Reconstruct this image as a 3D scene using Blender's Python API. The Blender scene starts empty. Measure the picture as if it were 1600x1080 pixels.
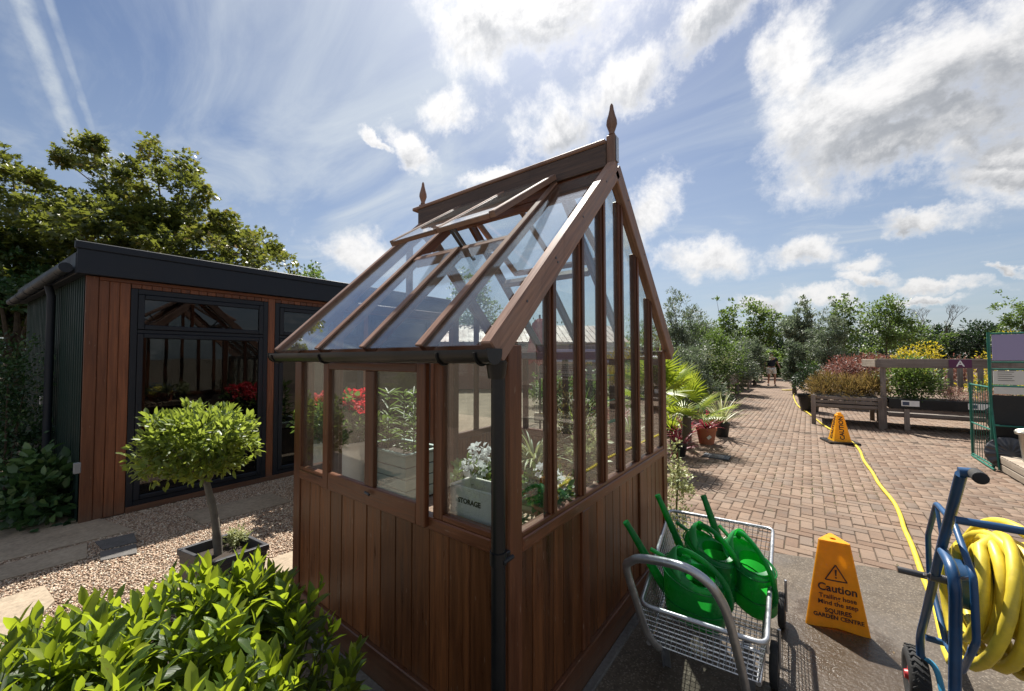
import bpy, math, random
import numpy as np
from mathutils import Vector, Matrix, Euler

random.seed(7)
S = bpy.context.scene
COL = S.collection
R = math.radians
PI = math.pi

# ------------------------------------------------------------------ camera
F_PX, PITCH, ROLL, YAW = 609.66, 0.03110, -0.0020, 0.65043
EYE = np.array([0.0, 0.0, 1.6])
_fw = np.array([-math.sin(YAW) * math.cos(PITCH), math.cos(YAW) * math.cos(PITCH), math.sin(PITCH)])
_rt = np.array([math.cos(YAW), math.sin(YAW), 0.0])
_up = np.cross(_rt, _fw)
_r2 = _rt * math.cos(ROLL) + _up * math.sin(ROLL)
_u2 = -_rt * math.sin(ROLL) + _up * math.cos(ROLL)
cam = bpy.data.cameras.new('camera')
cam.sensor_fit = 'HORIZONTAL'
cam.sensor_width = 36.0
cam.lens = 36.0 * F_PX / 1600.0
cam.clip_start = 0.05
cam.clip_end = 3000.0
camo = bpy.data.objects.new('camera', cam)
COL.objects.link(camo)
camo.matrix_world = Matrix(((_r2[0], _u2[0], -_fw[0], EYE[0]), (_r2[1], _u2[1], -_fw[1], EYE[1]),
                            (_r2[2], _u2[2], -_fw[2], EYE[2]), (0, 0, 0, 1)))
S.camera = camo

def ray(x, y):
    return _fw + _r2 * (x - 800) / F_PX + _u2 * (540 - y) / F_PX
def onZ(x, y, z=0.0):
    d = ray(x, y); t = (z - EYE[2]) / d[2]; return EYE + d * t
def onX(x, y, X):
    d = ray(x, y); t = X / d[0]; return EYE + d * t
def onY(x, y, Y):
    d = ray(x, y); t = Y / d[1]; return EYE + d * t
def far(x, y, dep):
    return EYE + ray(x, y) * dep

# ------------------------------------------------------------------ render / view
S.view_settings.view_transform = 'Standard'
S.view_settings.look = 'None'
S.view_settings.gamma = 1.0
S.view_settings.use_curve_mapping = False
S.view_settings.exposure = EXPOSURE = 1.0
cy = S.cycles
cy.max_bounces = 7; cy.diffuse_bounces = 3; cy.glossy_bounces = 4; cy.transmission_bounces = 4
cy.transparent_max_bounces = 40
cy.use_denoising = True
cy.sample_clamp_indirect = 6.0
cy.caustics_reflective = False; cy.caustics_refractive = False

# ------------------------------------------------------------------ node helpers
class NT:
    def __init__(s, tree):
        s.t = tree; s.n = tree.nodes; s.l = tree.links
    def node(s, typ, **kw):
        nd = s.n.new(typ)
        for k, v in kw.items(): setattr(nd, k, v)
        return nd
    def put(s, sock, v):
        if v is None: return
        if hasattr(v, 'is_linked') or isinstance(v, bpy.types.NodeSocket): s.l.new(v, sock)
        elif isinstance(v, (tuple, list)) and len(v) == 3 and sock.type == 'RGBA': sock.default_value = (*v, 1)
        else: sock.default_value = v
    def math(s, op, a, b=None, c=None, clamp=False):
        nd = s.node('ShaderNodeMath', operation=op, use_clamp=clamp)
        s.put(nd.inputs[0], a); s.put(nd.inputs[1], b)
        if c is not None: s.put(nd.inputs[2], c)
        return nd.outputs[0]
    def vmath(s, op, a, b=None, scale=None):
        nd = s.node('ShaderNodeVectorMath', operation=op)
        s.put(nd.inputs[0], a)
        if b is not None: s.put(nd.inputs[1], b)
        if scale is not None: s.put(nd.inputs['Scale'], scale)
        return nd.outputs['Value'] if op in ('LENGTH', 'DOT_PRODUCT', 'DISTANCE') else nd.outputs[0]
    def mix(s, f, a, b, blend='MIX'):
        nd = s.node('ShaderNodeMix', data_type='RGBA', blend_type=blend)
        s.put(nd.inputs[0], f); s.put(nd.inputs[6], a); s.put(nd.inputs[7], b)
        return nd.outputs[2]
    def noise(s, vec, scale, detail=4, rough=.55, dist=0.0, dim='3D'):
        nd = s.node('ShaderNodeTexNoise', noise_dimensions=dim)
        if vec is not None: s.put(nd.inputs['Vector'], vec)
        s.put(nd.inputs['Scale'], scale); s.put(nd.inputs['Detail'], detail)
        s.put(nd.inputs['Roughness'], rough); s.put(nd.inputs['Distortion'], dist)
        return nd
    def maprange(s, v, a, b, c=0.0, d=1.0, smooth=False):
        nd = s.node('ShaderNodeMapRange', interpolation_type='SMOOTHSTEP' if smooth else 'LINEAR')
        s.put(nd.inputs[0], v); s.put(nd.inputs[1], a); s.put(nd.inputs[2], b); s.put(nd.inputs[3], c); s.put(nd.inputs[4], d)
        return nd.outputs[0]
    def ramp(s, v, stops):
        nd = s.node('ShaderNodeValToRGB')
        e = nd.color_ramp.elements
        while len(e) < len(stops): e.new(0.5)
        for el, (p, c) in zip(e, stops):
            el.position = p; el.color = (*c, 1) if len(c) == 3 else c
        s.put(nd.inputs[0], v)
        return nd.outputs[0]
    def mapping(s, vec, loc=(0, 0, 0), rot=(0, 0, 0), scale=(1, 1, 1), typ='POINT'):
        nd = s.node('ShaderNodeMapping', vector_type=typ)
        s.put(nd.inputs[0], vec); nd.inputs['Location'].default_value = loc
        nd.inputs['Rotation'].default_value = rot; nd.inputs['Scale'].default_value = scale
        return nd.outputs[0]

# ------------------------------------------------------------------ sun + sky
SUN_EL = R(56.0)
_sa = YAW - R(3.0)                       # sun azimuth, anticlockwise from +Y
SUN_DIR = Vector((-math.sin(_sa) * math.cos(SUN_EL), math.cos(_sa) * math.cos(SUN_EL), math.sin(SUN_EL)))
sl = bpy.data.lights.new('sun', 'SUN')
sl.energy = 4.9
sl.angle = R(0.55)
sl.color = (1.0, 0.95, 0.87)
so = bpy.data.objects.new('sun', sl)
COL.objects.link(so)
so.rotation_euler = SUN_DIR.to_track_quat('Z', 'Y').to_euler()
so.location = (0, 0, 30)

W = bpy.data.worlds.new('World'); S.world = W
W.use_nodes = True
w = NT(W.node_tree)
for nd in list(w.n): w.n.remove(nd)
tc = w.node('ShaderNodeTexCoord')
dirv = w.vmath('NORMALIZE', tc.outputs['Generated'])
sky = w.node('ShaderNodeTexSky', sky_type='NISHITA', sun_disc=False)
sky.sun_elevation = SUN_EL
sky.sun_rotation = -_sa                  # measured clockwise from +Y
sky.air_density = 1.0; sky.dust_density = 1.2; sky.ozone_density = 1.6
sky.altitude = 50
sep = w.node('ShaderNodeSeparateXYZ'); w.put(sep.inputs[0], dirv)
zz = sep.outputs[2]
# cloud layer coordinates: direction projected on a plane overhead
den = w.math('ADD', w.math('MAXIMUM', zz, 0.0), 0.10)
comb = w.node('ShaderNodeCombineXYZ')
w.put(comb.inputs[0], w.math('DIVIDE', sep.outputs[0], den)); w.put(comb.inputs[1], w.math('DIVIDE', sep.outputs[1], den))
plane = comb.outputs[0]
n1 = w.noise(dirv, 4.5, 9, .66, .3).outputs[0]
n2 = w.noise(dirv, 17.0, 7, .66).outputs[0]
nn = w.math('ADD', w.math('MULTIPLY', w.math('SUBTRACT', n1, .5), 1.0), w.math('MULTIPLY', w.math('SUBTRACT', n2, .5), .55))
# distort the directions so that blob outlines are ragged
dist = w.noise(dirv, 5.5, 7, .66)
warp = w.vmath('ADD', dirv, w.vmath('SCALE', w.vmath('SUBTRACT', dist.outputs[1], (.5, .5, .5)), scale=.17))
# (px, py, half width px, half height px, tilt deg) of each cumulus, turned into directions
BLOBS = [(840, 20, 175, 80, -8), (1500, 195, 200, 50, -14), (1560, 235, 130, 36, -20), (965, 120, 95, 55, -25), (860, 215, 75, 60, -40), (745, 55, 70, 70, 20), (705, 165, 52, 36, 0), (650, 245, 42, 22, 40),
         (1250, 75, 62, 95, -10), (1300, 190, 150, 95, -18), (1450, 140, 190, 95, -22), (1600, 90, 190, 110, -22), (1400, 235, 130, 45, -8), (1545, 270, 110, 42, -18),
         (1240, 388, 68, 24, -4), (1340, 412, 52, 16, 0), (1360, 436, 80, 12, 2), (1475, 446, 90, 13, 0), (1460, 468, 62, 8, 0),
         (1090, 405, 88, 34, 0), (1010, 330, 55, 70, 30), (555, 390, 75, 36, 6), (1280, 466, 75, 16, 0), (1180, 478, 55, 14, 0), (1430, 350, 90, 20, -5),
         (1560, 415, 30, 10, 0), (590, 235, 22, 10, 30), (760, 275, 45, 18, 5), (1400, 505, 60, 9, 0), (1110, 20, 110, 50, -30), (400, 460, 60, 10, 0)]
RNG = np.random.default_rng(5)
dens = None; low = None
def blob(cdir, udir, vdir, ra, rb, gw):
    global dens, low
    m = Matrix((udir, vdir, cdir)).transposed()
    e = m.to_euler()
    mp = w.mapping(warp, tuple(cdir), tuple(e), (ra, rb, .6), 'TEXTURE')
    d = w.math('SUBTRACT', 1.0, w.vmath('LENGTH', mp))
    sp = w.node('ShaderNodeSeparateXYZ'); w.put(sp.inputs[0], mp)
    g = w.math('MULTIPLY', w.math('MULTIPLY', w.math('MINIMUM', w.math('MAXIMUM', w.math('ADD', d, .15), 0.0), .6), w.math('SUBTRACT', .62, w.math('MULTIPLY', sp.outputs[1], 1.0))), gw)
    dens = d if dens is None else w.math('MAXIMUM', dens, d)
    low = g if low is None else w.math('MAXIMUM', low, g)
for (bx, by, ba, bb, tilt) in BLOBS:
    c = Vector(ray(bx, by)).normalized()
    sc = math.cos(math.atan(math.hypot(bx - 800, by - 540) / F_PX))
    right = Vector(ray(bx + 4, by)).normalized() - c
    right.normalize()
    upd = c.cross(right) * -1
    if upd.z < 0: upd = -upd
    a = R(-tilt)
    u = right * math.cos(a) + upd * math.sin(a)
    v = c.cross(u)
    if v.z < 0: v = -v
    cc = u.cross(v)
    if cc.dot(c) < 0: u = -u
    e1 = (Vector(ray(bx + ba, by)).normalized() - c).length
    e2 = (Vector(ray(bx, by + bb)).normalized() - c).length
    blob(c, u, v, e1 * 1.12, e2 * 1.15, .55 if ba < 100 and by > 300 else (.9 if bx == 840 else .45 if bx < 780 or bx == 1250 else (.75 if bx == 965 else 1.05)))
# the unseen rest of the sky carries a broken field of the same clouds
outn = w.noise(plane, 1.15, 2, .5).outputs[0]
outside = w.maprange(w.vmath('DOT_PRODUCT', dirv, tuple(_fw)), .05, .45, 1.0, 0.0)
field = w.math('SUBTRACT', w.math('MULTIPLY', w.math('SUBTRACT', outn, .50), 3.6), w.math('MULTIPLY', w.math('SUBTRACT', 1.0, outside), 3.0))
dens = w.math('MAXIMUM', dens, field)
low = w.math('MAXIMUM', low, w.math('MULTIPLY', field, .5))
D_ = w.math('ADD', dens, w.math('MULTIPLY', nn, 2.2))
alpha = w.maprange(D_, -.12, .70, 0, 1, True)
# relief: compare the cloud field with itself a little nearer the sun
tos = w.vmath('ADD', dirv, w.vmath('SCALE', w.vmath('SUBTRACT', tuple(SUN_DIR), dirv), scale=.055))
n1s = w.noise(tos, 4.5, 9, .66, .3).outputs[0]
tos2 = w.vmath('ADD', dirv, w.vmath('SCALE', w.vmath('SUBTRACT', tuple(SUN_DIR), dirv), scale=.016))
n2s = w.noise(tos2, 17.0, 7, .66).outputs[0]
relief = w.math('ADD', w.math('MULTIPLY', w.math('SUBTRACT', n1, n1s), 2.4), w.math('MULTIPLY', w.math('SUBTRACT', n2, n2s), .55))
grey = w.math('MULTIPLY', w.maprange(w.math('SUBTRACT', w.math('ADD', low, w.math('MULTIPLY', nn, .25)), relief), -.02, .80, 0, 1, True), w.maprange(D_, .02, .8, 0, 1, True))
# cirrus veils and streaks
cw = w.mapping(plane, rot=(0, 0, R(28)), scale=(1.0, 2.2, 1.0))
c1 = w.noise(cw, 1.05, 8, .60, .9).outputs[0]
c2 = w.noise(plane, .55, 3, .5).outputs[0]
cir = w.math('MULTIPLY', w.maprange(c1, .30, .80, 0, 1, True), w.maprange(c2, .34, .62, .35, 1.0, True))
cir = w.math('ADD', cir, w.maprange(w.vmath('DOT_PRODUCT', dirv, tuple(Vector(ray(690, 330)).normalized())), .90, 1.0, 0, .22, True))
hazeband = w.math('MULTIPLY', w.maprange(zz, .0, .55, .85, .0), w.maprange(c1, .32, .62, .55, 1.0))
cirm = w.math('MULTIPLY', w.math('MAXIMUM', cir, hazeband), .78, clamp=True)
# contrails: great circles through two directions
def trail(p0, p1, width, strength):
    a = Vector(ray(*p0)).normalized(); b = Vector(ray(*p1)).normalized()
    n = a.cross(b).normalized(); mid = (a + b).normalized()
    half = math.acos(max(-1, min(1, a.dot(b)))) / 2
    dd = w.math('ABSOLUTE', w.vmath('DOT_PRODUCT', w.vmath('ADD', dirv, w.vmath('SCALE', w.vmath('SUBTRACT', dist.outputs[1], (.5, .5, .5)), scale=.012)), tuple(n)))
    core = w.maprange(dd, width * .15, width, 1, 0, True)
    span = w.maprange(w.vmath('DOT_PRODUCT', dirv, tuple(mid)), math.cos(half + .05), math.cos(half - .02), 0, 1, True)
    brk = w.maprange(w.noise(dirv, 38, 5, .6).outputs[0], .25, .62, .35, 1)
    return w.math('MULTIPLY', w.math('MULTIPLY', core, span), w.math('MULTIPLY', brk, strength))
t1 = trail((15, -40), (118, 225), .020, .75)
t2 = trail((66, -20), (152, 222), .009, .45)
t3 = trail((0, -30), (90, 215), .055, .30)
cirm = w.math('MAXIMUM', cirm, w.math('MAXIMUM', t1, w.math('MAXIMUM', t2, t3)))
# brightness of cloud tops rises towards the sun
sund = w.vmath('DOT_PRODUCT', dirv, tuple(SUN_DIR))
glow = w.maprange(sund, .35, .98, 0.0, 1.0, True)
SKYK = 0.045
skycol = w.vmath('SCALE', w.mix(1.0, sky.outputs[0], (.90, .97, 1.06), 'MULTIPLY'), scale=SKYK)
cirb = w.maprange(glow, 0, 1, .33, .42)
cirrgb = w.vmath('SCALE', (.86, .94, 1.02), scale=cirb)
c_a = w.mix(cirm, skycol, cirrgb)
white = w.vmath('SCALE', (1.0, .985, .97), scale=w.maprange(glow, 0, 1, .44, .56))
dark = w.vmath('SCALE', (.92, .97, 1.05), scale=w.maprange(glow, 0, 1, .14, .24))
cumc = w.mix(w.math('MULTIPLY', grey, .92), white, dark)
c_b = w.mix(w.math('MULTIPLY', alpha, .93), c_a, cumc)
aur = w.maprange(sund, .84, 1.0, 0.0, 1.0, True)      # the bright aureole round the sun
c_b = w.vmath('ADD', c_b, w.vmath('SCALE', (1.0, .99, .96), scale=w.math('MULTIPLY', w.math('MULTIPLY', aur, aur), .05)))
bg = w.node('ShaderNodeBackground'); w.put(bg.inputs[0], c_b); bg.inputs[1].default_value = 1.0
wo = w.node('ShaderNodeOutputWorld'); w.l.new(bg.outputs[0], wo.inputs[0])
W.cycles.sampling_method = 'MANUAL'; W.cycles.sample_map_resolution = 512

# ------------------------------------------------------------------ material helpers
MATS = {}
def mat(name):
    m = bpy.data.materials.new(name); m.use_nodes = True
    t = NT(m.node_tree); t.m = m
    for nd in list(t.n): t.n.remove(nd)
    t.out = t.node('ShaderNodeOutputMaterial')
    MATS[name] = m
    return t
def principled(t, col, rough=.5, metal=0.0, spec=.5, bump=None, bstr=.3, bdist=.01, **kw):
    p = t.node('ShaderNodeBsdfPrincipled')
    t.put(p.inputs['Base Color'], col); t.put(p.inputs['Roughness'], rough); t.put(p.inputs['Metallic'], metal)
    t.put(p.inputs['Specular IOR Level'], spec)
    for k, v in kw.items(): t.put(p.inputs[k], v)
    if bump is not None:
        b = t.node('ShaderNodeBump'); t.put(b.inputs['Height'], bump); b.inputs['Strength'].default_value = bstr
        b.inputs['Distance'].default_value = bdist
        t.l.new(b.outputs[0], p.inputs['Normal'])
    return p
def finish(t, sh): t.l.new(sh.outputs[0], t.out.inputs[0]); return t.m
def objrand(t): return t.node('ShaderNodeObjectInfo').outputs['Random']
def plain(name, col, rough=.5, metal=0.0, vary=.12, scale=9.0, dirt=.0, spec=.5, bstr=.15):
    t = mat(name)
    oc = t.node('ShaderNodeTexCoord').outputs['Object']
    n = t.noise(oc, scale, 6, .6).outputs[0]
    f = t.maprange(n, .25, .75, 1 - vary, 1 + vary)
    c = t.vmath('SCALE', col, scale=f)
    if dirt > 0:
        d = t.maprange(t.noise(oc, scale * .6, 8, .7).outputs[0], .52, .70, 0, dirt)
        c = t.mix(d, c, (.10, .085, .06))
    r = t.maprange(n, .3, .7, max(.02, rough - .08), rough + .1)
    fine = t.noise(oc, scale * 12, 3, .6).outputs[0]
    return finish(t, principled(t, c, r, metal, spec, fine, bstr, .002))
def wood(name, ca, cb, rough=.55, grey=0.0, bstr=.5):
    t = mat(name)
    uv = t.node('ShaderNodeUVMap').outputs[0]
    g1 = t.noise(t.mapping(uv, scale=(2.2, 46, 1)), 1.0, 6, .62, .6, '2D').outputs[0]
    g2 = t.noise(t.mapping(uv, scale=(7, 260, 1)), 1.0, 3, .6, 0, '2D').outputs[0]
    g3 = t.noise(t.mapping(uv, scale=(1.1, 3.5, 1)), 1.0, 4, .6, 0, '2D').outputs[0]
    s = t.math('ADD', t.math('MULTIPLY', g1, .75), t.math('MULTIPLY', g2, .25))
    c = t.mix(t.maprange(s, .34, .66), ca, cb)
    rr = objrand(t)
    at = t.node('ShaderNodeAttribute', attribute_name='tone').outputs['Fac']
    v = t.math('ADD', t.maprange(rr, 0, 1, .66, 1.26), t.math('MULTIPLY', t.math('SUBTRACT', g3, .5), .6))
    c = t.vmath('SCALE', c, scale=v)
    if grey > 0:
        c = t.mix(t.math('MULTIPLY', t.maprange(g3, .4, .75), grey), c, (.26, .235, .21))
    mark = t.maprange(t.noise(t.mapping(uv, scale=(12, 60, 1)), 1.0, 2, .5, 0, '2D').outputs[0], .74, .80, 0, .35)
    c = t.mix(mark, c, (.34, .25, .18))
    gp_ = t.node('ShaderNodeNewGeometry').outputs['Position']; sz_ = t.node('ShaderNodeSeparateXYZ'); t.put(sz_.inputs[0], gp_)
    spl = t.math('MULTIPLY', t.maprange(t.math('ADD', sz_.outputs[2], t.math('MULTIPLY', t.noise(gp_, 9, 6, .7).outputs[0], .3)), .36, .16, 0, 1), .45)   # mud splashed along the base
    c = t.mix(spl, c, (.12, .095, .07))
    drip = t.maprange(t.noise(t.mapping(gp_, scale=(14, 14, .9)), 1.0, 5, .65).outputs[0], .56, .72, 0, .30)
    c = t.mix(drip, c, (.035, .018, .011))
    return finish(t, principled(t, c, t.maprange(g1, .3, .7, rough - .12, rough + .12), 0, .4, s, bstr, .0015))
def leafmat(name, stops, trans=(.30, .45, .05), tfac=.45, rough=.38, vary=.25, veins=False):
    t = mat(name)
    at = t.node('ShaderNodeAttribute', attribute_name='rnd').outputs['Fac']
    c = t.ramp(at, stops)
    rr = t.maprange(objrand(t), 0, 1, 1 - vary * .4, 1 + vary * .4)
    c = t.vmath('SCALE', c, scale=rr)
    bmp = None
    if veins:      # leaf meshes run 0..1 along x and -.5...5 across y
        oc = t.node('ShaderNodeTexCoord').outputs['Object']
        sp = t.node('ShaderNodeSeparateXYZ'); t.put(sp.inputs[0], oc)
        ay = t.math('ABSOLUTE', sp.outputs[1])
        mid = t.maprange(ay, .012, .034, 1, 0)
        sv = t.math('SINE', t.math('MULTIPLY', t.math('SUBTRACT', sp.outputs[0], t.math('MULTIPLY', ay, .75)), 58))
        side = t.maprange(sv, .82, 1.0, 0, .45)
        vv = t.math('MAXIMUM', mid, side)
        c = t.mix(t.math('MULTIPLY', vv, .42), c, (.26, .32, .08))
        bl_ = t.maprange(t.noise(oc, 2.6, 4, .6).outputs[0], .62, .72, 0, .7)
        bl_ = t.math('MULTIPLY', bl_, t.math('GREATER_THAN', t.math('FRACT', t.math('MULTIPLY', objrand(t), 7.3)), .72))
        c = t.mix(bl_, c, (.16, .10, .035))
        bmp = vv
    p = principled(t, c, rough, 0, .45, bmp, .25, .02)
    tr = t.node('ShaderNodeBsdfTranslucent')
    tcx = t.mix(.5, c, trans)
    t.put(tr.inputs[0], tcx)
    mx = t.node('ShaderNodeMixShader'); mx.inputs[0].default_value = tfac
    t.l.new(p.outputs[0], mx.inputs[1]); t.l.new(tr.outputs[0], mx.inputs[2])
    return finish(t, mx)
def thin_glass(name, tint=(.93, .96, .95), refl=1.0, dirt=.03, base=.02):
    """thin pane: transparent with a Fresnel mirror on top, a trace of dust"""
    t = mat(name)
    oc = t.node('ShaderNodeTexCoord').outputs['Object']
    tr = t.node('ShaderNodeBsdfTransparent'); t.put(tr.inputs[0], tint)
    gl = t.node('ShaderNodeBsdfGlossy'); gl.inputs['Roughness'].default_value = .015
    t.put(gl.inputs[0], (.95, .97, 1.0))
    wav = t.noise(oc, 2.2, 2, .5).outputs[0]
    b = t.node('ShaderNodeBump'); t.put(b.inputs['Height'], wav); b.inputs['Strength'].default_value = .05; b.inputs['Distance'].default_value = .01
    t.l.new(b.outputs[0], gl.inputs['Normal'])
    ge = t.node('ShaderNodeNewGeometry')
    cs = t.math('ABSOLUTE', t.vmath('DOT_PRODUCT', ge.outputs['Incoming'], ge.outputs['True Normal']))
    sch = t.math('ADD', .04, t.math('MULTIPLY', .96, t.math('POWER', t.math('SUBTRACT', 1.0, cs, clamp=True), 5.0)))
    f = t.math('MULTIPLY', t.math('ADD', sch, base), refl, clamp=True)
    mx = t.node('ShaderNodeMixShader'); t.put(mx.inputs[0], f)
    t.l.new(tr.outputs[0], mx.inputs[1]); t.l.new(gl.outputs[0], mx.inputs[2])
    df = t.node('ShaderNodeBsdfDiffuse'); t.put(df.inputs[0], (.55, .55, .50))
    mx2 = t.node('ShaderNodeMixShader')
    dn = t.noise(oc, 3.5, 7, .7).outputs[0]
    t.put(mx2.inputs[0], t.maprange(dn, .4, .8, dirt * .3, dirt * 2))
    t.l.new(mx.outputs[0], mx2.inputs[1]); t.l.new(df.outputs[0], mx2.inputs[2])
    return finish(t, mx2)

# ------------------------------------------------------------------ mesh helpers
class MB:
    def __init__(s): s.v = []; s.f = []; s.uv = []; s.mi = []
    def add(s, vs, fs, uvs=None, mi=0):
        o = len(s.v); s.v += [tuple(map(float, p)) for p in vs]
        for i, fc in enumerate(fs):
            s.f.append([o + k for k in fc]); s.mi.append(mi)
            s.uv.append(uvs[i] if uvs else [(vs[k][0], vs[k][1]) for k in fc])
    def obox(s, M, lx, ly, lz, c=.002, mi=0):
        """chamfered box centred on matrix M (4x4), sizes lx ly lz, lx is the grain direction"""
        hx, hy, hz = lx / 2, ly / 2, lz / 2
        c = min(c, hx * .4, hy * .4, hz * .4)
        loc = []; idx = {}
        for sx in (-1, 1):
            for sy in (-1, 1):
                for sz in (-1, 1):
                    for a in range(3):
                        p = [sx * (hx - c), sy * (hy - c), sz * (hz - c)]
                        p[a] = (sx * hx, sy * hy, sz * hz)[a]
                        idx[(sx, sy, sz, a)] = len(loc); loc.append(p)
        fs = []
        for a in range(3):
            b, d = (a + 1) % 3, (a + 2) % 3
            for sg in (-1, 1):
                q = []
                for (u, v) in ((-1, -1), (1, -1), (1, 1), (-1, 1)):
                    k = [0, 0, 0]; k[a] = sg; k[b] = u; k[d] = v
                    q.append(idx[(k[0], k[1], k[2], a)])
                fs.append(q if sg > 0 else q[::-1])
        for a in range(3):            # edges running along axis a
            b, d = (a + 1) % 3, (a + 2) % 3
            for u in (-1, 1):
                for v in (-1, 1):
                    k0 = [0, 0, 0]; k0[a] = -1; k0[b] = u; k0[d] = v
                    k1 = list(k0); k1[a] = 1
                    q = [idx[(*k0, b)], idx[(*k1, b)], idx[(*k1, d)], idx[(*k0, d)]]
                    fs.append(q if u * v < 0 else q[::-1])
        for sx in (-1, 1):
            for sy in (-1, 1):
                for sz in (-1, 1):
                    q = [idx[(sx, sy, sz, a)] for a in range(3)]
                    fs.append(q if sx * sy * sz > 0 else q[::-1])
        off = (random.random() * 20, random.random() * 20)
        uvs = []
        for fc in fs:
            P = [loc[k] for k in fc]
            ext = [max(p[i] for p in P) - min(p[i] for p in P) for i in range(3)]
            o2 = 1 if ext[1] >= ext[2] else 2
            if ext[0] < .6 * max(ext[1], ext[2]) and ext[0] < 2 * c + 1e-6:
                uvs.append([(p[1] * .3 + off[0], p[2] + off[1]) for p in P])
            else:
                uvs.append([(p[0] + off[0], p[o2] + off[1] + (3.1 if o2 == 2 else 0)) for p in P])
        vs = [M @ Vector(p) for p in loc]
        s.add(vs, fs, uvs, mi)
    def box(s, x0, x1, y0, y1, z0, z1, c=.002, grain=None, mi=0):
        x0, x1 = min(x0, x1), max(x0, x1); y0, y1 = min(y0, y1), max(y0, y1); z0, z1 = min(z0, z1), max(z0, z1)
        dx, dy, dz = x1 - x0, y1 - y0, z1 - z0
        T = Matrix.Translation(((x0 + x1) / 2, (y0 + y1) / 2, (z0 + z1) / 2))
        g = grain or 'xyz'[[dx, dy, dz].index(max(dx, dy, dz))]
        if g == 'x': s.obox(T, dx, dy, dz, c, mi)
        elif g == 'y': s.obox(T @ Matrix.Rotation(PI / 2, 4, 'Z'), dy, dx, dz, c, mi)
        else: s.obox(T @ Matrix.Rotation(-PI / 2, 4, 'Y'), dz, dy, dx, c, mi)
        return s
    def beam(s, p0, p1, wid, hei, up=(0, 0, 1), c=.002, mi=0):
        p0 = Vector(p0); p1 = Vector(p1); d = p1 - p0; L = d.length; x = d.normalized()
        u = Vector(up); y = u.cross(x)
        if y.length < 1e-4: y = Vector((0, 1, 0)).cross(x)
        y.normalize(); z = x.cross(y)
        M = Matrix(((x[0], y[0], z[0], 0), (x[1], y[1], z[1], 0), (x[2], y[2], z[2], 0), (0, 0, 0, 1)))
        s.obox(Matrix.Translation((p0 + p1) / 2) @ M, L, wid, hei, c, mi)
        return s
    def tube(s, pts, r, n=10, cap=True, closed=False, mi=0, flat=None):
        P = [Vector(p) for p in pts]; N = len(P)
        rr = r if isinstance(r, (list, tuple)) else [r] * N
        t0 = None; rings = []; u = None; dist = 0; dl = []
        for i in range(N):
            if closed: t = (P[(i + 1) % N] - P[i - 1]).normalized()
            else: t = (P[min(i + 1, N - 1)] - P[max(i - 1, 0)]).normalized()
            if u is None:
                a = Vector((0, 0, 1)) if abs(t.z) < .9 else Vector((1, 0, 0))
                u = a.cross(t).normalized()
            else:
                u = (u - t * u.dot(t))
                if u.length < 1e-6: u = t.orthogonal()
                u.normalize()
            v = t.cross(u)
            fl = flat or 1.0
            rings.append([P[i] + (u * math.cos(2 * PI * k / n) + v * math.sin(2 * PI * k / n) * fl) * rr[i] for k in range(n)])
            if i: dist += (P[i] - P[i - 1]).length
            dl.append(dist)
        vs = [p for rg in rings for p in rg]; fs = []; uvs = []
        M = N if closed else N - 1
        off = random.random() * 9
        for i in range(M):
            j = (i + 1) % N
            for k in range(n):
                k2 = (k + 1) % n
                fs.append([i * n + k, i * n + k2, j * n + k2, j * n + k])
                a, b = dl[i] + off, (dl[j] if j else dl[i] + .01) + off
                va, vb = k / n * 6.28 * rr[i], (k + 1) / n * 6.28 * rr[i]
                uvs.append([(a, va), (a, vb), (b, vb), (b, va)])
        if cap and not closed:
            fs.append(list(range(n))[::-1]); uvs.append([(0, 0)] * n)
            fs.append([(N - 1) * n + k for k in range(n)]); uvs.append([(0, 0)] * n)
        s.add(vs, fs, uvs, mi)
        return s
    def lathe(s, prof, c=(0, 0, 0), n=20, M=None, sx=1, sy=1, mi=0):
        """prof = [(r, z)...] turned about z through c"""
        vs = []; fs = []; T = Matrix.Translation(c) @ (M or Matrix())
        for (r, z) in prof:
            for k in range(n):
                vs.append(T @ Vector((r * sx * math.cos(2 * PI * k / n), r * sy * math.sin(2 * PI * k / n), z)))
        uvs = []
        for i in range(len(prof) - 1):
            for k in range(n):
                k2 = (k + 1) % n
                fs.append([i * n + k, i * n + k2, (i + 1) * n + k2, (i + 1) * n + k])
                uvs.append([(prof[i][1], k / n), (prof[i][1], (k + 1) / n), (prof[i + 1][1], (k + 1) / n), (prof[i + 1][1], k / n)])
        if prof[0][0] > 1e-4: fs.append(list(range(n))[::-1]); uvs.append([(0, 0)] * n)
        if prof[-1][0] > 1e-4: fs.append([(len(prof) - 1) * n + k for k in range(n)]); uvs.append([(0, 0)] * n)
        s.add(vs, fs, uvs, mi)
        return s
    def prism(s, poly, z0, z1, mi=0):
        n = len(poly)
        vs = [(x, y, z0) for x, y in poly] + [(x, y, z1) for x, y in poly]
        fs = [list(range(n))[::-1], [n + k for k in range(n)]] + [[k, (k + 1) % n, n + (k + 1) % n, n + k] for k in range(n)]
        s.add(vs, fs, None, mi)
        return s
    def build(s, name, m, parent=None, smooth=False, local=False):
        me = bpy.data.meshes.new(name)
        off = Vector((0, 0, 0))
        if parent is not None and not local:
            p = parent
            while p is not None: off += p.location; p = p.parent
        me.from_pydata([(a - off.x, b - off.y, c - off.z) for a, b, c in s.v], [], s.f)
        ul = me.uv_layers.new(name='UVMap')
        flat = [c for f in s.uv for q in f for c in q]
        ul.data.foreach_set('uv', flat)
        for mm in (m if isinstance(m, (list, tuple)) else [m]):
            me.materials.append(MATS[mm] if isinstance(mm, str) else mm)
        if isinstance(m, (list, tuple)): me.polygons.foreach_set('material_index', s.mi)
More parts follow.
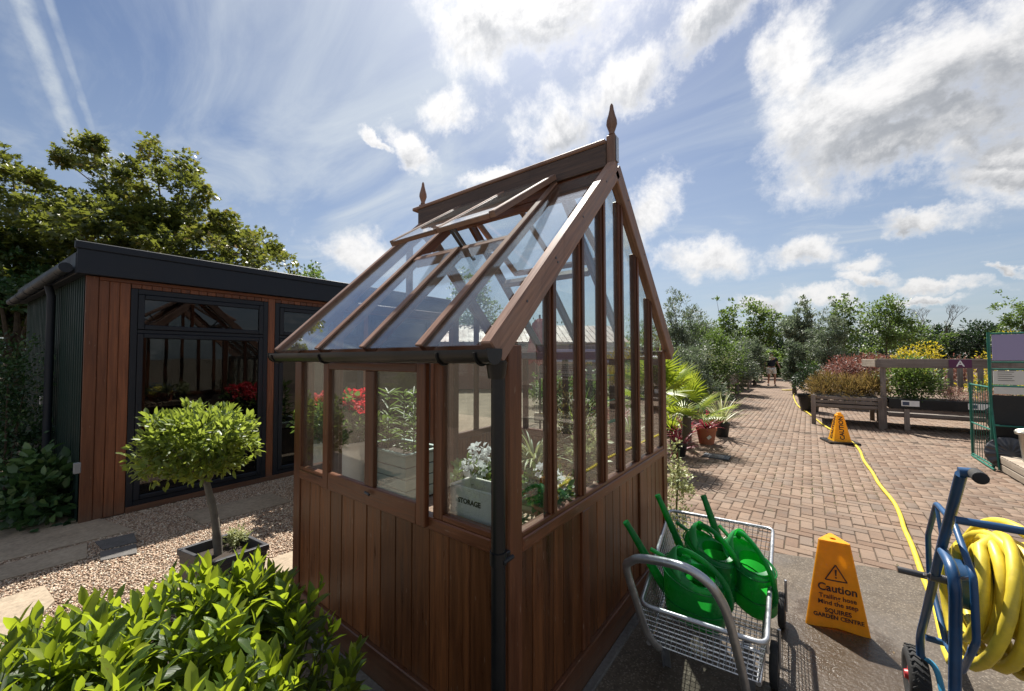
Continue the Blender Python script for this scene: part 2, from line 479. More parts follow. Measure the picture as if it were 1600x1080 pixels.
        if smooth:
            me.polygons.foreach_set('use_smooth', [True] * len(me.polygons))
            me.set_sharp_from_angle(angle=R(40))
        me.update()
        o = bpy.data.objects.new(name, me); COL.objects.link(o)
        if parent is not None: o.parent = parent
        return o

def tag(o, label=None, cat=None, group=None, kind=None):
    if label: o['label'] = label
    if cat: o['category'] = cat
    if group: o['group'] = group
    if kind: o['kind'] = kind
    return o
def thing(name, label, cat, loc=(0, 0, 0), rz=0.0, group=None):
    o = bpy.data.objects.new(name, None); COL.objects.link(o)
    o.empty_display_size = .1
    o.location = loc; o.rotation_euler = (0, 0, rz)
    return tag(o, label, cat, group)
def kids(o): return [c for c in ALLKIDS.get(o.name, [])]
def dup(o, loc=None, rot=None, label=None, group=None, scale=None, parent=None):
    c = o.copy(); COL.objects.link(c)
    if parent is not None: c.parent = parent
    if loc is not None: c.location = loc
    if rot is not None: c.rotation_euler = rot
    if scale is not None: c.scale = scale
    if label: c['label'] = label
    if group: c['group'] = group
    for ch in list(o.children): dup(ch, parent=c)
    return c

# ---- big meshes from numpy: triangles only, with a per-face random value
def npmesh(name, V, T, m, parent=None, rnd=None, smooth=False, offset=None):
    me = bpy.data.meshes.new(name)
    V = np.asarray(V, dtype=np.float32); T = np.asarray(T, dtype=np.int32)
    if offset is not None: V = V - np.asarray(offset, dtype=np.float32)
    me.vertices.add(len(V)); me.vertices.foreach_set('co', V.ravel())
    k = T.shape[1]
    me.loops.add(T.size); me.loops.foreach_set('vertex_index', T.ravel())
    me.polygons.add(len(T)); me.polygons.foreach_set('loop_start', np.arange(0, T.size, k, dtype=np.int32))
    try: me.polygons.foreach_set('loop_total', np.full(len(T), k, dtype=np.int32))
    except Exception: pass
    if smooth: me.polygons.foreach_set('use_smooth', np.ones(len(T), dtype=bool))
    if rnd is not None:
        at = me.attributes.new('rnd', 'FLOAT', 'FACE'); at.data.foreach_set('value', np.asarray(rnd, dtype=np.float32))
    me.update(calc_edges=True); me.validate()
    me.materials.append(MATS[m])
    o = bpy.data.objects.new(name, me); COL.objects.link(o)
    if parent is not None: o.parent = parent
    return o
def norm(a): return a / np.maximum(np.linalg.norm(a, axis=-1, keepdims=True), 1e-9)
# leaf templates: (verts: along, across, lift), triangles
TPL = {
 'broad': (np.array([[0, 0, 0], [.30, -.42, .05], [.30, 0, -.03], [.30, .42, .05], [.68, -.36, .02], [.68, 0, -.05], [.68, .36, .02], [1, 0, -.10]]),
           np.array([[0, 1, 2], [0, 2, 3], [1, 4, 5], [1, 5, 2], [2, 5, 6], [2, 6, 3], [4, 7, 5], [5, 7, 6]])),
 'rhomb': (np.array([[0, 0, 0], [.45, -.5, .06], [1, 0, -.06], [.45, .5, .06]]), np.array([[0, 1, 2], [0, 2, 3]])),
 'maple': (np.array([[0, 0, 0], [.08, -.42, .02], [.42, -.22, 0], [.55, -.62, -.03], [.66, -.16, 0], [1, 0, -.06], [.66, .16, 0], [.55, .62, -.03], [.42, .22, 0], [.08, .42, .02]]),
           np.array([[0, 1, 2], [2, 3, 4], [0, 2, 4], [4, 5, 6], [0, 4, 6], [6, 7, 8], [0, 6, 8], [0, 8, 9]])),
 'blade': (np.array([[0, -.5, 0], [0, .5, 0], [.35, -.5, .0], [.35, .5, .0], [.7, -.36, -.06], [.7, .36, -.06], [1, 0, -.2]]),
           np.array([[0, 2, 1], [1, 2, 3], [2, 4, 3], [3, 4, 5], [4, 6, 5]])),
}
def leaves(P, D, N, L, Wd, tpl='rhomb'):
    """arrays of leaves -> verts, tris, leaf index per tri"""
    tv, tt = TPL[tpl]
    n = len(P)
    D = norm(D); Sd = norm(np.cross(N, D)); N2 = np.cross(D, Sd)
    L = np.broadcast_to(L, n)[:, None, None]; Wd = np.broadcast_to(Wd, n)[:, None, None]
    V = P[:, None, :] + D[:, None, :] * tv[None, :, 0:1] * L + Sd[:, None, :] * tv[None, :, 1:2] * Wd + N2[:, None, :] * tv[None, :, 2:3] * L
    T = tt[None] + (np.arange(n) * len(tv))[:, None, None]
    return V.reshape(-1, 3), T.reshape(-1, 3), np.repeat(np.arange(n), len(tt))
def rvec(rng, n): return norm(rng.normal(size=(n, 3)))
def crown(name, parent, cen, rad, nclump, per, L, wid, m, tpl='rhomb', seed=0, clump=.18, hollow=.35, bright=.5, up=.3, offset=(0, 0, 0), flat=0.0, lump=.25, drop=0.0):
    """foliage scattered as clumps through an uneven ellipsoid; world coords minus offset"""
    g = np.random.default_rng(seed)
    cen = np.array(cen, float); rad = np.array(rad, float)
    u = rvec(g, nclump)
    ph = g.uniform(0, 6.28, 6)
    l = 1 + lump * (np.sin(u[:, 0] * 4.1 + ph[0]) * np.sin(u[:, 1] * 3.7 + ph[1]) + .8 * np.sin(u[:, 2] * 5.3 + ph[2] + u[:, 0] * 2.1))
    r = (hollow + (1 - hollow) * g.uniform(0, 1, nclump) ** .6)
    C = cen + u * rad * (r * l)[:, None]
    if flat: C[:, 2] = np.maximum(C[:, 2], cen[2] - rad[2] * flat)
    cr = clump * g.uniform(.5, 1.3, nclump)
    idx = np.repeat(np.arange(nclump), per)
    n = len(idx)
    o = rvec(g, n) * (g.uniform(0, 1, n) ** .45)[:, None]
    P = C[idx] + o * cr[idx][:, None] * np.array([1, 1, .75])
    D = norm(o * .8 + u[idx] * .5 + rvec(g, n) * .7 + np.array([0, 0, up - drop]))
    N = norm(rvec(g, n) * .8 + np.array([0, 0, 1.0]) + u[idx] * .3)
    Ls = L * g.uniform(.65, 1.25, n)
    V, T, li = leaves(P, D, N, Ls, wid * Ls, tpl)
    cb = g.uniform(-.22, .22, nclump)
    rv = np.clip(bright + cb[idx] + g.normal(0, .15, n), 0, 1)
    return npmesh(name, V, T, m, parent, rv[li], offset=offset), C
def trunk_limbs(name, parent, base, cen, rad, C, m, r0=.09, seed=0, nl=9, offset=(0, 0, 0), split=.45):
    g = random.Random(seed)
    b = MB()
    base = Vector(base) - Vector(offset); top = Vector(cen) - Vector(offset) + Vector((0, 0, rad[2] * .35))
    pts = []
    for i in range(7):
        t = i / 6
        p = base.lerp(top, t); s = .03 * (top - base).length * math.sin(t * 3)
        pts.append(p + Vector((g.uniform(-1, 1), g.uniform(-1, 1), 0)) * s * .5)
    b.tube(pts, [r0 * (1 - .78 * i / 6) for i in range(7)], 8)
    ch = [C[k] for k in np.linspace(0, len(C) - 1, nl).astype(int)]
    for c in ch:
        c = Vector(c) - Vector(offset)
        t = g.uniform(split, .9); i = min(5, int(t * 6)); st = pts[i].lerp(pts[i + 1], t * 6 - i)
        rr = r0 * (1 - .78 * t) * .6
        mid = st.lerp(c, .5) + Vector((0, 0, -.06 * (c - st).length))
        b.tube([st, mid, c], [rr, rr * .6, rr * .22], 6)
    return b.build(name, m, parent, True, local=True)
# ================================================================== materials
wood('cedar', (.074, .024, .010), (.165, .060, .025), .40)
wood('cedar_board', (.078, .026, .009), (.195, .070, .022), .38)
wood('cedar_sunlit', (.16, .082, .052), (.33, .185, .125), .55, grey=.3)  # lighter pinkish cedar: sunlight on the roof timbers is put into the colour
wood('cedar_orange', (.105, .034, .014), (.20, .073, .030), .5)
wood('weathered', (.13, .10, .085), (.27, .22, .185), .8, grey=.7)
wood('pale_timber', (.30, .24, .18), (.50, .42, .33), .75, grey=.4)
wood('staging', (.33, .22, .14), (.52, .38, .26), .7, grey=.3)
wood('dark_timber', (.05, .034, .028), (.11, .075, .06), .7)
plain('black_plastic', (.008, .009, .011), .36, 0, .2, 7, .10, .4)
plain('fascia', (.013, .018, .027), .55, 0, .2, 3, .05, .3)
plain('frame_black', (.008, .011, .017), .45, 0, .15, 5, .05, .35)
plain('spacer', (.20, .21, .22), .45)
plain('green_metal', (.005, .019, .016), .60, .0, .2, 3, .05, .2)
plain('galv', (.42, .43, .45), .34, .85, .18, 22, .10)
plain('galv_wire', (.50, .51, .53), .30, .9, .1, 22, .06)
plain('white_box', (.62, .62, .60), .5)
plain('soil', (.035, .024, .017), .95, 0, .5, 30, .3, bstr=.8)
plain('planter_grey', (.035, .036, .042), .5, 0, .3, 8, .12)
plain('white_pot', (.62, .60, .55), .45, 0, .08, 6, .12)
plain('sage', (.20, .27, .24), .6, 0, .1, 6, .12)
plain('terracotta', (.34, .115, .055), .75, 0, .2, 9, .2)
plain('red_canvas', (.30, .022, .030), .8, 0, .15, 5)
plain('purple_board', (.30, .27, .44), .5, 0, .03, 2, .0)
plain('plum_sign', (.10, .018, .07), .5, 0, .05, 3)
plain('white_paint', (.80, .80, .78), .5)
plain('print_black', (.02, .015, .012), .6)
plain('print_blue', (.05, .07, .12), .5)
plain('paper', (.62, .62, .58), .6, 0, .05, 5)
plain('green_tube', (.012, .14, .10), .38, .0, .2, 9, .1)
plain('rubber', (.016, .016, .017), .78, 0, .3, 30, .3, bstr=.5)
plain('bark', (.085, .065, .045), .9, 0, .45, 14, .2, bstr=.9)
plain('bark_grey', (.15, .135, .11), .9, 0, .4, 12, .2, bstr=.9)
plain('stem_green', (.09, .12, .04), .6)
plain('drain_iron', (.07, .08, .095), .5, .4, .2, 12, .2)
plain('skin', (.38, .20, .14), .55)
plain('navy_cloth', (.012, .016, .030), .85)
plain('pale_cloth', (.80, .77, .72), .85)
plain('hair_dark', (.02, .015, .012), .8)
plain('steel_dark', (.09, .09, .095), .4, .7)
plain('red_paint', (.40, .025, .03), .4)
plain('roof_tin', (.17, .085, .06), .6, .0, .12, 2, .1)
plain('brick_red_wall', (.22, .10, .08), .8)
plain('van_white', (.75, .75, .74), .3)
plain('dark_glass', (.02, .025, .03), .06)
plain('inner_wall', (.11, .105, .10), .8)
plain('inner_floor', (.12, .10, .08), .7)
plain('black_sack', (.010, .010, .012), .22, 0, .4, 14, bstr=.6)
thin_glass('glass', refl=1.0, dirt=.035)
thin_glass('glass_roof', (.92, .95, .95), refl=1.1, dirt=.035)
thin_glass('glass_shed', (.16, .18, .21), refl=.75, dirt=.004, base=.02)

# enamel paint, blue, chipped and faded
def _blue(name, a, b):
    t = mat(name)
    oc = t.node('ShaderNodeTexCoord').outputs['Object']
    n = t.noise(oc, 6, 6, .6).outputs[0]
    c = t.mix(t.maprange(n, .35, .65), a, b)
    ch = t.maprange(t.noise(oc, 26, 7, .75).outputs[0], .66, .70)
    c = t.mix(t.math('MULTIPLY', ch, .8), c, (.10, .075, .055))
    return finish(t, principled(t, c, t.maprange(n, .3, .7, .28, .5), 0, .5, n, .1, .002))
_blue('blue_paint', (.008, .045, .12), (.014, .075, .19))
_blue('blue_pale', (.03, .20, .36), (.06, .30, .48))
def _plastic(name, col, tr, tf=.30, rough=.32):
    t = mat(name)
    oc = t.node('ShaderNodeTexCoord').outputs['Object']
    n = t.noise(oc, 14, 6, .65).outputs[0]
    c = t.vmath('SCALE', col, scale=t.maprange(n, .3, .7, .82, 1.15))
    sc = t.maprange(t.noise(oc, 60, 5, .7).outputs[0], .58, .70, 0, .22)
    c = t.mix(sc, c, (.45, .48, .40))
    gr = t.maprange(t.noise(oc, 11, 7, .72).outputs[0], .50, .72, 0, .42 if 'hose' in name else .22)
    c = t.mix(gr, c, (.20, .16, .06) if 'hose' in name or 'sign' in name else (.03, .07, .03))
    p = principled(t, c, t.maprange(n, .3, .7, rough - .06, rough + .15), 0, .5, n, .12, .003)
    b = t.node('ShaderNodeBsdfTranslucent'); t.put(b.inputs[0], tr)
    mx = t.node('ShaderNodeMixShader'); mx.inputs[0].default_value = tf
    t.l.new(p.outputs[0], mx.inputs[1]); t.l.new(b.outputs[0], mx.inputs[2])
    return finish(t, mx)
_plastic('green_can', (.006, .165, .048), (.04, .72, .07), .36, .27)
_plastic('green_can_light', (.09, .42, .17), (.16, .80, .25), .45)
_plastic('sign_yellow', (.88, .45, .014), (1.0, .60, .02), .42, .36)
_plastic('hose_yellow', (.72, .56, .045), (.80, .66, .08), .12, .42)

# stone-like ground materials
def ground_mat(name, ca, cb, scale, bstr, bd, rough=.9, spots=None, wet=None, agg=None):
    t = mat(name)
    oc = t.node('ShaderNodeTexCoord').outputs['Object']
    n1 = t.noise(oc, scale, 8, .65).outputs[0]
    n2 = t.noise(oc, scale * 14, 5, .7).outputs[0]
    n3 = t.noise(oc, scale * .22, 4, .6).outputs[0]
    c = t.mix(t.maprange(n1, .3, .7), ca, cb)
    c = t.vmath('SCALE', c, scale=t.math('ADD', t.maprange(n2, .3, .7, .72, 1.25), t.math('MULTIPLY', t.math('SUBTRACT', n3, .5), .6)))
    if agg:
        v = t.node('ShaderNodeTexVoronoi'); t.put(v.inputs['Vector'], oc); v.inputs['Scale'].default_value = agg
        g = t.vmath('DOT_PRODUCT', v.outputs['Color'], (.33, .33, .33))
        c = t.mix(t.maprange(g, .62, .8, 0, .28), c, (.42, .37, .30))
        c = t.mix(t.maprange(g, .36, .2, 0, .5), c, (.05, .045, .04))
    if spots: c = t.mix(t.maprange(t.noise(oc, 3.3, 6, .7).outputs[0], .58, .68, 0, .55), c, spots)
    rg = rough
    if name == 'concrete':      # the puddle by the caution sign
        dp = t.vmath('LENGTH', t.vmath('MULTIPLY', t.vmath('SUBTRACT', oc, (.08, 2.62, 0)), (1.0, .50, 0)))
        pud = t.maprange(t.math('ADD', dp, t.math('MULTIPLY', t.math('SUBTRACT', n1, .5), .40)), .36, .27)
        c = t.mix(t.math('MULTIPLY', pud, .75), c, (.046, .030, .017))
    if wet:
        wn = t.maprange(t.noise(oc, .9, 5, .6).outputs[0], .50, .60)
        c = t.mix(t.math('MULTIPLY', wn, .45), c, wet)
        rg = t.maprange(wn, 0, 1, rough, rough * .62)
        if name == 'concrete': rg = t.math('SUBTRACT', rg, t.math('MULTIPLY', pud, .56))
    return finish(t, principled(t, c, rg, 0, .35, t.math('ADD', t.math('MULTIPLY', n1, .4), n2), bstr, bd))
ground_mat('earth', (.10, .075, .05), (.17, .13, .09), 1.6, .6, .02)
ground_mat('concrete', (.070, .055, .041), (.125, .100, .074), 2.6, .9, .006, .85, (.075, .058, .042), (.060, .048, .038), 150)
ground_mat('gravel_base', (.20, .14, .10), (.36, .27, .20), 22, .9, .02)
ground_mat('slab_stone', (.26, .205, .145), (.36, .29, .21), 2.2, .5, .006, .9, (.19, .15, .11))
ground_mat('slab_dark', (.09, .085, .08), (.15, .14, .13), 3.2, .6, .006)
ground_mat('joint_sand', (.055, .038, .026), (.10, .072, .050), 9, .6, .004, .95, (.05, .07, .025))
ground_mat('kerb_stone', (.28, .25, .21), (.38, .34, .29), 3, .4, .004)
def brick_mat(name, base):
    t = mat(name)
    gc = t.node('ShaderNodeNewGeometry').outputs['Position']
    at = t.node('ShaderNodeAttribute', attribute_name='rnd').outputs['Fac']
    rr = t.math('FRACT', t.math('ADD', objrand(t), at))
    c = t.ramp(rr, [(0, (.140, .090, .062)), (.3, (.172, .116, .081)), (.6, (.205, .144, .103)), (.85, (.182, .132, .098)), (1, (.148, .110, .084))])
    n1 = t.noise(gc, 1.1, 5, .65).outputs[0]
    n2 = t.noise(gc, 95, 5, .7).outputs[0]
    n4 = t.noise(gc, 7, 5, .65).outputs[0]
    c = t.vmath('SCALE', c, scale=t.math('MULTIPLY', t.maprange(n1, .3, .7, .84, 1.16), t.math('MULTIPLY', t.maprange(n2, .3, .7, .82, 1.18), t.maprange(n4, .3, .7, .88, 1.12))))
    st = t.maprange(t.noise(gc, .75, 7, .7).outputs[0], .54, .66, 0, .6)
    c = t.mix(st, c, (.105, .085, .070))
    ms = t.maprange(t.noise(gc, 1.9, 7, .75).outputs[0], .60, .68, 0, .45)
    c = t.mix(ms, c, (.085, .090, .045))
    return finish(t, principled(t, c, t.maprange(n4, .3, .7, .72, .92), 0, .3, n2, .5, .003))
brick_mat('brick', None)
def paving_far():
    t = mat('paving_far')
    gc = t.node('ShaderNodeNewGeometry').outputs['Position']
    br = t.node('ShaderNodeTexBrick'); t.put(br.inputs['Vector'], t.mapping(gc, rot=(0, 0, PI / 2)))
    br.inputs['Scale'].default_value = 1.0; br.inputs['Brick Width'].default_value = .2; br.inputs['Row Height'].default_value = .1
    br.inputs['Mortar Size'].default_value = .005; br.inputs['Mortar Smooth'].default_value = .3
    t.put(br.inputs['Color1'], (.15, .100, .070)); t.put(br.inputs['Color2'], (.205, .144, .103)); t.put(br.inputs['Mortar'], (.08, .062, .048))
    n1 = t.noise(gc, 1.1, 5, .65).outputs[0]
    n2 = t.noise(gc, 60, 4, .65).outputs[0]
    c = t.vmath('SCALE', br.outputs[0], scale=t.math('MULTIPLY', t.maprange(n1, .3, .7, .84, 1.16), t.maprange(n2, .3, .7, .85, 1.15)))
    return finish(t, principled(t, c, .85, 0, .3, br.outputs[1], .4, .004))
paving_far()
def stone_mat():
    t = mat('pebble')
    at = t.node('ShaderNodeAttribute', attribute_name='rnd').outputs['Fac']
    c = t.ramp(at, [(0, (.24, .15, .10)), (.25, (.42, .28, .19)), (.5, (.53, .39, .28)), (.75, (.62, .50, .37)), (.9, (.68, .60, .48)), (1, (.38, .34, .30))])
    return finish(t, principled(t, c, .75, 0, .4))
stone_mat()
# foliage
leafmat('bay_leaf', [(0, (.018, .038, .012)), (.4, (.040, .082, .020)), (.7, (.095, .155, .024)), (.88, (.20, .27, .03)), (1, (.32, .38, .04))], (.56, .68, .02), .56, .46)
leafmat('bay_leaf_near', [(0, (.016, .034, .012)), (.4, (.036, .074, .020)), (.7, (.090, .148, .024)), (.88, (.20, .27, .03)), (1, (.34, .38, .04))], (.56, .68, .02), .56, .44, .9, True)
leafmat('laurel_top', [(0, (.03, .05, .015)), (.45, (.075, .12, .028)), (.8, (.16, .22, .05)), (1, (.30, .36, .09))], (.52, .62, .06), .46, .40)
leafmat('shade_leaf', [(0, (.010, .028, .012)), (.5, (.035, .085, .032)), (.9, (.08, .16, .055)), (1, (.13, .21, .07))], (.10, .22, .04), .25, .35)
leafmat('maple_leaf', [(0, (.018, .036, .012)), (.40, (.050, .082, .022)), (.68, (.115, .145, .036)), (.88, (.23, .21, .05)), (1, (.34, .22, .08))], (.34, .36, .04), .38, .42)
leafmat('olive_leaf', [(0, (.050, .070, .045)), (.5, (.115, .145, .095)), (1, (.26, .30, .21))], (.22, .30, .14), .3, .5)
leafmat('green_leaf', [(0, (.020, .040, .014)), (.5, (.052, .095, .026)), (.85, (.115, .17, .045)), (1, (.19, .24, .06))], (.25, .38, .06), .38, .45)
leafmat('dark_leaf', [(0, (.008, .018, .010)), (.5, (.022, .042, .020)), (1, (.055, .080, .034))], (.08, .16, .04), .22, .5)
leafmat('yellow_leaf', [(0, (.14, .15, .02)), (.4, (.42, .36, .03)), (1, (.72, .55, .04))], (.70, .56, .03), .4, .5)
leafmat('red_leaf', [(0, (.09, .035, .03)), (.5, (.20, .085, .065)), (1, (.30, .18, .13))], (.40, .14, .10), .30, .5)
leafmat('rust_leaf', [(0, (.06, .05, .022)), (.4, (.13, .10, .035)), (.75, (.20, .12, .05)), (1, (.33, .17, .085))], (.36, .25, .07), .35, .5)
leafmat('pink_leaf', [(0, (.20, .10, .08)), (.5, (.38, .22, .17)), (1, (.55, .36, .28))], (.5, .3, .22), .3, .6)
leafmat('palm_leaf', [(0, (.05, .10, .018)), (.5, (.14, .22, .03)), (1, (.38, .42, .05))], (.5, .58, .03), .45, .38)
leafmat('cordyline_red', [(0, (.10, .012, .025)), (.5, (.26, .03, .06)), (1, (.50, .12, .14))], (.6, .06, .10), .4, .4)
leafmat('cream_leaf', [(0, (.10, .15, .05)), (.5, (.33, .36, .16)), (1, (.62, .62, .36))], (.5, .5, .2), .35, .45)
leafmat('white_petal', [(0, (.60, .62, .62)), (1, (.86, .86, .84))], (.7, .72, .72), .4, .6, 0)
leafmat('red_petal', [(0, (.42, .015, .02)), (.6, (.70, .04, .06)), (1, (.85, .20, .22))], (.85, .06, .08), .45, .6, 0)
leafmat('yellow_petal', [(0, (.7, .45, .02)), (1, (.85, .7, .04))], (.9, .6, .03), .4, .6, 0)

# ================================================================== ground
def sheet(name, poly, z, m, **kw):
    b = MB(); b.add([(x, y, z) for x, y in poly], [list(range(len(poly)))])
    o = b.build(name, m); tag(o, kind='structure', **kw); return o
sheet('ground', [(-900, -900), (900, -900), (900, 900), (-900, 900)], -.030, 'earth')

def tray_sheet(name, poly, z0, z1, m):
    b = MB(); b.prism(poly, z0, z1); o = b.build(name, m); tag(o, kind='structure'); return o
def conc_edge(x): return 3.86 + .30 * (x + .3) if x > -.3 else 3.86
paving = tray_sheet('brick_paving', [(-5.3, 3.3), (-.9, 3.3), (14, 3.3), (14, 60), (-5.3, 60)], -.028, -.009, 'joint_sand')
conc = tray_sheet('concrete_pavement', [(-2.75, -4), (7, -4), (7, conc_edge(7)), (-.3, 3.86), (-.86, 3.86), (-.86, 1.05), (-2.75, 1.05)], -.027, .004, 'concrete')
farsheet = sheet('far_paving', [(-5.2, 18.5), (14, 18.5), (14, 60), (-5.2, 60)], .001, 'paving_far')

def brick_shape(l=.1935, w=.0935, c=.006):
    b = MB()
    hx, hy = l / 2, w / 2
    v = [(-hx, -hy, -.02), (hx, -hy, -.02), (hx, hy, -.02), (-hx, hy, -.02), (-hx, -hy, -c), (hx, -hy, -c), (hx, hy, -c), (-hx, hy, -c),
         (-hx + c, -hy + c, 0), (hx - c, -hy + c, 0), (hx - c, hy - c, 0), (-hx + c, hy - c, 0)]
    f = [(0, 1, 5, 4), (1, 2, 6, 5), (2, 3, 7, 6), (3, 0, 4, 7), (4, 5, 9, 8), (5, 6, 10, 9), (6, 7, 11, 10), (7, 4, 8, 11), (8, 9, 10, 11)]
    return np.array(v), f
bricks = []
g = random.Random(3)
def bank(xa, xb, ya, yb, keep):
    # 90 degree herringbone of 200 x 100 blocks
    for i in range(int((xb - xa) / .1) + 6):
        for j in range(int((yb - ya) / .1) + 6):
            x, y = xa + i * .1, ya + j * .1
            k = (i + j) % 4
            if k == 0: cx, cy_, rot = x + .1, y + .05, 0
            elif k == 2: cx, cy_, rot = x + .05, y + .0, PI / 2
            else: continue
            if keep(cx, cy_): bricks.append((cx, cy_, rot))
def hb(ix, iy):
    pass
# herringbone by the standard tiling: cell (i, j) horizontal when (i - j) mod 4 == 0 covers (i, j) and (i+1, j); vertical when == 2 covers (i, j), (i, j+1)
def herring(xa, xb, ya, yb, keep):
    for i in range(int((xb - xa) / .1)):
        for j in range(int((yb - ya) / .1)):
            k = (i - j) % 4
            x, y = xa + i * .1, ya + j * .1
            if k == 0: c = (x + .1, y + .05, 0)
            elif k == 3: c = (x + .05, y + .1, PI / 2)
            else: continue
            if keep(c[0], c[1]): bricks.append(c)
herring(-5.2, 7.4, 3.4, 10.5, lambda x, y: y > conc_edge(x) - .05 and not (x < -.8 and y < 3.35) and not (-1.42 < x < -1.02 and 6.88 < y < 7.20) and y < 10.3)
for i in range(int(12.4 / .1)):        # courses running away from the camera beyond
    x = -5.2 + i * .1
    y = 10.35 + (.1 if i % 2 else 0)
    while y < 18.6:
        bricks.append((x + .05, y + .1, PI / 2)); y += .2
bv, bf = brick_shape()
bm_ = bpy.data.meshes.new('brick'); bm_.from_pydata(bv.tolist(), [], bf); bm_.materials.append(MATS['brick'])
def seen(x, y, z=0.0):
    d = np.array([x, y, z]) - EYE; zc = d @ _fw
    if zc < .2: return False
    px = 800 + F_PX * (d @ _r2) / zc; py = 540 - F_PX * (d @ _u2) / zc
    return -10 < px < 1610 and -10 < py < 1090
def hid(x, y):      # ground behind the greenhouse walls
    return x < -.75 and y < 5.0
bricks.sort(key=lambda b: (not seen(b[0], b[1])) * 1000 + hid(b[0], b[1]) * 500 + math.hypot(b[0], b[1]))
for (x, y, r) in bricks[:300]:
    o = bpy.data.objects.new('brick', bm_); COL.objects.link(o); o.parent = paving
    o.location = (x + g.uniform(-.0012, .0012), y + g.uniform(-.0012, .0012), g.uniform(-.0035, .0018)); o.rotation_euler = (g.uniform(-.011, .011), g.uniform(-.011, .011), r + g.uniform(-.014, .014))
rest = bricks[300:]
Vb = []; Fb = []; rb = []
for k, (x, y, r) in enumerate(rest):
    c, s_ = math.cos(r + g.uniform(-.01, .01)), math.sin(r)
    P = bv.copy(); P = np.stack([P[:, 0] * c - P[:, 1] * s_ + x, P[:, 0] * s_ + P[:, 1] * c + y, P[:, 2] + g.uniform(-.0035, .0018) + P[:, 0] * g.uniform(-.011, .011)], 1)
    Vb.append(P); Fb.append(np.array(bf) + 12 * k); rb += [g.random()] * len(bf)
o = npmesh('brick', np.concatenate(Vb), np.concatenate(Fb), 'brick', paving, rb); o['kind'] = 'stuff'

# low weeds and moss in the joints
rg = np.random.default_rng(11)
n = 1500
gx = np.round(rg.uniform(-.8, 2.5, n) / .1) * .1; gy = rg.uniform(4.0, 8.5, n)
mk = (np.sin(gx * 3.1 + 1) + np.sin(gy * 2.3) + rg.normal(0, .6, n)) > .9
P = np.stack([gx + rg.normal(0, .008, n), gy, np.full(n, -.002)], 1)[mk]
P = np.repeat(P, 5, 0) + rg.normal(0, .010, (len(P) * 5, 3)) * [1, 1.6, 0]
Dv = norm(rvec(rg, len(P)) * .6 + [0, 0, 1])
V, T, li = leaves(P, Dv, rvec(rg, len(P)), rg.uniform(.006, .016, len(P)), .004, 'rhomb')
tag(npmesh('joint_weeds', V, T, 'green_leaf', None, rg.uniform(.3, 1, len(P))[li]), 'tiny green weeds sprouting in the joints of the brick paving', 'weeds', kind='stuff')
# fallen leaves and crumbs
n = 260
P = np.stack([rg.uniform(-.7, 4, n), rg.uniform(2.2, 9.5, n), np.full(n, .006)], 1)
V, T, li = leaves(P, rvec(rg, n) * [1, 1, .1], np.tile([0, 0, 1.], (n, 1)) + rvec(rg, n) * .3, rg.uniform(.008, .024, n), rg.uniform(.006, .012, n), 'rhomb')
tag(npmesh('leaf_litter', V, T, 'rust_leaf', None, rg.uniform(0, 1, n)[li]), 'scattered dry leaf crumbs on the paving and concrete', 'leaf litter', kind='stuff')

# gravel
gravel = tray_sheet('gravel_bed', [(-11, -4), (-2.75, -4), (-2.75, 3.3), (-5.3, 3.3), (-5.3, 8), (-11, 8)], -.029, -.004, 'gravel_base')
slab_quads = [  # pale path slabs along the garden room, as seen, turned into ground points
    [(-6.6, -.35), (-5.08, .02), (-5.02, .80), (-6.6, .40)],
    [(-6.2, -1.5), (-4.70, -.62), (-4.62, .46), (-5.00, .50), (-4.98, -.01), (-6.6, -.55)],
    [(-4.28, -1.6), (-3.55, -1.6), (-3.62, .10), (-3.98, .26), (-4.30, .23)],
    [(-5.15, 1.18), (-4.66, 1.22), (-4.60, 2.00), (-5.10, 1.98)],
    [(-3.44, 1.20), (-2.76, 1.28), (-2.76, 1.80), (-3.40, 1.72)],
    [(-4.9, 3.35 - .75), (-3.9, 2.60), (-3.9, 3.25), (-4.9, 3.25)],
]
for q in slab_quads:
    b = MB(); b.prism(q, -.02, .012); o = b.build('path_slab', 'slab_stone', gravel)
for q in ([(-4.96, .54), (-4.70, .56), (-4.66, .76), (-4.92, .78)], [(-4.67, .54), (-4.46, .52), (-4.40, .72), (-4.62, .75)]):
    b = MB(); b.prism(q, -.02, .014); o = b.build('stone_sett', 'slab_dark', gravel)
def inpoly(px, py, q):
    ins = np.zeros(len(px), bool); n = len(q)
    for i in range(n):
        (x1, y1), (x2, y2) = q[i], q[(i + 1) % n]
        cond = ((y1 > py) != (y2 > py)) & (px < (x2 - x1) * (py - y1) / (y2 - y1 + 1e-12) + x1)
        ins ^= cond
    return ins
n = 120000
px = rg.uniform(-6.2, -2.76, n); py = rg.uniform(-.9, 2.7, n)
ok = ~((px < -5.62) & (py > .5))
for q in slab_quads: ok &= ~(inpoly(px, py, q) & (rg.uniform(0, 1, n) > .012))
px, py = px[ok], py[ok]; n = len(px)
oc = np.array([[1, 0, 0], [-1, 0, 0], [0, 1, 0], [0, -1, 0], [0, 0, 1], [0, 0, -1.]])
of = np.array([[0, 2, 4], [2, 1, 4], [1, 3, 4], [3, 0, 4], [2, 0, 5], [1, 2, 5], [3, 1, 5], [0, 3, 5]])
sz = rg.uniform(.0040, .0090, (n, 1)) * rg.uniform(.6, 1.4, (n, 3)) * [1, 1, .7]
a = rg.uniform(0, 6.28, n)
V = oc[None] * sz[:, None, :] + rg.normal(0, .0015, (n, 6, 3))
tl = rg.normal(0, .5, n); ca, sa = np.cos(tl)[:, None], np.sin(tl)[:, None]
V = np.stack([V[..., 0], V[..., 1] * ca - V[..., 2] * sa, V[..., 1] * sa + V[..., 2] * ca], -1)
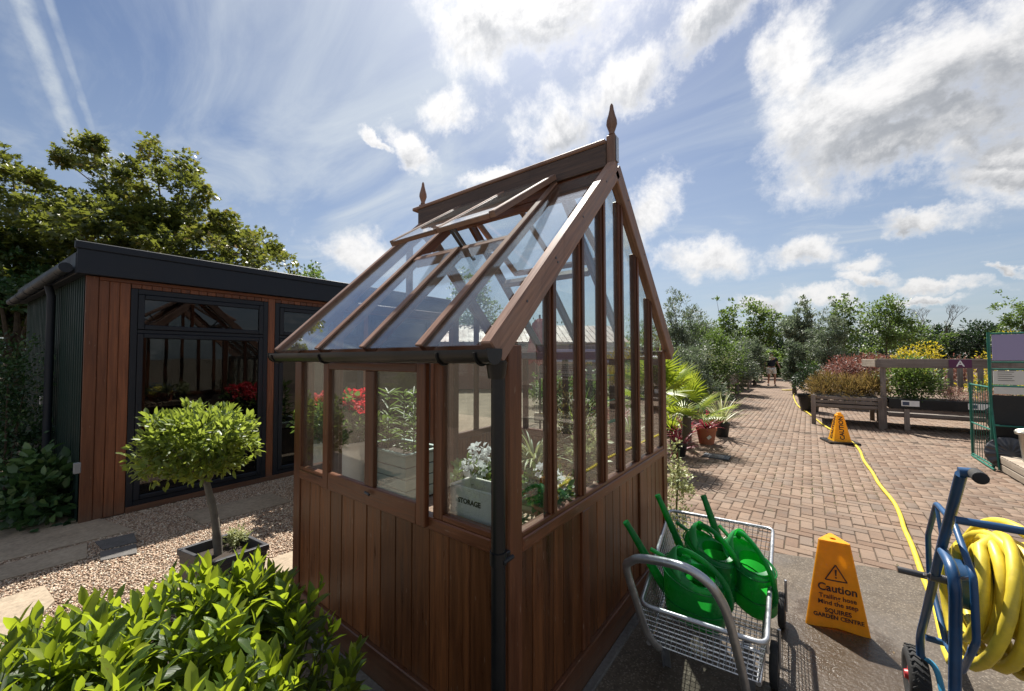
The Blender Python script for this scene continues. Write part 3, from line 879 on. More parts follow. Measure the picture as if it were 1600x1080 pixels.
ca, sa = np.cos(a)[:, None], np.sin(a)[:, None]
V = np.stack([V[..., 0] * ca - V[..., 1] * sa, V[..., 0] * sa + V[..., 1] * ca, V[..., 2]], -1)
V += np.stack([px, py, rg.uniform(-.002, .007, n)], -1)[:, None, :]
T = (of[None] + (np.arange(n) * 6)[:, None, None]).reshape(-1, 3)
tag(npmesh('gravel', V.reshape(-1, 3), T, 'pebble', None, np.repeat(rg.uniform(0, 1, n), 8)), 'buff and pink gravel chippings around the path slabs', 'gravel', kind='stuff')

# ================================================================== greenhouse
X0, X1, Y0, Y1 = -2.654, -.905, 1.165, 3.204
EA, RI, CIL = 1.64, 2.72, .895
YM = (Y0 + Y1) / 2
GH = thing('greenhouse', 'red cedar greenhouse with glass roof, open roof vents and boarded lower walls', 'greenhouse', ((X0 + X1) / 2, YM, 0))
def part(name, m, build, smooth=False, parent=GH):
    b = MB(); build(b); return b.build(name, m, parent, smooth)
PW = .085
# corner posts
for (x, y) in ((X1 - PW / 2, Y0 + PW / 2 + .005), (X0 + PW / 2, Y0 + PW / 2), (X1 - PW / 2, Y1 - PW / 2), (X0 + PW / 2, Y1 - PW / 2)):
    part('corner_post', 'cedar', lambda b: b.box(x - PW / 2, x + PW / 2, y - PW / 2, y + PW / 2, .02, EA + .01, .004, 'z'))
# plinth rails
part('plinth_rail', 'cedar', lambda b: b.box(X0 + .01, X1 - .002, Y0 - .012, Y0 + .03, .01, .165, .005))
part('plinth_rail', 'cedar', lambda b: b.box(X1 - .035, X1 + .012, Y0 + .03, Y1, .01, .165, .005))
part('plinth_rail', 'cedar', lambda b: b.box(X0 + .01, X1 - .002, Y1 - .04, Y1 + .01, .01, .165, .005))
part('base_curb', 'slab_dark', lambda b: b.box(X1 + .012, X1 + .055, Y0 - .05, Y1 + .03, -.02, .018, .004))
part('base_curb', 'slab_dark', lambda b: b.box(X0 - .03, X1 + .055, Y0 - .06, Y0 - .012, -.02, .018, .004))
# side wall boards (face towards -Y)
xs = X0 + PW; nb = 13; bw = (X1 - .085 - xs) / nb
for i in range(nb):
    a_ = xs + i * bw
    part('wall_board', 'cedar_board', lambda b: b.box(a_ + .0022, a_ + bw - .0022, Y0 + .008 + g.uniform(-.001, .001), Y0 + .024, .165, CIL - .05, .0035, 'z'))
part('wall_lining', 'dark_timber', lambda b: b.box(xs, X1 - .085, Y0 + .026, Y0 + .036, .165, CIL - .05, .001, 'z'))
# gable boards with two broad muntins
def gable_boards(ya, yb, n_):
    w_ = (yb - ya) / n_
    for i in range(n_):
        part('wall_board', 'cedar_board', lambda b: b.box(X1 - .026, X1 - .010 + g.uniform(-.001, .001), ya + i * w_ + .0022, ya + (i + 1) * w_ - .0022, .165, CIL - .055, .0035, 'z'))
gp = [Y0 + PW + .005, 1.80, 2.62, Y1 - PW]
gable_boards(gp[0], gp[1] - .04, 6); gable_boards(gp[1] + .04, gp[2] - .04, 7); gable_boards(gp[2] + .04, gp[3], 5)
for y in gp[1:3]:
    part('muntin', 'cedar', lambda b: b.box(X1 - .03, X1 + .002, y - .04, y + .04, .165, CIL - .055, .004, 'z'))
part('wall_lining', 'dark_timber', lambda b: b.box(X1 - .040, X1 - .028, gp[0], gp[3], .165, CIL - .055, .001, 'z'))
part('cill_rail', 'cedar', lambda b: b.box(X1 - .05, X1 + .004, gp[0], gp[3], CIL - .055, CIL, .005))
part('glazing_cill', 'cedar', lambda b: b.box(X1 - .045, X1 - .002, gp[0], gp[3], CIL, CIL + .022, .004))
for i in range(1):
    part('back_wall_lining', 'cedar_board', lambda b: b.box(X0 + PW, X1 - PW, Y1 - .03, Y1 - .01, .165, CIL - .055, .003, 'z'))
    part('cill_rail', 'cedar', lambda b: b.box(X0 + PW, X1 - PW, Y1 - .05, Y1 + .004, CIL - .055, CIL + .01, .005))
# left gable: low wall on both sides of the open doorway
for (ya, yb) in ((Y0 + PW, 1.42), (2.55, Y1 - PW)):
    part('wall_board', 'cedar_board', lambda b: b.box(X0 + .01, X0 + .026, ya, yb, .02, CIL - .055, .003, 'z'))
    part('cill_rail', 'cedar', lambda b: b.box(X0 - .004, X0 + .05, ya, yb, CIL - .055, CIL, .005))
for y in (1.42, 2.55):
    part('door_post', 'cedar', lambda b: b.box(X0 + .002, X0 + .07, y - .035, y + .035, .02, 2.0, .004, 'z'))
part('door_head', 'cedar', lambda b: b.box(X0 + .004, X0 + .06, 1.455, 2.515, 1.93, 2.0, .004))
# side cill and window frames
SASH0, SASH1 = -2.232, -1.345
part('cill_rail', 'cedar', lambda b: b.box(X0 + PW, X1 - .085, Y0 - .004, Y0 + .05, CIL - .05, CIL + .004, .005))
part('glazing_cill', 'cedar', lambda b: b.box(X0 + PW, SASH0 - .002, Y0 + .002, Y0 + .045, CIL + .004, CIL + .024, .004))
part('glazing_cill', 'cedar', lambda b: b.box(-1.268, X1 - .09, Y0 + .002, Y0 + .045, CIL + .004, CIL + .03, .004))
part('stud', 'cedar', lambda b: b.box(-1.328, -1.270, Y0 + .002, Y0 + .055, CIL + .004, EA - .06, .004, 'z'))
part('stud', 'cedar', lambda b: b.box(-2.250, -2.205, Y0 + .012, Y0 + .055, CIL + .004, EA - .06, .004, 'z'))
part('eaves_plate', 'cedar', lambda b: b.box(X0 + .01, X1 - .01, Y0 + .003, Y0 + .055, EA - .06, EA + .012, .004))
part('eaves_plate', 'cedar', lambda b: b.box(X0 + .01, X1 - .01, Y1 - .055, Y1 - .003, EA - .06, EA + .012, .004))
# hinged side window, standing proud
YS0, YS1 = Y0 - .030, Y0 + .0
ws = bpy.data.objects.new('window_sash', None)
SH = None
def sash():
    b = MB(); b.box(SASH0, SASH0 + .060, YS0, YS1, .86, 1.575, .004, 'z'); root = b.build('window_sash', 'cedar', GH)
    sp = lambda nm, f: (lambda bb: (f(bb), bb.build(nm, 'cedar', root)))(MB())
    sp('stile', lambda b: b.box(SASH1 - .060, SASH1, YS0, YS1, .86, 1.575, .004, 'z'))
    sp('rail', lambda b: b.box(SASH0 + .060, SASH1 - .060, YS0, YS1, 1.535, 1.575, .004))
    sp('rail', lambda b: b.box(SASH0 + .060, SASH1 - .060, YS0 + .001, YS1, .86, .955, .004))
    sp('mullion', lambda b: b.box(-1.815, -1.735, YS0 + .004, YS1, .955, 1.535, .004, 'z'))
    for (a_, c_) in ((SASH0 + .06, -1.815), (-1.735, SASH1 - .06)):
        b = MB(); b.box(a_, c_, Y0 - .012, Y0 - .008, .955, 1.535, .001); b.build('glass_pane', 'glass', root)
    for x in (-2.08, -1.47):
        b = MB(); b.box(x - .045, x + .045, YS0 - .003, YS0 + .002, 1.578, 1.590, .001); b.build('hinge', 'galv', root)
    b = MB(); b.tube([(-1.78, YS0 - .012, .93), (-1.74, YS0 - .014, .925)], .006, 6); b.build('latch', 'steel_dark', root)
sash()
def pane(x0, x1, y0, y1, z0, z1, m='glass'):
    return part('glass_pane', m, lambda b: b.box(x0, x1, y0, y1, z0, z1, .0005))
pane(X0 + PW, -2.250, Y0 + .020, Y0 + .024, CIL + .024, EA - .06)
pane(-1.270, X1 - .09, Y0 + .020, Y0 + .024, CIL + .03, EA - .06)
# gable studs (right end) and their panes up to the rafters
studs = [1.496, 1.776, 2.041, 2.302, 2.575, 2.844, 3.08]
def roofz(y): return EA + (min(y, 2 * YM - y) - (Y0 - .085)) * (RI - EA) / (YM - (Y0 - .085)) 
for y in studs[:-1]:
    part('gable_stud', 'cedar', lambda b: b.box(X1 - .045, X1 - .002, y - .026, y + .026, CIL + .022, roofz(y) - .045, .004, 'z'))
    part('glazing_bar', 'cedar', lambda b: b.box(X1 - .0015, X1 + .008, y - .013, y + .013, CIL + .022, roofz(y) - .05, .003, 'z'))
ed = [Y0 + PW + .005] + [s_ for s_ in studs[:-1]] + [Y1 - PW]
for i in range(len(ed) - 1):
    a_, c_ = ed[i] + (.026 if i else 0), ed[i + 1] - (.026 if i < len(ed) - 2 else 0)
    za, zc = roofz(a_) - .05, roofz(c_) - .05
    zt = [za, zc]
    b = MB(); xx = X1 - .022
    if a_ < YM < c_: poly = [(a_, CIL + .022), (c_, CIL + .022), (c_, zc), (YM, roofz(YM) - .06), (a_, za)]
    else: poly = [(a_, CIL + .022), (c_, CIL + .022), (c_, zc), (a_, za)]
    k = len(poly)
    vs = [(xx, p, q) for p, q in poly] + [(xx + .004, p, q) for p, q in poly]
    b.add(vs, [list(range(k))[::-1], [k + i_ for i_ in range(k)]] + [[i_, (i_ + 1) % k, k + (i_ + 1) % k, k + i_] for i_ in range(k)])
    b.build('glass_pane', 'glass', GH)
# left gable studs and glass
for y in (1.18 + .30, 2.20 - .15, 2.62 + .25):
    zb = 2.0 if 1.42 < y < 2.55 else CIL
    part('gable_stud', 'cedar', lambda b: b.box(X0 + .004, X0 + .045, y - .022, y + .022, zb, roofz(y) - .045, .004, 'z'))
for (ya, yb) in ((Y0 + PW, 1.385), (2.585, Y1 - PW)):
    b = MB(); xx = X0 + .022; poly = [(ya, CIL), (yb, CIL), (yb, roofz(yb) - .05), (ya, roofz(ya) - .05)]; k = 4
    vs = [(xx, p, q) for p, q in poly] + [(xx + .004, p, q) for p, q in poly]
    b.add(vs, [list(range(k))[::-1], [k + i_ for i_ in range(k)]] + [[i_, (i_ + 1) % k, k + (i_ + 1) % k, k + i_] for i_ in range(k)])
    b.build('glass_pane', 'glass', GH)
# back wall glazing bars
for x in (-2.25, -1.80, -1.34):
    part('stud', 'cedar', lambda b: b.box(x - .024, x + .024, Y1 - .045, Y1 - .004, CIL + .01, EA - .06, .004, 'z'))
for (a_, c_) in ((X0 + PW, -2.274), (-2.226, -1.824), (-1.776, -1.364), (-1.316, X1 - PW)):
    pane(a_, c_, Y1 - .024, Y1 - .020, CIL + .01, EA - .06)
# roof
YE = Y0 - .085
sl_ = math.atan2(RI - EA, YM - YE)
def rp(y, lift=0.0, front=True):
    """point on the roof plane at run y (front slope), lifted normal to it"""
    z = EA + (y - YE) * (RI - EA) / (YM - YE)
    y2, z2 = y - lift * math.sin(sl_), z + lift * math.cos(sl_)
    return (y2, z2) if front else (2 * YM - y2, z2)
RX_ = [X0 + .03, -2.125, -1.69, -1.275, X1 - .03]
XBAR = 1.70
for fr in (True, False):
    for i, x in enumerate(RX_):
        if i == 2: ye = XBAR
        else: ye = YM - .03
        wd, hg = (.036, .06)
        if i in (0, 4): continue
        def f(b, x=x, ye=ye):
            p0 = rp(YE - .01, 0, fr); p1 = rp(ye, 0, fr)
            b.beam((x, p0[0], p0[1]), (x, p1[0], p1[1]), .030, .055, (0, -1 if fr else 1, 1), .004)
        part('rafter', 'cedar', f)
        def f2(b, x=x, ye=ye):
            p0 = rp(YE - .015, .034, fr); p1 = rp(ye, .034, fr)
            b.beam((x, p0[0], p0[1]), (x, p1[0], p1[1]), .042, .012, (0, -1 if fr else 1, 1), .004)
        part('rafter_cap', 'cedar_sunlit', f2)
    # barge boards
    for x, wd in ((X0 + .045, .05), (X1 + .004, .052)):
        def f3(b, x=x, wd=wd):
            p0 = rp(YE - .02, -.005, fr); p1 = rp(YM - .004, -.005, fr)
            b.beam((x, p0[0], p0[1]), (x, p1[0], p1[1]), wd, .105, (0, -1 if fr else 1, 1), .005)
        o = part('barge_board', 'cedar_sunlit', f3)
        for k in (.16, .36, .60, .86):
            for dy in ((.0, .022) if k == .36 else (0,)):
                p = rp(YE + (YM - YE) * k, .012 - dy, fr)
                b = MB(); b.tube([(x + (wd / 2 - .001 if x > -1.5 else -wd / 2 - .002), p[0], p[1]), (x + (wd / 2 + .002 if x > -1.5 else -wd / 2 + .001), p[0], p[1])], .0055, 8); b.build('screw', 'steel_dark', o)
    # trimmer across the vent opening
    def f4(b):
        p = rp(XBAR, -.002, fr); b.beam((RX_[1] + .02, *p), (RX_[3] - .02, *p), .045, .06, (0, -math.sin(sl_) * (1 if fr else -1), math.cos(sl_)), .004)
    part('vent_trimmer', 'cedar_sunlit', f4)
    # glass
    def rg_(xa, xb, ya, yb):
        b = MB(); L_ = .004
        a0 = rp(ya, .022, fr); a1 = rp(yb, .022, fr); t0 = rp(ya, .026, fr); t1 = rp(yb, .026, fr)
        b.add([(xa, *a0), (xb, *a0), (xb, *a1), (xa, *a1), (xa, *t0), (xb, *t0), (xb, *t1), (xa, *t1)],
              [[0, 3, 2, 1], [4, 5, 6, 7], [0, 1, 5, 4], [1, 2, 6, 5], [2, 3, 7, 6], [3, 0, 4, 7]])
        b.build('roof_pane', 'glass_roof', GH)
    rg_(RX_[0] + .01, RX_[1] - .016, YE - .012, YM - .04)
    rg_(RX_[1] + .016, RX_[2] - .016, YE - .012, XBAR + .03)
    rg_(RX_[2] + .016, RX_[3] - .016, YE - .012, XBAR + .03)
    rg_(RX_[3] + .016, RX_[4] - .028, YE - .012, YM - .04)
    # open vent
    hy, hz = (YM - .055, RI + .035)
    ly, lz = (1.515, 2.335) if fr else (1.505, 2.36)
    if not fr: hy, ly = 2 * YM - hy, 2 * YM - ly
    dvec = Vector((0, ly - hy, lz - hz)); Ln = dvec.length; dn = dvec.normalized(); nrm = Vector((0, -dn.z, dn.y)) * (1 if fr else -1)
    if nrm.z < 0: nrm = -nrm
    def VP(x, t, l=0): q = Vector((x, hy, hz)) + dn * (Ln * t) + nrm * l; return q
    vx0, vx1, vxm = RX_[1] - .015, RX_[3] + .015, RX_[2]
    b = MB(); b.beam(VP(vx0 + .02, 0), VP(vx0 + .02, 1), .038, .038, tuple(nrm), .004); vent = b.build('roof_vent', 'cedar_sunlit', GH)
    for x in (vxm, vx1 - .02):
        b = MB(); b.beam(VP(x, 0, .001), VP(x, 1, .001), .030 if x == vxm else .038, .036, tuple(nrm), .004); b.build('vent_stile', 'cedar_sunlit', vent)
    for t in (.015, .975):
        for (xa, xb) in ((vx0 + .039, vxm - .015), (vxm + .015, vx1 - .039)):
            b = MB(); b.beam(VP(xa, t, -.002), VP(xb, t, -.002), .044 if t > .5 else .03, .030, tuple(nrm), .003); b.build('vent_rail', 'cedar_sunlit', vent)
    for (xa, xb) in ((vx0 + .03, vxm - .01), (vxm + .01, vx1 - .03)):
        b = MB(); q = [VP(xa, .02, .010), VP(xb, .02, .010), VP(xb, 1.03, .010), VP(xa, 1.03, .010)]; q2 = [p + nrm * .004 for p in q]
        b.add(q + q2, [[0, 3, 2, 1], [4, 5, 6, 7], [0, 1, 5, 4], [1, 2, 6, 5], [2, 3, 7, 6], [3, 0, 4, 7]]); b.build('vent_pane', 'glass_roof', vent)
    # opener arms (a vee of flat bars) between trimmer and vent rail
    tp = rp(XBAR, .01, fr); a_ = VP(vxm + .06, .95, -.02)
    b = MB()
    b.beam((vxm + .02, tp[0], tp[1] + .02), tuple(a_), .012, .020, (1, 0, 0), .002)
    b.tube([tuple(VP(vxm - .02, .80, -.02)), (vxm + .03, tp[0] + (.10 if fr else -.10), tp[1] - .04), (vxm + .02, tp[0], tp[1] + .02)], .011, 8)
    b.build('vent_opener', 'steel_dark', vent, True)
# ridge board with capping, and finials
part('ridge_board', 'cedar', lambda b: b.box(X0 + .0, X1 - .01, YM - .018, YM + .018, RI - .06, RI + .150, .003))
part('ridge_capping', 'cedar_sunlit', lambda b: b.box(X0 - .06, X1 - .032, YM - .045, YM + .045, RI + .150, RI + .178, .006))
for sgn in (1, -1):
    part('ridge_flashing', 'dark_timber', lambda b: b.box(X0 + .01, X1 - .03, YM + sgn * .020, YM + sgn * .038, RI + .012, RI + .148, .003))
for (x, dz) in ((X1 - .005, 0), (X0 + .03, .0)):
    def fin(b):
        b.box(x - .027, x + .027, YM - .024, YM + .024, RI - .02, RI + .20, .004, 'z')
        b.lathe([(.012, .20), (.021, .207), (.016, .222), (.024, .245), (.032, .27), (.030, .295), (.020, .33), (.013, .36), (.010, .385), (.004, .397), (0, .398)], (x, YM, RI), 18)
    part('finial', 'cedar_sunlit', fin, True)
part('gable_plate', 'galv', lambda b: b.box(X1 + .024, X1 + .030, YM - .014, YM + .020, RI + .035, RI + .185, .002))
# inner collar bars
part('tie_bar', 'cedar', lambda b: b.box(X0 + .05, X1 - .05, YM - .018, YM + .018, RI - .11, RI - .062, .004))
# gutter + downpipe
def gutter(b):
    yc, zc, rr = YE - .040, EA - .024, .038
    prof = [(math.cos(t) * rr, math.sin(t) * rr) for t in np.linspace(PI, 2 * PI, 11)]
    prof = [(prof[0][0], .012)] + prof + [(prof[-1][0], .012)]
    inn = [(p[0] * .90, p[1] * .90 + (.001)) for p in prof]
    x0, x1 = X0 + .008, X1 + .035
    vs = []; fs = []
    allp = prof + inn[::-1]; k = len(allp)
    for x in (x0, x1): vs += [(x, yc + p[0], zc + p[1]) for p in allp]
    for i in range(k): fs.append([i, (i + 1) % k, k + (i + 1) % k, k + i])
    b.add(vs, fs)
    for x in (x0 - .002, x1 - .002):
        pr = [(math.cos(t) * rr * 1.08, math.sin(t) * rr * 1.08) for t in np.linspace(PI, 2 * PI, 11)] + [(rr * 1.08, .016), (-rr * 1.08, .016)]
        vs = [(x, yc + p[0], zc + p[1]) for p in pr] + [(x + .006, yc + p[0], zc + p[1]) for p in pr]; kk = len(pr)
        b.add(vs, [list(range(kk))[::-1], [kk + i for i in range(kk)]] + [[i, (i + 1) % kk, kk + (i + 1) % kk, kk + i] for i in range(kk)])
part('gutter', 'black_plastic', gutter, True)
for x in (X0 + .06, -2.02, -1.12, X1 - .02):
    def brk(b):
        pr = [(YE - .040 + math.cos(t) * .042, EA - .024 + math.sin(t) * .042) for t in np.linspace(PI * .98, 2 * PI, 10)]
        b.tube([(x, p[0], p[1]) for p in pr] + [(x, Y0, EA - .035)], .0055, 6)
    part('gutter_bracket', 'black_plastic', brk, True)
def pipe(b):
    xc, yc = X1 + .002, Y0 - .062
    b.tube([(xc, yc, EA - .06), (xc, yc, .02)], .026, 20)
    b.lathe([(.030, 0), (.030, .05)], (xc, yc, EA - .10), 20)
    b.lathe([(.031, 0), (.031, .045)], (xc, yc, .86), 20)
part('downpipe', 'black_plastic', pipe, True)
part('pipe_clip', 'black_plastic', lambda b: (b.box(X1 - .012, X1 + .012, Y0 - .06, Y0, .862, .888, .003), b.tube([(X1 + .030, Y0 - .07, .875), (X1 + .030, Y0 - .012, .875)], .008, 8)))
part('gutter_outlet', 'black_plastic', lambda b: b.lathe([(.031, 0), (.036, .03), (.040, .06)], (X1 + .0, Y0 - .068, EA - .115), 20), True)
# floor of the greenhouse
fl = tray_sheet('greenhouse_floor', [(X0 - .1, Y0 + .04), (X1 - .04, Y0 + .04), (X1 - .04, Y1 - .04), (X0 - .1, Y1 - .04)], -.02, .010, 'slab_stone')
# slatted staging under the right-hand glass
ST = thing('staging_bench', 'slatted timber staging bench inside the greenhouse behind the right-hand panes', 'bench', (-1.25, 2.0, 0))
zt = .76
for i in range(15):
    y = Y0 + .10 + i * .078
    part('slat', 'staging', lambda b: b.box(-1.62, X1 - .06, y, y + .052, zt, zt + .020, .003, 'x'), parent=ST)
for x in (-1.58, -1.0):
    part('bearer', 'staging', lambda b: b.box(x - .02, x + .02, Y0 + .08, Y0 + 1.30, zt - .06, zt - .0005, .003), parent=ST)
    for y in (Y0 + .12, Y0 + 1.24): part('leg', 'staging', lambda b: b.box(x - .022, x + .022, y - .022, y + .022, .012, zt - .06, .003, 'z'), parent=ST)

# ================================================================== garden room (left)
GX = -5.643; GY0, GY1 = .50, 5.2
GR = thing('garden_room', 'timber and glass garden room with dark flat roof and black framed doors', 'garden room', (GX - 1.8, (GY0 + GY1) / 2, 0))
gpart = lambda n_, m_, f_, sm=False: part(n_, m_, f_, sm, GR)
# cedar boards at the near corner
gpart('corner_board', 'cedar_orange', lambda b: b.box(GX - .03, GX + .012, GY0, GY0 + .088, .005, 2.42, .004, 'z'))
for (a_, c_) in ((.590, .664), (.667, .739), (.742, .820)):
    gpart('cladding_board', 'cedar_orange', lambda b: b.box(GX - .02, GX, a_, c_, .005, 2.385, .004, 'z'))
gpart('base_board', 'cedar_orange', lambda b: b.box(GX - .02, GX + .010, .822, GY1, .004, .062, .003))
gpart('head_board', 'cedar_orange', lambda b: b.box(GX - .02, GX + .008, .59, GY1, 2.386, 2.42, .003))
y = .826
while y < GY1 - .1:
    if not (2.09 < y + .04 < 2.22):
        gpart('head_cladding', 'cedar_orange', lambda b: b.box(GX - .02, GX - .002, y, y + .078, 2.338, 2.384, .003, 'z'))
    y += .0815
for yc in (2.168, 3.55, 4.93): gpart('mullion_board', 'cedar_orange', lambda b: b.box(GX - .02, GX + .006, yc - .040, yc + .040, .063, 2.384, .004, 'z'))
# glazed door sets
def door(y0, y1, nm):
    b = MB(); fx0, fx1 = GX - .055, GX + .010
    b.box(fx0, fx1, y0, y0 + .055, .065, 2.335, .004, 'z'); b.box(fx0, fx1, y1 - .055, y1, .065, 2.335, .004, 'z')
    b.box(fx0, fx1 - .001, y0 + .055, y1 - .055, 2.28, 2.335, .004); b.box(fx0, fx1 - .001, y0 + .055, y1 - .055, .065, .115, .004)
    b.box(fx0, fx1 - .002, y0 + .055, y1 - .055, 1.865, 1.905, .004)
    fr = b.build('door_frame', 'frame_black', GR)
    for (z0, z1, wdt, nm2) in ((1.907, 2.278, .050, 'fanlight_sash'), (.117, 1.863, .046, 'door_leaf')):
        b = MB(); a_, c_ = y0 + .057, y1 - .057; sx0, sx1 = GX - .045, GX + .022
        b.box(sx0, sx1, a_, a_ + wdt, z0, z1, .006, 'z'); b.box(sx0, sx1, c_ - wdt, c_, z0, z1, .006, 'z')
        b.box(sx0, sx1 - .001, a_ + wdt, c_ - wdt, z1 - wdt, z1, .006); b.box(sx0, sx1 - .001, a_ + wdt, c_ - wdt, z0, z0 + wdt, .006)
        le = b.build(nm2, 'frame_black', fr)
        ga, gc, gz0, gz1 = a_ + wdt, c_ - wdt, z0 + wdt, z1 - wdt; s_ = .022
        b = MB(); bx0, bx1 = GX - .030, GX - .012
        b.box(bx0, bx1, ga, ga + s_, gz0, gz1, .001, 'z'); b.box(bx0, bx1, gc - s_, gc, gz0, gz1, .001, 'z')
        b.box(bx0, bx1, ga + s_, gc - s_, gz1 - s_, gz1, .001); b.box(bx0, bx1, ga + s_, gc - s_, gz0, gz0 + s_, .001)
        b.build('glazing_spacer', 'spacer', le)
        b = MB(); b.box(GX - .008, GX - .002, ga, gc, gz0, gz1, .0005); b.build('glass_pane', 'glass_shed', le)
        if nm2 == 'door_leaf':
            b = MB(); b.box(GX - .028, GX - .024, ga + s_, gc - s_, gz1 - .085, gz1 - .079, .001)
            for q in (.2, .5, .8): b.box(GX - .028, GX - .024, ga + (gc - ga) * q, ga + (gc - ga) * q + .004, gz1 - .079, gz1 - s_, .001)
            b.build('glazing_bar', 'spacer', le)
for (a_, c_) in ((.823, 2.125), (2.211, 3.508), (3.592, 4.888)): door(a_, c_, 'door')
# interior shell
gpart('floor_board', 'inner_floor', lambda b: b.box(GX - 3.5, GX - .06, GY0 + .05, GY1, .0, .06, .002))
gpart('inner_wall', 'inner_wall', lambda b: (b.box(GX - 3.55, GX - 3.5, GY0 + .05, GY1, .0, 2.4, .002), b.box(GX - 3.5, GX - .06, GY1 - .05, GY1, .06, 2.4, .002)))
gpart('ceiling_lining', 'inner_wall', lambda b: b.box(GX - 3.5, GX - .06, GY0 + .05, GY1 - .05, 2.36, 2.40, .002))
# roof with deep fascia
gpart('roof', 'fascia', lambda b: b.box(GX - 3.75, GX + .06, GY0 - .05, GY1 + .1, 2.425, 2.62, .004))
gpart('fascia_board', 'fascia', lambda b: b.box(GX + .060, GX + .085, GY0 - .07, GY1 + .12, 2.422, 2.66, .004))
gpart('roof_trim', 'fascia', lambda b: b.box(GX + .03, GX + .098, GY0 - .085, GY1 + .13, 2.662, 2.735, .006))
gpart('roof_edge', 'fascia', lambda b: b.box(GX - 3.75, GX + .03, GY0 - .075, GY0 - .05, 2.42, 2.63, .004))
# gutter along the green side
def gg(b):
    b.tube([(GX + .02, GY0 - .135, 2.47), (GX - 3.7, GY0 - .135, 2.43)], .048, 12)
    for k in range(6): b.lathe([(.052, 0), (.052, .05)], (GX - .3 - k * .62, GY0 - .135, 2.465 - k * .007), 12, Matrix.Rotation(PI / 2, 4, 'Y'))
gpart('gutter', 'fascia', gg, True)
gpart('downpipe', 'fascia', lambda b: b.tube([(GX - 1.15, GY0 - .10, 2.42), (GX - 1.15, GY0 - .075, 2.30), (GX - 1.15, GY0 - .075, .02)], .034, 12), True)
# corrugated green side
def corr(b):
    xs_ = np.arange(0, 3.5, .0125); vs = []; fs = []
    for x in xs_:
        ph = (x % .10) / .10; d = .018 if ph < .40 else (.0 if ph > .5 and ph < .9 else .009)
        vs += [(GX - .04 - x, GY0 - d + .012, .01), (GX - .04 - x, GY0 - d + .012, 2.42)]
    for i in range(len(xs_) - 1): fs.append([2 * i, 2 * i + 2, 2 * i + 3, 2 * i + 1])
    b.add(vs, fs)
    b.box(GX - 3.5, GX - .04, GY0 + .014, GY0 + .05, .01, 2.42, .002)
gpart('metal_cladding', 'green_metal', corr)
KSH = math.tan(R(4.3))
def wall_hit(x, y, yy):
    d = ray(x, y); tt = (yy - KSH * GX) / (d[1] - KSH * d[0]); p = EYE + d * tt
    return np.array([p[0], yy, p[2]])
sp_ = wall_hit(70, 625, GY0 - .03)
gpart('junction_box', 'white_box', lambda b: b.box(sp_[0] - .055, sp_[0] + .035, GY0 - .07, GY0 - .012, sp_[2] - .055, sp_[2] + .05, .006))
gpart('cable', 'black_plastic', lambda b: b.tube([(sp_[0] - .0, GY0 - .04, sp_[2] - .06), (sp_[0] - .04, GY0 - .03, sp_[2] - .4), (sp_[0] - .06, GY0 - .03, .1)], .006, 6), True)
sp2 = wall_hit(118, 732, GY0 - .06)
gpart('outdoor_socket', 'spacer', lambda b: b.box(sp2[0] - .02, sp2[0] + .02, GY0 - .06, GY0 - .012, sp2[2] - .05, sp2[2] + .05, .006))
# the side wall stands a little out of square with the front
for o in GR.children:
    if o.type != 'MESH': continue
    for v in o.data.vertices:
        wx, wy = v.co.x + GR.location.x, v.co.y + GR.location.y
        if wx < GX - .04 and wy < GY0 + .3: v.co.y -= KSH * (GX - .04 - wx)
# chairs / counter silhouettes inside the garden room
CT = thing('display_counter', 'dark display counter standing inside the garden room behind the glass', 'counter', (GX - 1.6, 2.2, .06))
part('worktop', 'inner_floor', lambda b: b.box(GX - 2.0, GX - 1.2, 1.2, 3.0, .90, .94, .004), parent=CT)
part('cabinet', 'inner_wall', lambda b: b.box(GX - 1.95, GX - 1.25, 1.25, 2.95, .06, .90, .004), parent=CT)
# ================================================================== trolley with watering cans
def walong(pts, k):      # smooth a polyline (Catmull-Rom)
    P = [Vector(p) for p in pts]; out = []
    for i in range(len(P) - 1):
        p0, p1, p2, p3 = P[max(i - 1, 0)], P[i], P[i + 1], P[min(i + 2, len(P) - 1)]
        for j in range(k):
            t = j / k
            out.append(.5 * ((2 * p1) + (-p0 + p2) * t + (2 * p0 - 5 * p1 + 4 * p2 - p3) * t * t + (-p0 + 3 * p1 - 3 * p2 + p3) * t ** 3))
    out.append(P[-1]); return out
TR = thing('shopping_trolley', 'galvanised wire basket trolley holding three green watering cans beside the greenhouse wall', 'trolley', (-.45, 2.4, 0))
HR, HF = .50, .285          # rim and basket floor heights
c_bl, c_br = onZ(1046, 797, HR), onZ(1208, 827, HR)
c_fl, c_fr = onZ(1001, 944, HR - .02), onZ(1198, 1008, HR - .02)
rim_top = [Vector(c_fl), Vector(c_bl), Vector(c_br), Vector(c_fr)]
def rounded(corners, r, k=5):
    out = []; n = len(corners)
    for i in range(n):
        p, a_, b_ = corners[i], corners[i - 1], corners[(i + 1) % n]
        d1 = (a_ - p).normalized() * r; d2 = (b_ - p).normalized() * r
        for j in range(k + 1):
            t = j / k; out.append((p + d1) * (1 - t) ** 2 + p * 2 * t * (1 - t) + (p + d2) * t * t)
    return out
part('rim', 'galv', lambda b: b.tube(rounded(rim_top, .045), .0105, 10, closed=True), True, TR)
ctr = sum(rim_top, Vector()) / 4
bot = [Vector((ctr.x + (p.x - ctr.x) * .88, ctr.y + (p.y - ctr.y) * .90, HF)) for p in rim_top]
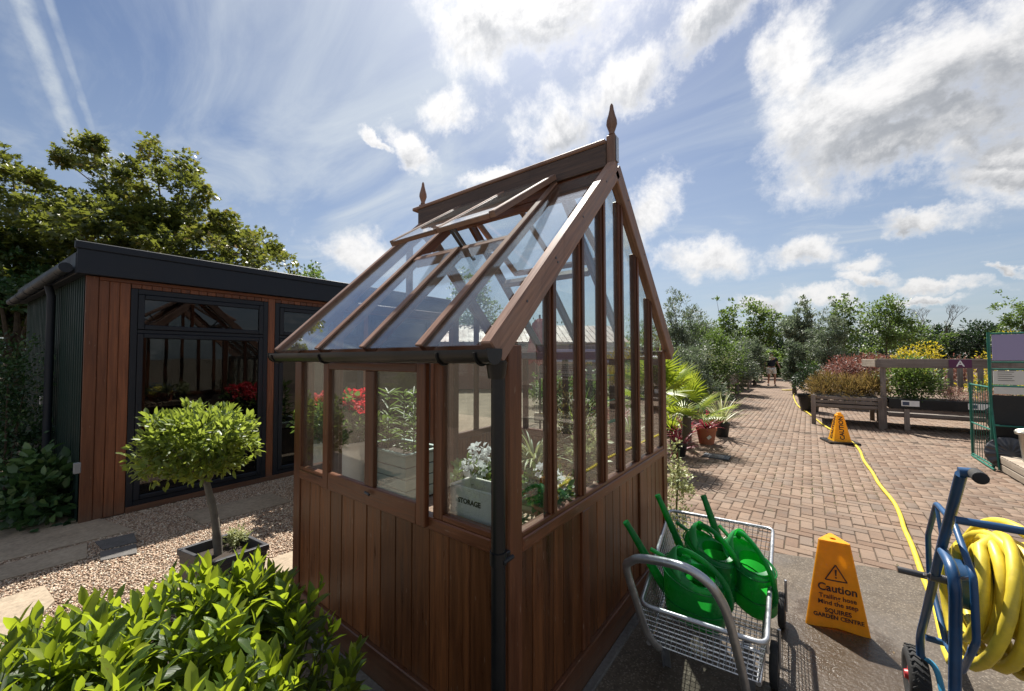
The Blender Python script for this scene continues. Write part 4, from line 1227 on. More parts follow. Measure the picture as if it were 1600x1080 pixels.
def mesh_wires(b):
    r = .0019
    def lerp(a_, c_, t): return a_ * (1 - t) + c_ * t
    for i in range(4):
        A, B = rim_top[i], rim_top[(i + 1) % 4]; A2, B2 = bot[i], bot[(i + 1) % 4]
        n_ = max(6, int((B - A).length / .026))
        for k in range(n_ + 1):
            t = k / n_; b.tube([lerp(A, B, t), lerp(A2, B2, t)], r, 4, False)
        for k in range(1, 9):
            t = k / 8; b.tube([lerp(A, A2, t), lerp(B, B2, t)], r if k < 8 else .003, 4, False)
    n1, n2 = 34, 20
    for k in range(n1 + 1): b.tube([lerp(bot[0], bot[1], k / n1), lerp(bot[3], bot[2], k / n1)], r, 4, False)
    for k in range(n2 + 1): b.tube([lerp(bot[0], bot[3], k / n2), lerp(bot[1], bot[2], k / n2)], r, 4, False)
part('wire_mesh', 'galv_wire', mesh_wires, False, TR)
hp = [onY(1030, 1012, 1.80), onY(1012, 990, 1.72), onY(993, 935, 1.60), onY(979, 888, 1.50), onY(986, 877, 1.47), onY(1004, 873, 1.455), onY(1062, 884, 1.42), onY(1100, 905, 1.425), onY(1124, 934, 1.45), onY(1138, 966, 1.50), onY(1152, 1020, 1.62), onY(1163, 1065, 1.74), onY(1170, 1100, 1.86)]
part('handle', 'galv', lambda b: b.tube(walong(hp, 5), .0155, 12), True, TR)
for (x, y) in ((-.64, 2.10), (-.27, 2.14)):
    part('support_leg', 'galv', lambda b: (b.beam((x, y - .02, HF + .01), (x + .01, y + .03, .004), .042, .006, (1, 0, 0), .001), b.beam((x + .018, y - .02, HF + .01), (x + .028, y + .03, .004), .006, .03, (1, 0, 0), .001)), False, TR)
part('under_frame', 'galv', lambda b: (b.tube([(-.62, 1.86, HF - .012), (-.72, 2.8, HF - .012), (-.68, 2.86, .16)], .011, 8), b.tube([(-.19, 1.9, HF - .012), (-.20, 2.8, HF - .012), (-.20, 2.86, .16)], .011, 8), b.tube([(-.72, 2.62, HF - .012), (-.20, 2.62, HF - .012)], .010, 8), b.tube([(-.64, 2.10, HF - .012), (-.20, 2.10, HF - .012)], .010, 8)), True, TR)
for (x, y, rr) in ((-.72, 2.86, .095), (-.16, 2.86, .095), (-.165, 2.33, .10)):
    wh = part('wheel', 'rubber', lambda b: b.lathe([(rr - .02, -.018), (rr - .004, -.016), (rr, -.008), (rr, .008), (rr - .004, .016), (rr - .02, .018)], (x, y, rr), 24, Matrix.Rotation(PI / 2, 4, 'Y')), True, TR)
    b = MB(); b.lathe([(.012, -.020), (rr - .022, -.012), (rr - .022, .012), (.012, .020)], (x, y, rr), 18, Matrix.Rotation(PI / 2, 4, 'Y')); b.build('wheel_hub', 'galv', wh, True)
    b = MB(); b.tube([(x + .022, y, rr), (x + .022, y, HF - .01)], .008, 6); b.build('fork', 'galv', wh, True)
part('front_stop', 'galv', lambda b: b.tube([onZ(1197, 1000, HR - .05), onZ(1200, 1020, .40)], .008, 6), True, TR)

def can_body(b):
    prof = []
    rings = [(0, .128, .080), (.012, .136, .086), (.10, .138, .088), (.20, .134, .086), (.235, .130, .082), (.25, .112, .072), (.255, .098, .064)]
    n = 28; vs = []; fs = []
    for (z, rx, ry) in rings:
        for k in range(n):
            a_ = 2 * PI * k / n; ca, sa = math.cos(a_), math.sin(a_)
            f = (abs(ca) ** 2.6 + abs(sa) ** 2.6) ** (-1 / 2.6)
            lift = .045 * max(0, ca) if z > .22 else 0
            vs.append((rx * ca * f, ry * sa * f, z + lift))
    for i in range(len(rings) - 1):
        for k in range(n): fs.append([i * n + k, i * n + (k + 1) % n, (i + 1) * n + (k + 1) % n, (i + 1) * n + k])
    fs.append(list(range(n))[::-1])
    # top deck with an oval filling hole in the rear half
    base = (len(rings) - 1) * n; o = len(vs)
    for k in range(n):
        a_ = 2 * PI * k / n; vs.append((-.042 + .080 * math.cos(a_), .062 * math.sin(a_), .258 + .010 * max(0, math.cos(a_))))
    for k in range(n): fs.append([base + k, base + (k + 1) % n, o + (k + 1) % n, o + k])
    o2 = len(vs)
    for k in range(n):
        a_ = 2 * PI * k / n; vs.append((-.042 + .077 * math.cos(a_), .059 * math.sin(a_), .215))
    for k in range(n): fs.append([o + k, o + (k + 1) % n, o2 + (k + 1) % n, o2 + k])
    # inner wall and floor of the can
    o3 = len(vs)
    for k in range(n):
        a_ = 2 * PI * k / n; vs.append((.125 * math.cos(a_), .078 * math.sin(a_), .012))
    fs.append([o3 + k for k in range(n)])
    b.add(vs, fs)
def make_can(label):
    t = thing('watering_can', label, 'watering can', (0, 0, 0), 0, 'green watering cans in the wire trolley')
    b = MB(); can_body(b); b.build('body', 'green_can', t, True, True)
    b = MB(); b.tube(walong([(.118, 0, .05), (.165, 0, .12), (.225, 0, .235), (.285, 0, .35), (.315, 0, .405)], 5), [.026 - .0115 * i / 20 for i in range(21)], 14); b.tube([(.311, 0, .398), (.322, 0, .418)], .0165, 14)
    sp = b.build('spout', 'green_can', t, True, True)
    for (z_, q) in ((.236, 1.012), (.104, 1.012)):      # moulded ribs
        b = MB(); b.tube([((.134 if z_ > .2 else .138) * q * math.cos(a_) * (abs(math.cos(a_)) ** 2.6 + abs(math.sin(a_)) ** 2.6) ** (-1 / 2.6), (.084 if z_ > .2 else .088) * q * math.sin(a_) * (abs(math.cos(a_)) ** 2.6 + abs(math.sin(a_)) ** 2.6) ** (-1 / 2.6), z_ + .045 * max(0, math.cos(a_)) * (z_ > .2)) for a_ in np.linspace(0, 2 * PI, 41)[:-1]], .0035, 6, closed=True); b.build('rib', 'green_can', t, True, True)
    b = MB()    # translucent splash hood over the front half
    n, m_ = 14, 7; vs = []; fs = []
    for j in range(m_ + 1):
        for k in range(n + 1):
            a_ = -PI / 2 + PI * k / n; s_ = 1 - .55 * (j / m_) ** 1.5
            vs.append((.030 + .078 * math.cos(a_) * s_, .076 * math.sin(a_) * s_ ** .5, .262 + .045 * math.cos(a_) + .075 * (j / m_) ** .8 * (0.45 + .55 * math.cos(a_))))
    for j in range(m_):
        for k in range(n): fs.append([j * (n + 1) + k, j * (n + 1) + k + 1, (j + 1) * (n + 1) + k + 1, (j + 1) * (n + 1) + k])
    b.add(vs, fs); h_ = b.build('splash_hood', 'green_can_light', t, True, True)
    h_.modifiers.new('s', 'SOLIDIFY').thickness = .003
    b = MB(); pts = walong([(.062, 0, .335), (.045, 0, .366), (.0, 0, .372), (-.065, 0, .345), (-.125, 0, .29), (-.156, 0, .215), (-.158, 0, .14), (-.134, 0, .09)], 5)
    b.tube(pts, .0105, 12, flat=1.4); b.build('handle', 'green_can', t, True, True)
    b = MB(); b.tube([(.13, 0, .285), (.20, 0, .30)], .010, 8); b.build('rose_clip', 'green_can', t, True, True)
    return t
k1 = make_can('green plastic watering can nearest the trolley handle')
k1.location = (-.475, 2.12, HF + .045); k1.rotation_euler = (R(-20), R(-4), R(176))
k2 = dup(k1, (-.455, 2.40, HF + .05), (R(-14), R(-8), R(160)), 'middle green watering can, its spout rising just beyond the nearest can')
k3 = dup(k1, (-.275, 2.42, HF + .045), (R(-12), R(-12), R(140)), 'green watering can at the right side of the trolley basket, standing most upright')

# ================================================================== caution sign (three-sided floor cone)
BL = Vector(onZ(1257, 975)); BR = Vector(onZ(1364, 1000))
mid = (BL + BR) / 2; e = (BR - BL); wS = e.length; ed_ = e.normalized(); back = Vector((-ed_.y, ed_.x, 0))
BK = mid + back * wS * .866; cen = (BL + BR + BK) / 3
TH = .485; tc_ = cen + Vector((.03, .0, TH)); kt = .36
TL, TRr, TK = Vector(onZ(1277, 842, TH)), Vector(onZ(1331, 852, TH)), Vector(onZ(1297, 832, TH))
tc_ = (TL + TRr + TK) / 3
SG = thing('caution_sign', 'large yellow three-sided caution floor sign about a trailing hose, on the wet concrete', 'caution sign', tuple(cen))
def sgn_(b):
    lo = [BL, BR, BK]; hi = [TL, TRr, TK]; ins = [p + (cen - p) * .05 for p in lo]; insh = [p + (tc_ - p) * .12 + Vector((0, 0, -.01)) for p in hi]
    def bev(a, c, t): return a.lerp(c, t)
    # rounded vertical edges: each face slightly narrowed with a chamfer strip
    fs = []; vs = []
    for i in range(3):
        a_, c_ = lo[i], lo[(i + 1) % 3]; d_, e_ = hi[(i + 1) % 3], hi[i]
        lift = Vector((0, 0, .012 if i == 0 else .0))
        am, cm = a_.lerp(c_, .03), a_.lerp(c_, .97); dm, em = e_.lerp(d_, .93), e_.lerp(d_, .07)
        mids = a_.lerp(c_, .5) + Vector((0, 0, .018))
        vs += [am, mids, cm, dm, em]
    for i in range(3):
        o = i * 5; fs.append([o, o + 1, o + 2, o + 3, o + 4])
        p = ((i + 1) % 3) * 5; fs.append([o + 2, p, p + 4, o + 3])
    nv = len(vs)
    hole = [tc_ + Vector((.016 * math.cos(t), .016 * math.sin(t), 0)) for t in np.linspace(0, 2 * PI, 13)[:-1]]
    vs += hole
    ring = [4, 3, 9, 8, 14, 13]
    ang = lambda v: math.atan2(v.y - tc_.y, v.x - tc_.x)
    ring.sort(key=lambda k: ang(vs[k])); hl = sorted(range(nv, nv + 12), key=lambda k: ang(vs[k]))
    for k in range(6):
        fs.append([ring[k], ring[(k + 1) % 6], hl[(2 * k + 2) % 12], hl[(2 * k + 1) % 12], hl[2 * k]])
    b.add(vs, fs)
body = part('sign_body', 'sign_yellow', sgn_, False, SG)
sm_ = body.modifiers.new('s', 'SOLIDIFY'); sm_.thickness = .003; sm_.offset = -1
bvm = body.modifiers.new('b', 'BEVEL'); bvm.width = .004; bvm.segments = 2; bvm.limit_method = 'ANGLE'; bvm.angle_limit = R(25)
# printed face
fo = (TL + TRr) / 2; fb = (BL + BR) / 2
fx = ed_; fyv = (fo - fb).normalized(); fn = fx.cross(fyv).normalized()
if fn.dot(Vector((0, -1, 0))) < 0: fn = -fn
FH = (fo - fb).length
FM = Matrix(((fx.x, fyv.x, fn.x, 0), (fx.y, fyv.y, fn.y, 0), (fx.z, fyv.z, fn.z, 0), (0, 0, 0, 1)))
def to_mesh(o):
    bpy.context.view_layer.update()
    me = bpy.data.meshes.new_from_object(o.evaluated_get(bpy.context.evaluated_depsgraph_get()))
    n_ = bpy.data.objects.new(o.name, me); COL.objects.link(n_); n_.parent = o.parent; n_.matrix_local = o.matrix_local.copy()
    nm = o.name; bpy.data.objects.remove(o); n_.name = nm
    return n_
def text(name, body_, size, pos, M3, m, parent, ext=.0004, bold=0.0, align='CENTER', sx=1.0):
    c = bpy.data.curves.new(name, 'FONT'); c.body = body_; c.size = size; c.align_x = align; c.align_y = 'CENTER'
    c.extrude = ext; c.offset = bold; c.resolution_u = 3
    o = bpy.data.objects.new(name, c); COL.objects.link(o)
    c.materials.append(MATS[m])
    off = Vector((0, 0, 0)); p = parent
    while p is not None: off += p.location; p = p.parent
    o.parent = parent
    o.matrix_local = Matrix.Translation(Vector(pos) - off) @ M3 @ Matrix.Diagonal((sx, 1, 1, 1))
    return to_mesh(o)
def fp(u, v, l=.0062): return fb + fx * u + fyv * (FH * (1 - v)) + fn * l
for (s_, v, sz_, bo, sx_) in (('Caution', .535, .058, .0012, 1.0), ('Trailing hose', .632, .034, .0006, 1.0), ('Mind the step', .702, .034, .0006, 1.0), ('SQUIRES', .788, .033, .0008, 1.0), ('GARDEN CENTRE', .852, .0295, .0008, 1.0)):
    text('lettering', s_, sz_, fp(.004, v), FM, 'print_black', body, bold=bo, sx=sx_)
def tri(b):
    A, B, C = (0, .0), (-.052, -.088), (.052, -.088)
    o_ = fp(.0, .262)
    for (p, q) in ((A, B), (B, C), (C, A)):
        P_ = o_ + fx * p[0] + fyv * p[1]; Q_ = o_ + fx * q[0] + fyv * q[1]
        b.beam(P_, Q_, .0065, .0012, tuple(fn), .0003)
    g_ = lambda u, v: o_ + fx * u + fyv * v
    vs = [g_(-.0055, -.026), g_(.0055, -.026), g_(.0028, -.060), g_(-.0028, -.060)]
    b.add(vs + [p + fn * .001 for p in vs], [[0, 1, 2, 3], [7, 6, 5, 4], [0, 4, 5, 1], [1, 5, 6, 2], [2, 6, 7, 3], [3, 7, 4, 0]])
    vs = [g_(.0048 * math.cos(t), -.070 + .0048 * math.sin(t)) + fn * .001 for t in np.linspace(0, 2 * PI, 11)[:-1]]
    b.add(vs, [list(range(10))])
o = part('warning_triangle', 'print_black', tri, False, body); 

# ================================================================== small caution cone
cc0 = onZ(1312, 691)
CN = thing('caution_cone', 'small yellow caution cone on a black base lying by the hose near the plant tables', 'caution cone', tuple(cc0), R(18))
b = MB()
def ngon(r, n, z, ph=0): return [(r * math.cos(2 * PI * k / n + ph), r * math.sin(2 * PI * k / n + ph), z) for k in range(n)]
b.box(-.235, .235, -.235, .235, 0, .035, .015); b.build('base', 'black_plastic', CN, False, True)
b = MB(); rr_ = [(.20, .036), (.185, .060), (.078, .50), (.068, .52), (.045, .525), (.045, .555), (.0, .56)]
vs = [p for (r_, z_) in rr_ for p in ngon(r_, 4, z_, PI / 4)]; fs = [[i * 4 + k, i * 4 + (k + 1) % 4, (i + 1) * 4 + (k + 1) % 4, (i + 1) * 4 + k] for i in range(len(rr_) - 1) for k in range(4)]
b.add(vs, fs); cb = b.build('cone_body', 'sign_yellow', CN, False, True); bm2 = cb.modifiers.new('b', 'BEVEL'); bm2.width = .012; bm2.segments = 2; bm2.limit_method = 'ANGLE'; bm2.angle_limit = R(30)
for ang_ in (-PI / 2, PI):
    nx = Vector((math.cos(ang_), math.sin(ang_), .0)); tilt = math.atan2((.185 - .078) * .7071, .44)
    zax = (nx * math.cos(tilt) + Vector((0, 0, math.sin(tilt)))).normalized(); yax = Vector((0, 0, 1)).cross(zax).normalized()
    xax = (Vector((0, 0, 1)) - zax * zax.z).normalized()      # text runs upwards
    M3 = Matrix(((xax.x, -yax.x, zax.x, 0), (xax.y, -yax.y, zax.y, 0), (xax.z, -yax.z, zax.z, 0), (0, 0, 0, 1)))
    if M3.to_3x3().determinant() < 0: M3 = Matrix(((xax.x, yax.x, zax.x, 0), (xax.y, yax.y, zax.y, 0), (xax.z, yax.z, zax.z, 0), (0, 0, 0, 1)))
    c = bpy.data.curves.new('lettering', 'FONT'); c.body = 'CAUTION'; c.size = .095; c.align_x = 'CENTER'; c.align_y = 'CENTER'; c.extrude = .0015; c.offset = .003; c.materials.append(MATS['print_black'])
    o = bpy.data.objects.new('lettering', c); COL.objects.link(o); o.parent = cb
    zc_ = .28; rad_ = (.185 - (.107) * (zc_ - .06) / .44) * .7071 + .004
    o.matrix_local = Matrix.Translation(nx * rad_ + Vector((0, 0, zc_))) @ M3
    to_mesh(o)

# ================================================================== hose reel cart
RXp = .375
def rx(x, y, X=RXp): return Vector(onX(x, y, X))
HC = thing('hose_reel_cart', 'blue steel hose reel cart wound with yellow hose, at the right edge of the concrete', 'hose reel', (.7, 2.2, 0))
hpart = lambda n_, m_, f_, sm=True: part(n_, m_, f_, sm, HC)
pt = rx(1502, 741); p2 = rx(1470, 860); p3 = rx(1446, 962); p4 = rx(1438, 996); p5 = rx(1439, 1030)
XR = RXp + .78
def side(b, dx):
    d_ = Vector((dx, 0, 0)); b.tube([q + d_ for q in [pt] + walong([p2, p3, p4, p5], 4)], .0145, 12)
hpart('handle_post', 'blue_paint', lambda b: side(b, 0)); hpart('handle_post', 'blue_paint', lambda b: side(b, .80))
for dx, sg in ((0, 1), (.80, -1)):
    q = pt + Vector((dx, 0, 0)); hpart('handle_elbow', 'blue_paint', lambda b: b.tube([q + Vector((-.006 * sg, 0, .006)), q + Vector((.03 * sg, 0, .008))], .0155, 12))
for dx, sg in ((0, 1), (.80, -1)):
    q = pt + Vector((dx + .028 * sg, 0, .008)); ge_ = Vector(far(1533, 748, (pt - Vector(EYE)).dot(Vector(_fw)) - .085)) - (pt + Vector((.028, 0, .008)))
    ge_.x *= sg; hpart('grip', 'rubber', lambda b: b.tube([q, q + ge_ * .5, q + ge_ * .97, q + ge_], [.0165, .0175, .0175, .013], 16))
hb_ = rx(1492, 812); hb2 = hb_ + Vector((.80, 0, 0))
hpart('cross_bar', 'blue_paint', lambda b: b.tube([hb_, hb2], .0125, 12))
lb = rx(1446, 996); hpart('cross_bar', 'blue_paint', lambda b: b.tube([lb, lb + Vector((.80, 0, 0))], .0125, 12))
# standing leg of flat tube
lg = [rx(1474, 862), rx(1486, 885), rx(1492, 915), rx(1493, 960), rx(1492, 1078)]
for dx in (0, .80):
    foot = lg[-1] + (lg[-1] - lg[-2]).normalized() * .3; foot = Vector((RXp, lg[-1].y + .01, .0))
    hpart('stand_leg', 'blue_paint', lambda b: b.tube([q + Vector((dx, 0, 0)) for q in walong(lg, 4) + [foot]], .0165, 12))
hpart('foot_bar', 'blue_paint', lambda b: b.tube([foot + Vector((0, 0, .02)), foot + Vector((.8, 0, .02))], .012, 10))
# reel flange: an octagon with spokes
fcx = RXp + .035
flg = [rx(1463, 787, fcx), rx(1450, 836, fcx), rx(1452, 898, fcx), rx(1479, 1008, fcx), rx(1503, 1050, fcx), rx(1526, 1003, fcx), rx(1521, 902, fcx), rx(1491, 818, fcx)]
fc = sum(flg, Vector()) / 8
for dx in (0, .70):
    fl_ = hpart('reel_flange', 'blue_paint', lambda b: b.tube(rounded([q + Vector((dx, 0, 0)) for q in flg], .02, 3), .010, 10, closed=True))
    for i in (0, 2, 4, 6):
        b = MB(); b.tube([flg[i] + Vector((dx, 0, 0)), fc + Vector((dx, 0, 0))], .0065, 8); b.build('spoke', 'blue_pale' if i in (2, 4) else 'blue_paint', fl_, True)
hpart('axle', 'steel_dark', lambda b: b.tube([fc + Vector((-.05, 0, 0)), fc + Vector((.80, 0, 0))], .016, 12))
ck = rx(1434, 897, RXp - .035)
hpart('crank', 'steel_dark', lambda b: (b.tube([fc + Vector((-.05, 0, 0)), Vector((fc.x - .05, ck.y, ck.z))], .009, 8), b.tube([Vector((fc.x - .045, ck.y, ck.z)), Vector((fc.x - .13, ck.y, ck.z))], .013, 10)))
hpart('drum', 'blue_paint', lambda b: b.tube([fc + Vector((.01, 0, 0)), fc + Vector((.69, 0, 0))], .085, 20))
# wheel mountings, pale blue bracket and pneumatic wheels
for dx in (0, .80):
    wc = Vector((RXp + dx - .012 + (.024 if dx else 0), p5.y + .035, .125))
    brp = [p5 + Vector((dx, 0, .0)), p5 + Vector((dx + .03, -.01, .004)), Vector((p5.x + dx + .045, p5.y - .06, .21)), Vector((p5.x + dx + .05, p5.y - .16, .09)), Vector((p5.x + dx + .05, p5.y - .20, .02))]
    hpart('axle_bracket', 'blue_pale', lambda b: b.tube(walong(brp, 4), .011, 10))
    prof = [(.058, -.024), (.075, -.034), (.100, -.036), (.116, -.028), (.1235, -.014), (.125, 0), (.1235, .014), (.116, .028), (.100, .036), (.075, .034), (.058, .024)]
    whl = hpart('wheel', 'rubber', lambda b: b.lathe(prof, tuple(wc), 40, Matrix.Rotation(PI / 2, 4, 'Y')))
    b = MB()      # diamond tread blocks
    for k in range(30):
        for (xo, sh) in ((-.017, 0), (.017, .5), (0, .25)):
            t_ = 2 * PI * (k + sh) / 30; rr2 = .1265 - abs(xo) * .12
            pc = wc + Vector((xo, rr2 * math.cos(t_), rr2 * math.sin(t_)))
            nrm_ = Vector((0, math.cos(t_), math.sin(t_))); tg = Vector((0, -math.sin(t_), math.cos(t_)))
            dd_ = (Vector((1, 0, 0)) * (.012 if xo >= 0 else -.012) + tg * .009)
            b.beam(pc - dd_ * .85, pc + dd_ * .85, .008, .005, tuple(nrm_), .001)
    b.build('tread', 'rubber', whl)
    b = MB(); b.lathe([(.018, -.040), (.022, -.028), (.056, -.022), (.060, -.010), (.060, .010), (.056, .022), (.022, .028), (.018, .040)], tuple(wc), 24, Matrix.Rotation(PI / 2, 4, 'Y')); b.build('rim', 'red_paint', whl, True)
# wound hose
def coil(b):
    gg_ = random.Random(4); pts = []
    x0, x1 = fcx + .035, fcx + .665
    layers = [(.130, 14), (.172, 14), (.208, 11.0)]
    for li, (rad, turns) in enumerate(layers):
        N = int(turns * 22); dirn = 1 if li % 2 == 0 else -1
        jit = [gg_.uniform(-1, 1) for _ in range(40)]
        for i in range(N):
            t = i / N; a_ = dirn * 0 + 2 * PI * turns * t
            xx = x0 + (x1 - x0) * (t if dirn > 0 else 1 - t)
            w_ = math.sin(a_ * .5) * .020 * li + math.sin(a_ * .21 + 2) * .022 * li + math.sin(a_ * 1 + li) * .018 * (li + .4)
            rad2 = rad + .012 * math.sin(a_ * .37 + li * 2) + (.016 * math.sin(a_ * 1.03 + 4) if li == 2 else 0)
            pts.append((min(max(xx + w_, x0 - .01), x1 + .01), fc.y + rad2 * math.sin(a_), fc.z + rad2 * math.cos(a_) - (.016 if li == 2 else 0) * (1 - math.cos(a_)) ))
    b.tube(pts, .0180, 10)
    # a loose top wrap crossing the others
    pts = []
    for i in range(60):
        a_ = -2.2 + i / 59 * 4.6; pts.append((x0 + .02 + .30 * (i / 59) ** 1.3, fc.y - (.242) * math.sin(a_), fc.z + .246 * math.cos(a_)))
    b.tube(pts, .0180, 10)
HO = thing('wound_hose', 'yellow garden hose coiled on the blue reel cart', 'hose', tuple(fc))
part('coil', 'hose_yellow', coil, True, HO)
# trailing hose
hpx = [(1462, 948), (1451, 922), (1440, 895), (1432, 872), (1424, 850), (1413, 826), (1407, 806), (1396, 784), (1374, 757), (1363, 738), (1350, 720), (1344, 705), (1335, 694), (1322, 685), (1303, 674), (1288, 665), (1275, 655), (1262, 645), (1250, 637), (1243, 628), (1240, 618), (1243, 612), (1238, 607), (1242, 602), (1247, 597), (1247, 592)]
hw = [tuple(fc + Vector((.10, .19, .02))), tuple(fc + Vector((.09, .22, -.18))), tuple(fc + Vector((.05, .27, -.45)))] + [tuple(onZ(x, y, .020)) for k, (x, y) in enumerate(hpx)]
HT = thing('trailing_hose', 'yellow hose trailing from the reel cart across the brick paving towards the far path', 'hose', (.65, 6.0, 0))
part('hose', 'hose_yellow', lambda b: b.tube(walong(hw, 4), .0185, 10), True, HT)
hb3 = [onZ(1222, 609.5, .02), onZ(1232, 610, .02), onZ(1243, 609, .02)]
part('hose_end', 'hose_yellow', lambda b: b.tube(walong(hb3, 3), .03, 8), True, HT)

# drain cover
DC = thing('drain_cover', 'dark rectangular metal drain cover set in the brick paving near the potted cordylines', 'drain cover', (-1.22, 7.04, 0))
part('cover_plate', 'drain_iron', lambda b: (b.box(-1.41, -1.03, 6.90, 7.18, -.01, .012, .003), [b.box(-1.39 + .04 * k, -1.375 + .04 * k, 6.92, 7.16, .012, .015, .001) for k in range(9)]), False, DC)
# ================================================================== foreground bay hedge (bush)
rg = np.random.default_rng(21)
def cam2w(l, d, z): return np.array([l * _rt[0] - d * math.sin(YAW), l * _rt[1] + d * math.cos(YAW), z])
BU = thing('bay_bush', 'leafy green bay bush in the foreground with bright new leaves catching the sun', 'bush', tuple(cam2w(-.95, 1.05, 0)))
bl = np.array(BU.location)
# outline of the bush top: (lateral, depth) region, height falls off to the edges
sprigs = []
tries = 0
while len(sprigs) < 760 and tries < 20000:
    tries += 1
    l = rg.uniform(-1.72, -.34); d = rg.uniform(.55, 1.60)
    u = (l + 1.06) / .60; v = (d - 1.03) / .48
    rr_ = (abs(u) ** 2.6 + abs(v) ** 2.6) ** (1 / 2.6)
    if rr_ > 1: continue
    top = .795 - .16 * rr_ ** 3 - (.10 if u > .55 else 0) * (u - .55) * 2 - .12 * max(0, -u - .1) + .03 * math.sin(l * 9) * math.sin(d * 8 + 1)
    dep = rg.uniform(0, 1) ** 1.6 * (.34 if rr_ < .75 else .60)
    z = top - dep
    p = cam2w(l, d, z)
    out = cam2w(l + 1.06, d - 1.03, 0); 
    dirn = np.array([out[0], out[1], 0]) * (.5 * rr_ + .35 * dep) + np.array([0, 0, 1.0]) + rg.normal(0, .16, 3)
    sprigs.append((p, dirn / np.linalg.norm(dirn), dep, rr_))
LP, LD, LN, LL, LR, LW = [], [], [], [], [], []
stemsb = MB()
for (p, dn_, dep, rr_) in sprigs:
    szf = rg.uniform(.66, 1.28); h_ = rg.uniform(.09, .15); nlv = rg.integers(8, 13); ph = rg.uniform(0, 6.28)
    a_ = np.cross(dn_, [0.3, .9, .1]); a_ /= np.linalg.norm(a_); b_ = np.cross(dn_, a_)
    stemsb.tube([p - dn_ * .10, p + dn_ * h_], [.0028, .0012], 5, False)
    for k in range(nlv):
        t = k / (nlv - 1); an = ph + k * 2.4
        rad_ = a_ * math.cos(an) + b_ * math.sin(an)
        open_ = 1.05 - .72 * t + rg.normal(0, .10)
        D_2 = dn_ * math.cos(open_) + rad_ * math.sin(open_)
        LP.append(p + dn_ * h_ * t); LD.append(D_2); LN.append(dn_ * math.sin(open_) - rad_ * math.cos(open_) + rg.normal(0, .18, 3))
        LL.append(rg.uniform(.066, .098) * (1 - .34 * t) * szf); LW.append(rg.uniform(.38, .48))
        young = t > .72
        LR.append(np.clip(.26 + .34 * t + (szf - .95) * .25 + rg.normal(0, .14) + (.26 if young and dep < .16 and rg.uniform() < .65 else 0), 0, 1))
LP, LD, LN, LL, LR, LW = map(np.array, (LP, LD, LN, LL, LR, LW))
# leaf mesh with curl for the 300 that show largest, the rest as one mass
dcam = np.linalg.norm(LP - EYE, axis=1); zc = (LP - EYE) @ _fw
pxx = 800 + F_PX * ((LP - EYE) @ _r2) / zc; pyy = 540 - F_PX * ((LP - EYE) @ _u2) / zc
inn_ = (pxx > 0) & (pxx < 600) & (pyy < 1085) & (pyy > 780)
score = np.where(inn_, LL / dcam, 0) * (LP[:, 2] > .62)
order = np.argsort(-score)
big = order[:300]; restl = order[300:]
HI = np.array([[0, 0, 0], [.12, -.20, .02], [.12, 0, -.005], [.12, .20, .02], [.34, -.44, .055], [.34, 0, -.01], [.34, .44, .055], [.60, -.46, .045], [.60, 0, -.03], [.60, .46, .045], [.84, -.24, .0], [.84, 0, -.06], [.84, .24, .0], [1, 0, -.11]])
HF_ = [(0, 2, 1), (0, 3, 2)] + [q for r in (1, 4, 7) for q in ((r, r + 1, r + 4, r + 3), (r + 1, r + 2, r + 5, r + 4))] + [(10, 11, 13), (11, 12, 13)]
LM = []
for k in range(8):
    me = bpy.data.meshes.new('leaf'); v = HI.copy()
    v[:, 2] += -.10 * v[:, 0] ** 2 * rg.uniform(-.5, 2.2); v[:, 2] += .05 * np.sin(v[:, 0] * 9 + k) * np.abs(v[:, 1]) * 2; v[:, 1] *= .5 * 2
    me.from_pydata(v.tolist(), [], HF_)
    at = me.attributes.new('rnd', 'FLOAT', 'FACE'); val = (.34, .44, .52, .60, .70, .80, .90, 1.0)[k]
    at.data.foreach_set('value', [val] * len(HF_)); me.polygons.foreach_set('use_smooth', [True] * len(HF_))
    me.materials.append(MATS['bay_leaf_near']); LM.append(me)
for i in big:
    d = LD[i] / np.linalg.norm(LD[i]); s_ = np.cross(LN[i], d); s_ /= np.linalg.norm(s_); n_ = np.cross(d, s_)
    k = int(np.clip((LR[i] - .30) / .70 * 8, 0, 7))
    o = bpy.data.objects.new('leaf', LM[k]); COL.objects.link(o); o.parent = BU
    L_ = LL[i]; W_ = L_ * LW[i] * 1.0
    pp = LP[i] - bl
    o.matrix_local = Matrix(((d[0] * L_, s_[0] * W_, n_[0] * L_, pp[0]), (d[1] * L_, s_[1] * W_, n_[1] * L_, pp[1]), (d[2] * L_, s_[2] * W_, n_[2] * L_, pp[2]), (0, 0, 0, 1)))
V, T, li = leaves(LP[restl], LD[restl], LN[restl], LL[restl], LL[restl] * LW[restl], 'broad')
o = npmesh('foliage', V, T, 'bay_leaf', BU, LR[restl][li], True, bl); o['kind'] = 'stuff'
stemsb.build('stem', 'stem_green', BU, True)['kind'] = 'stuff'

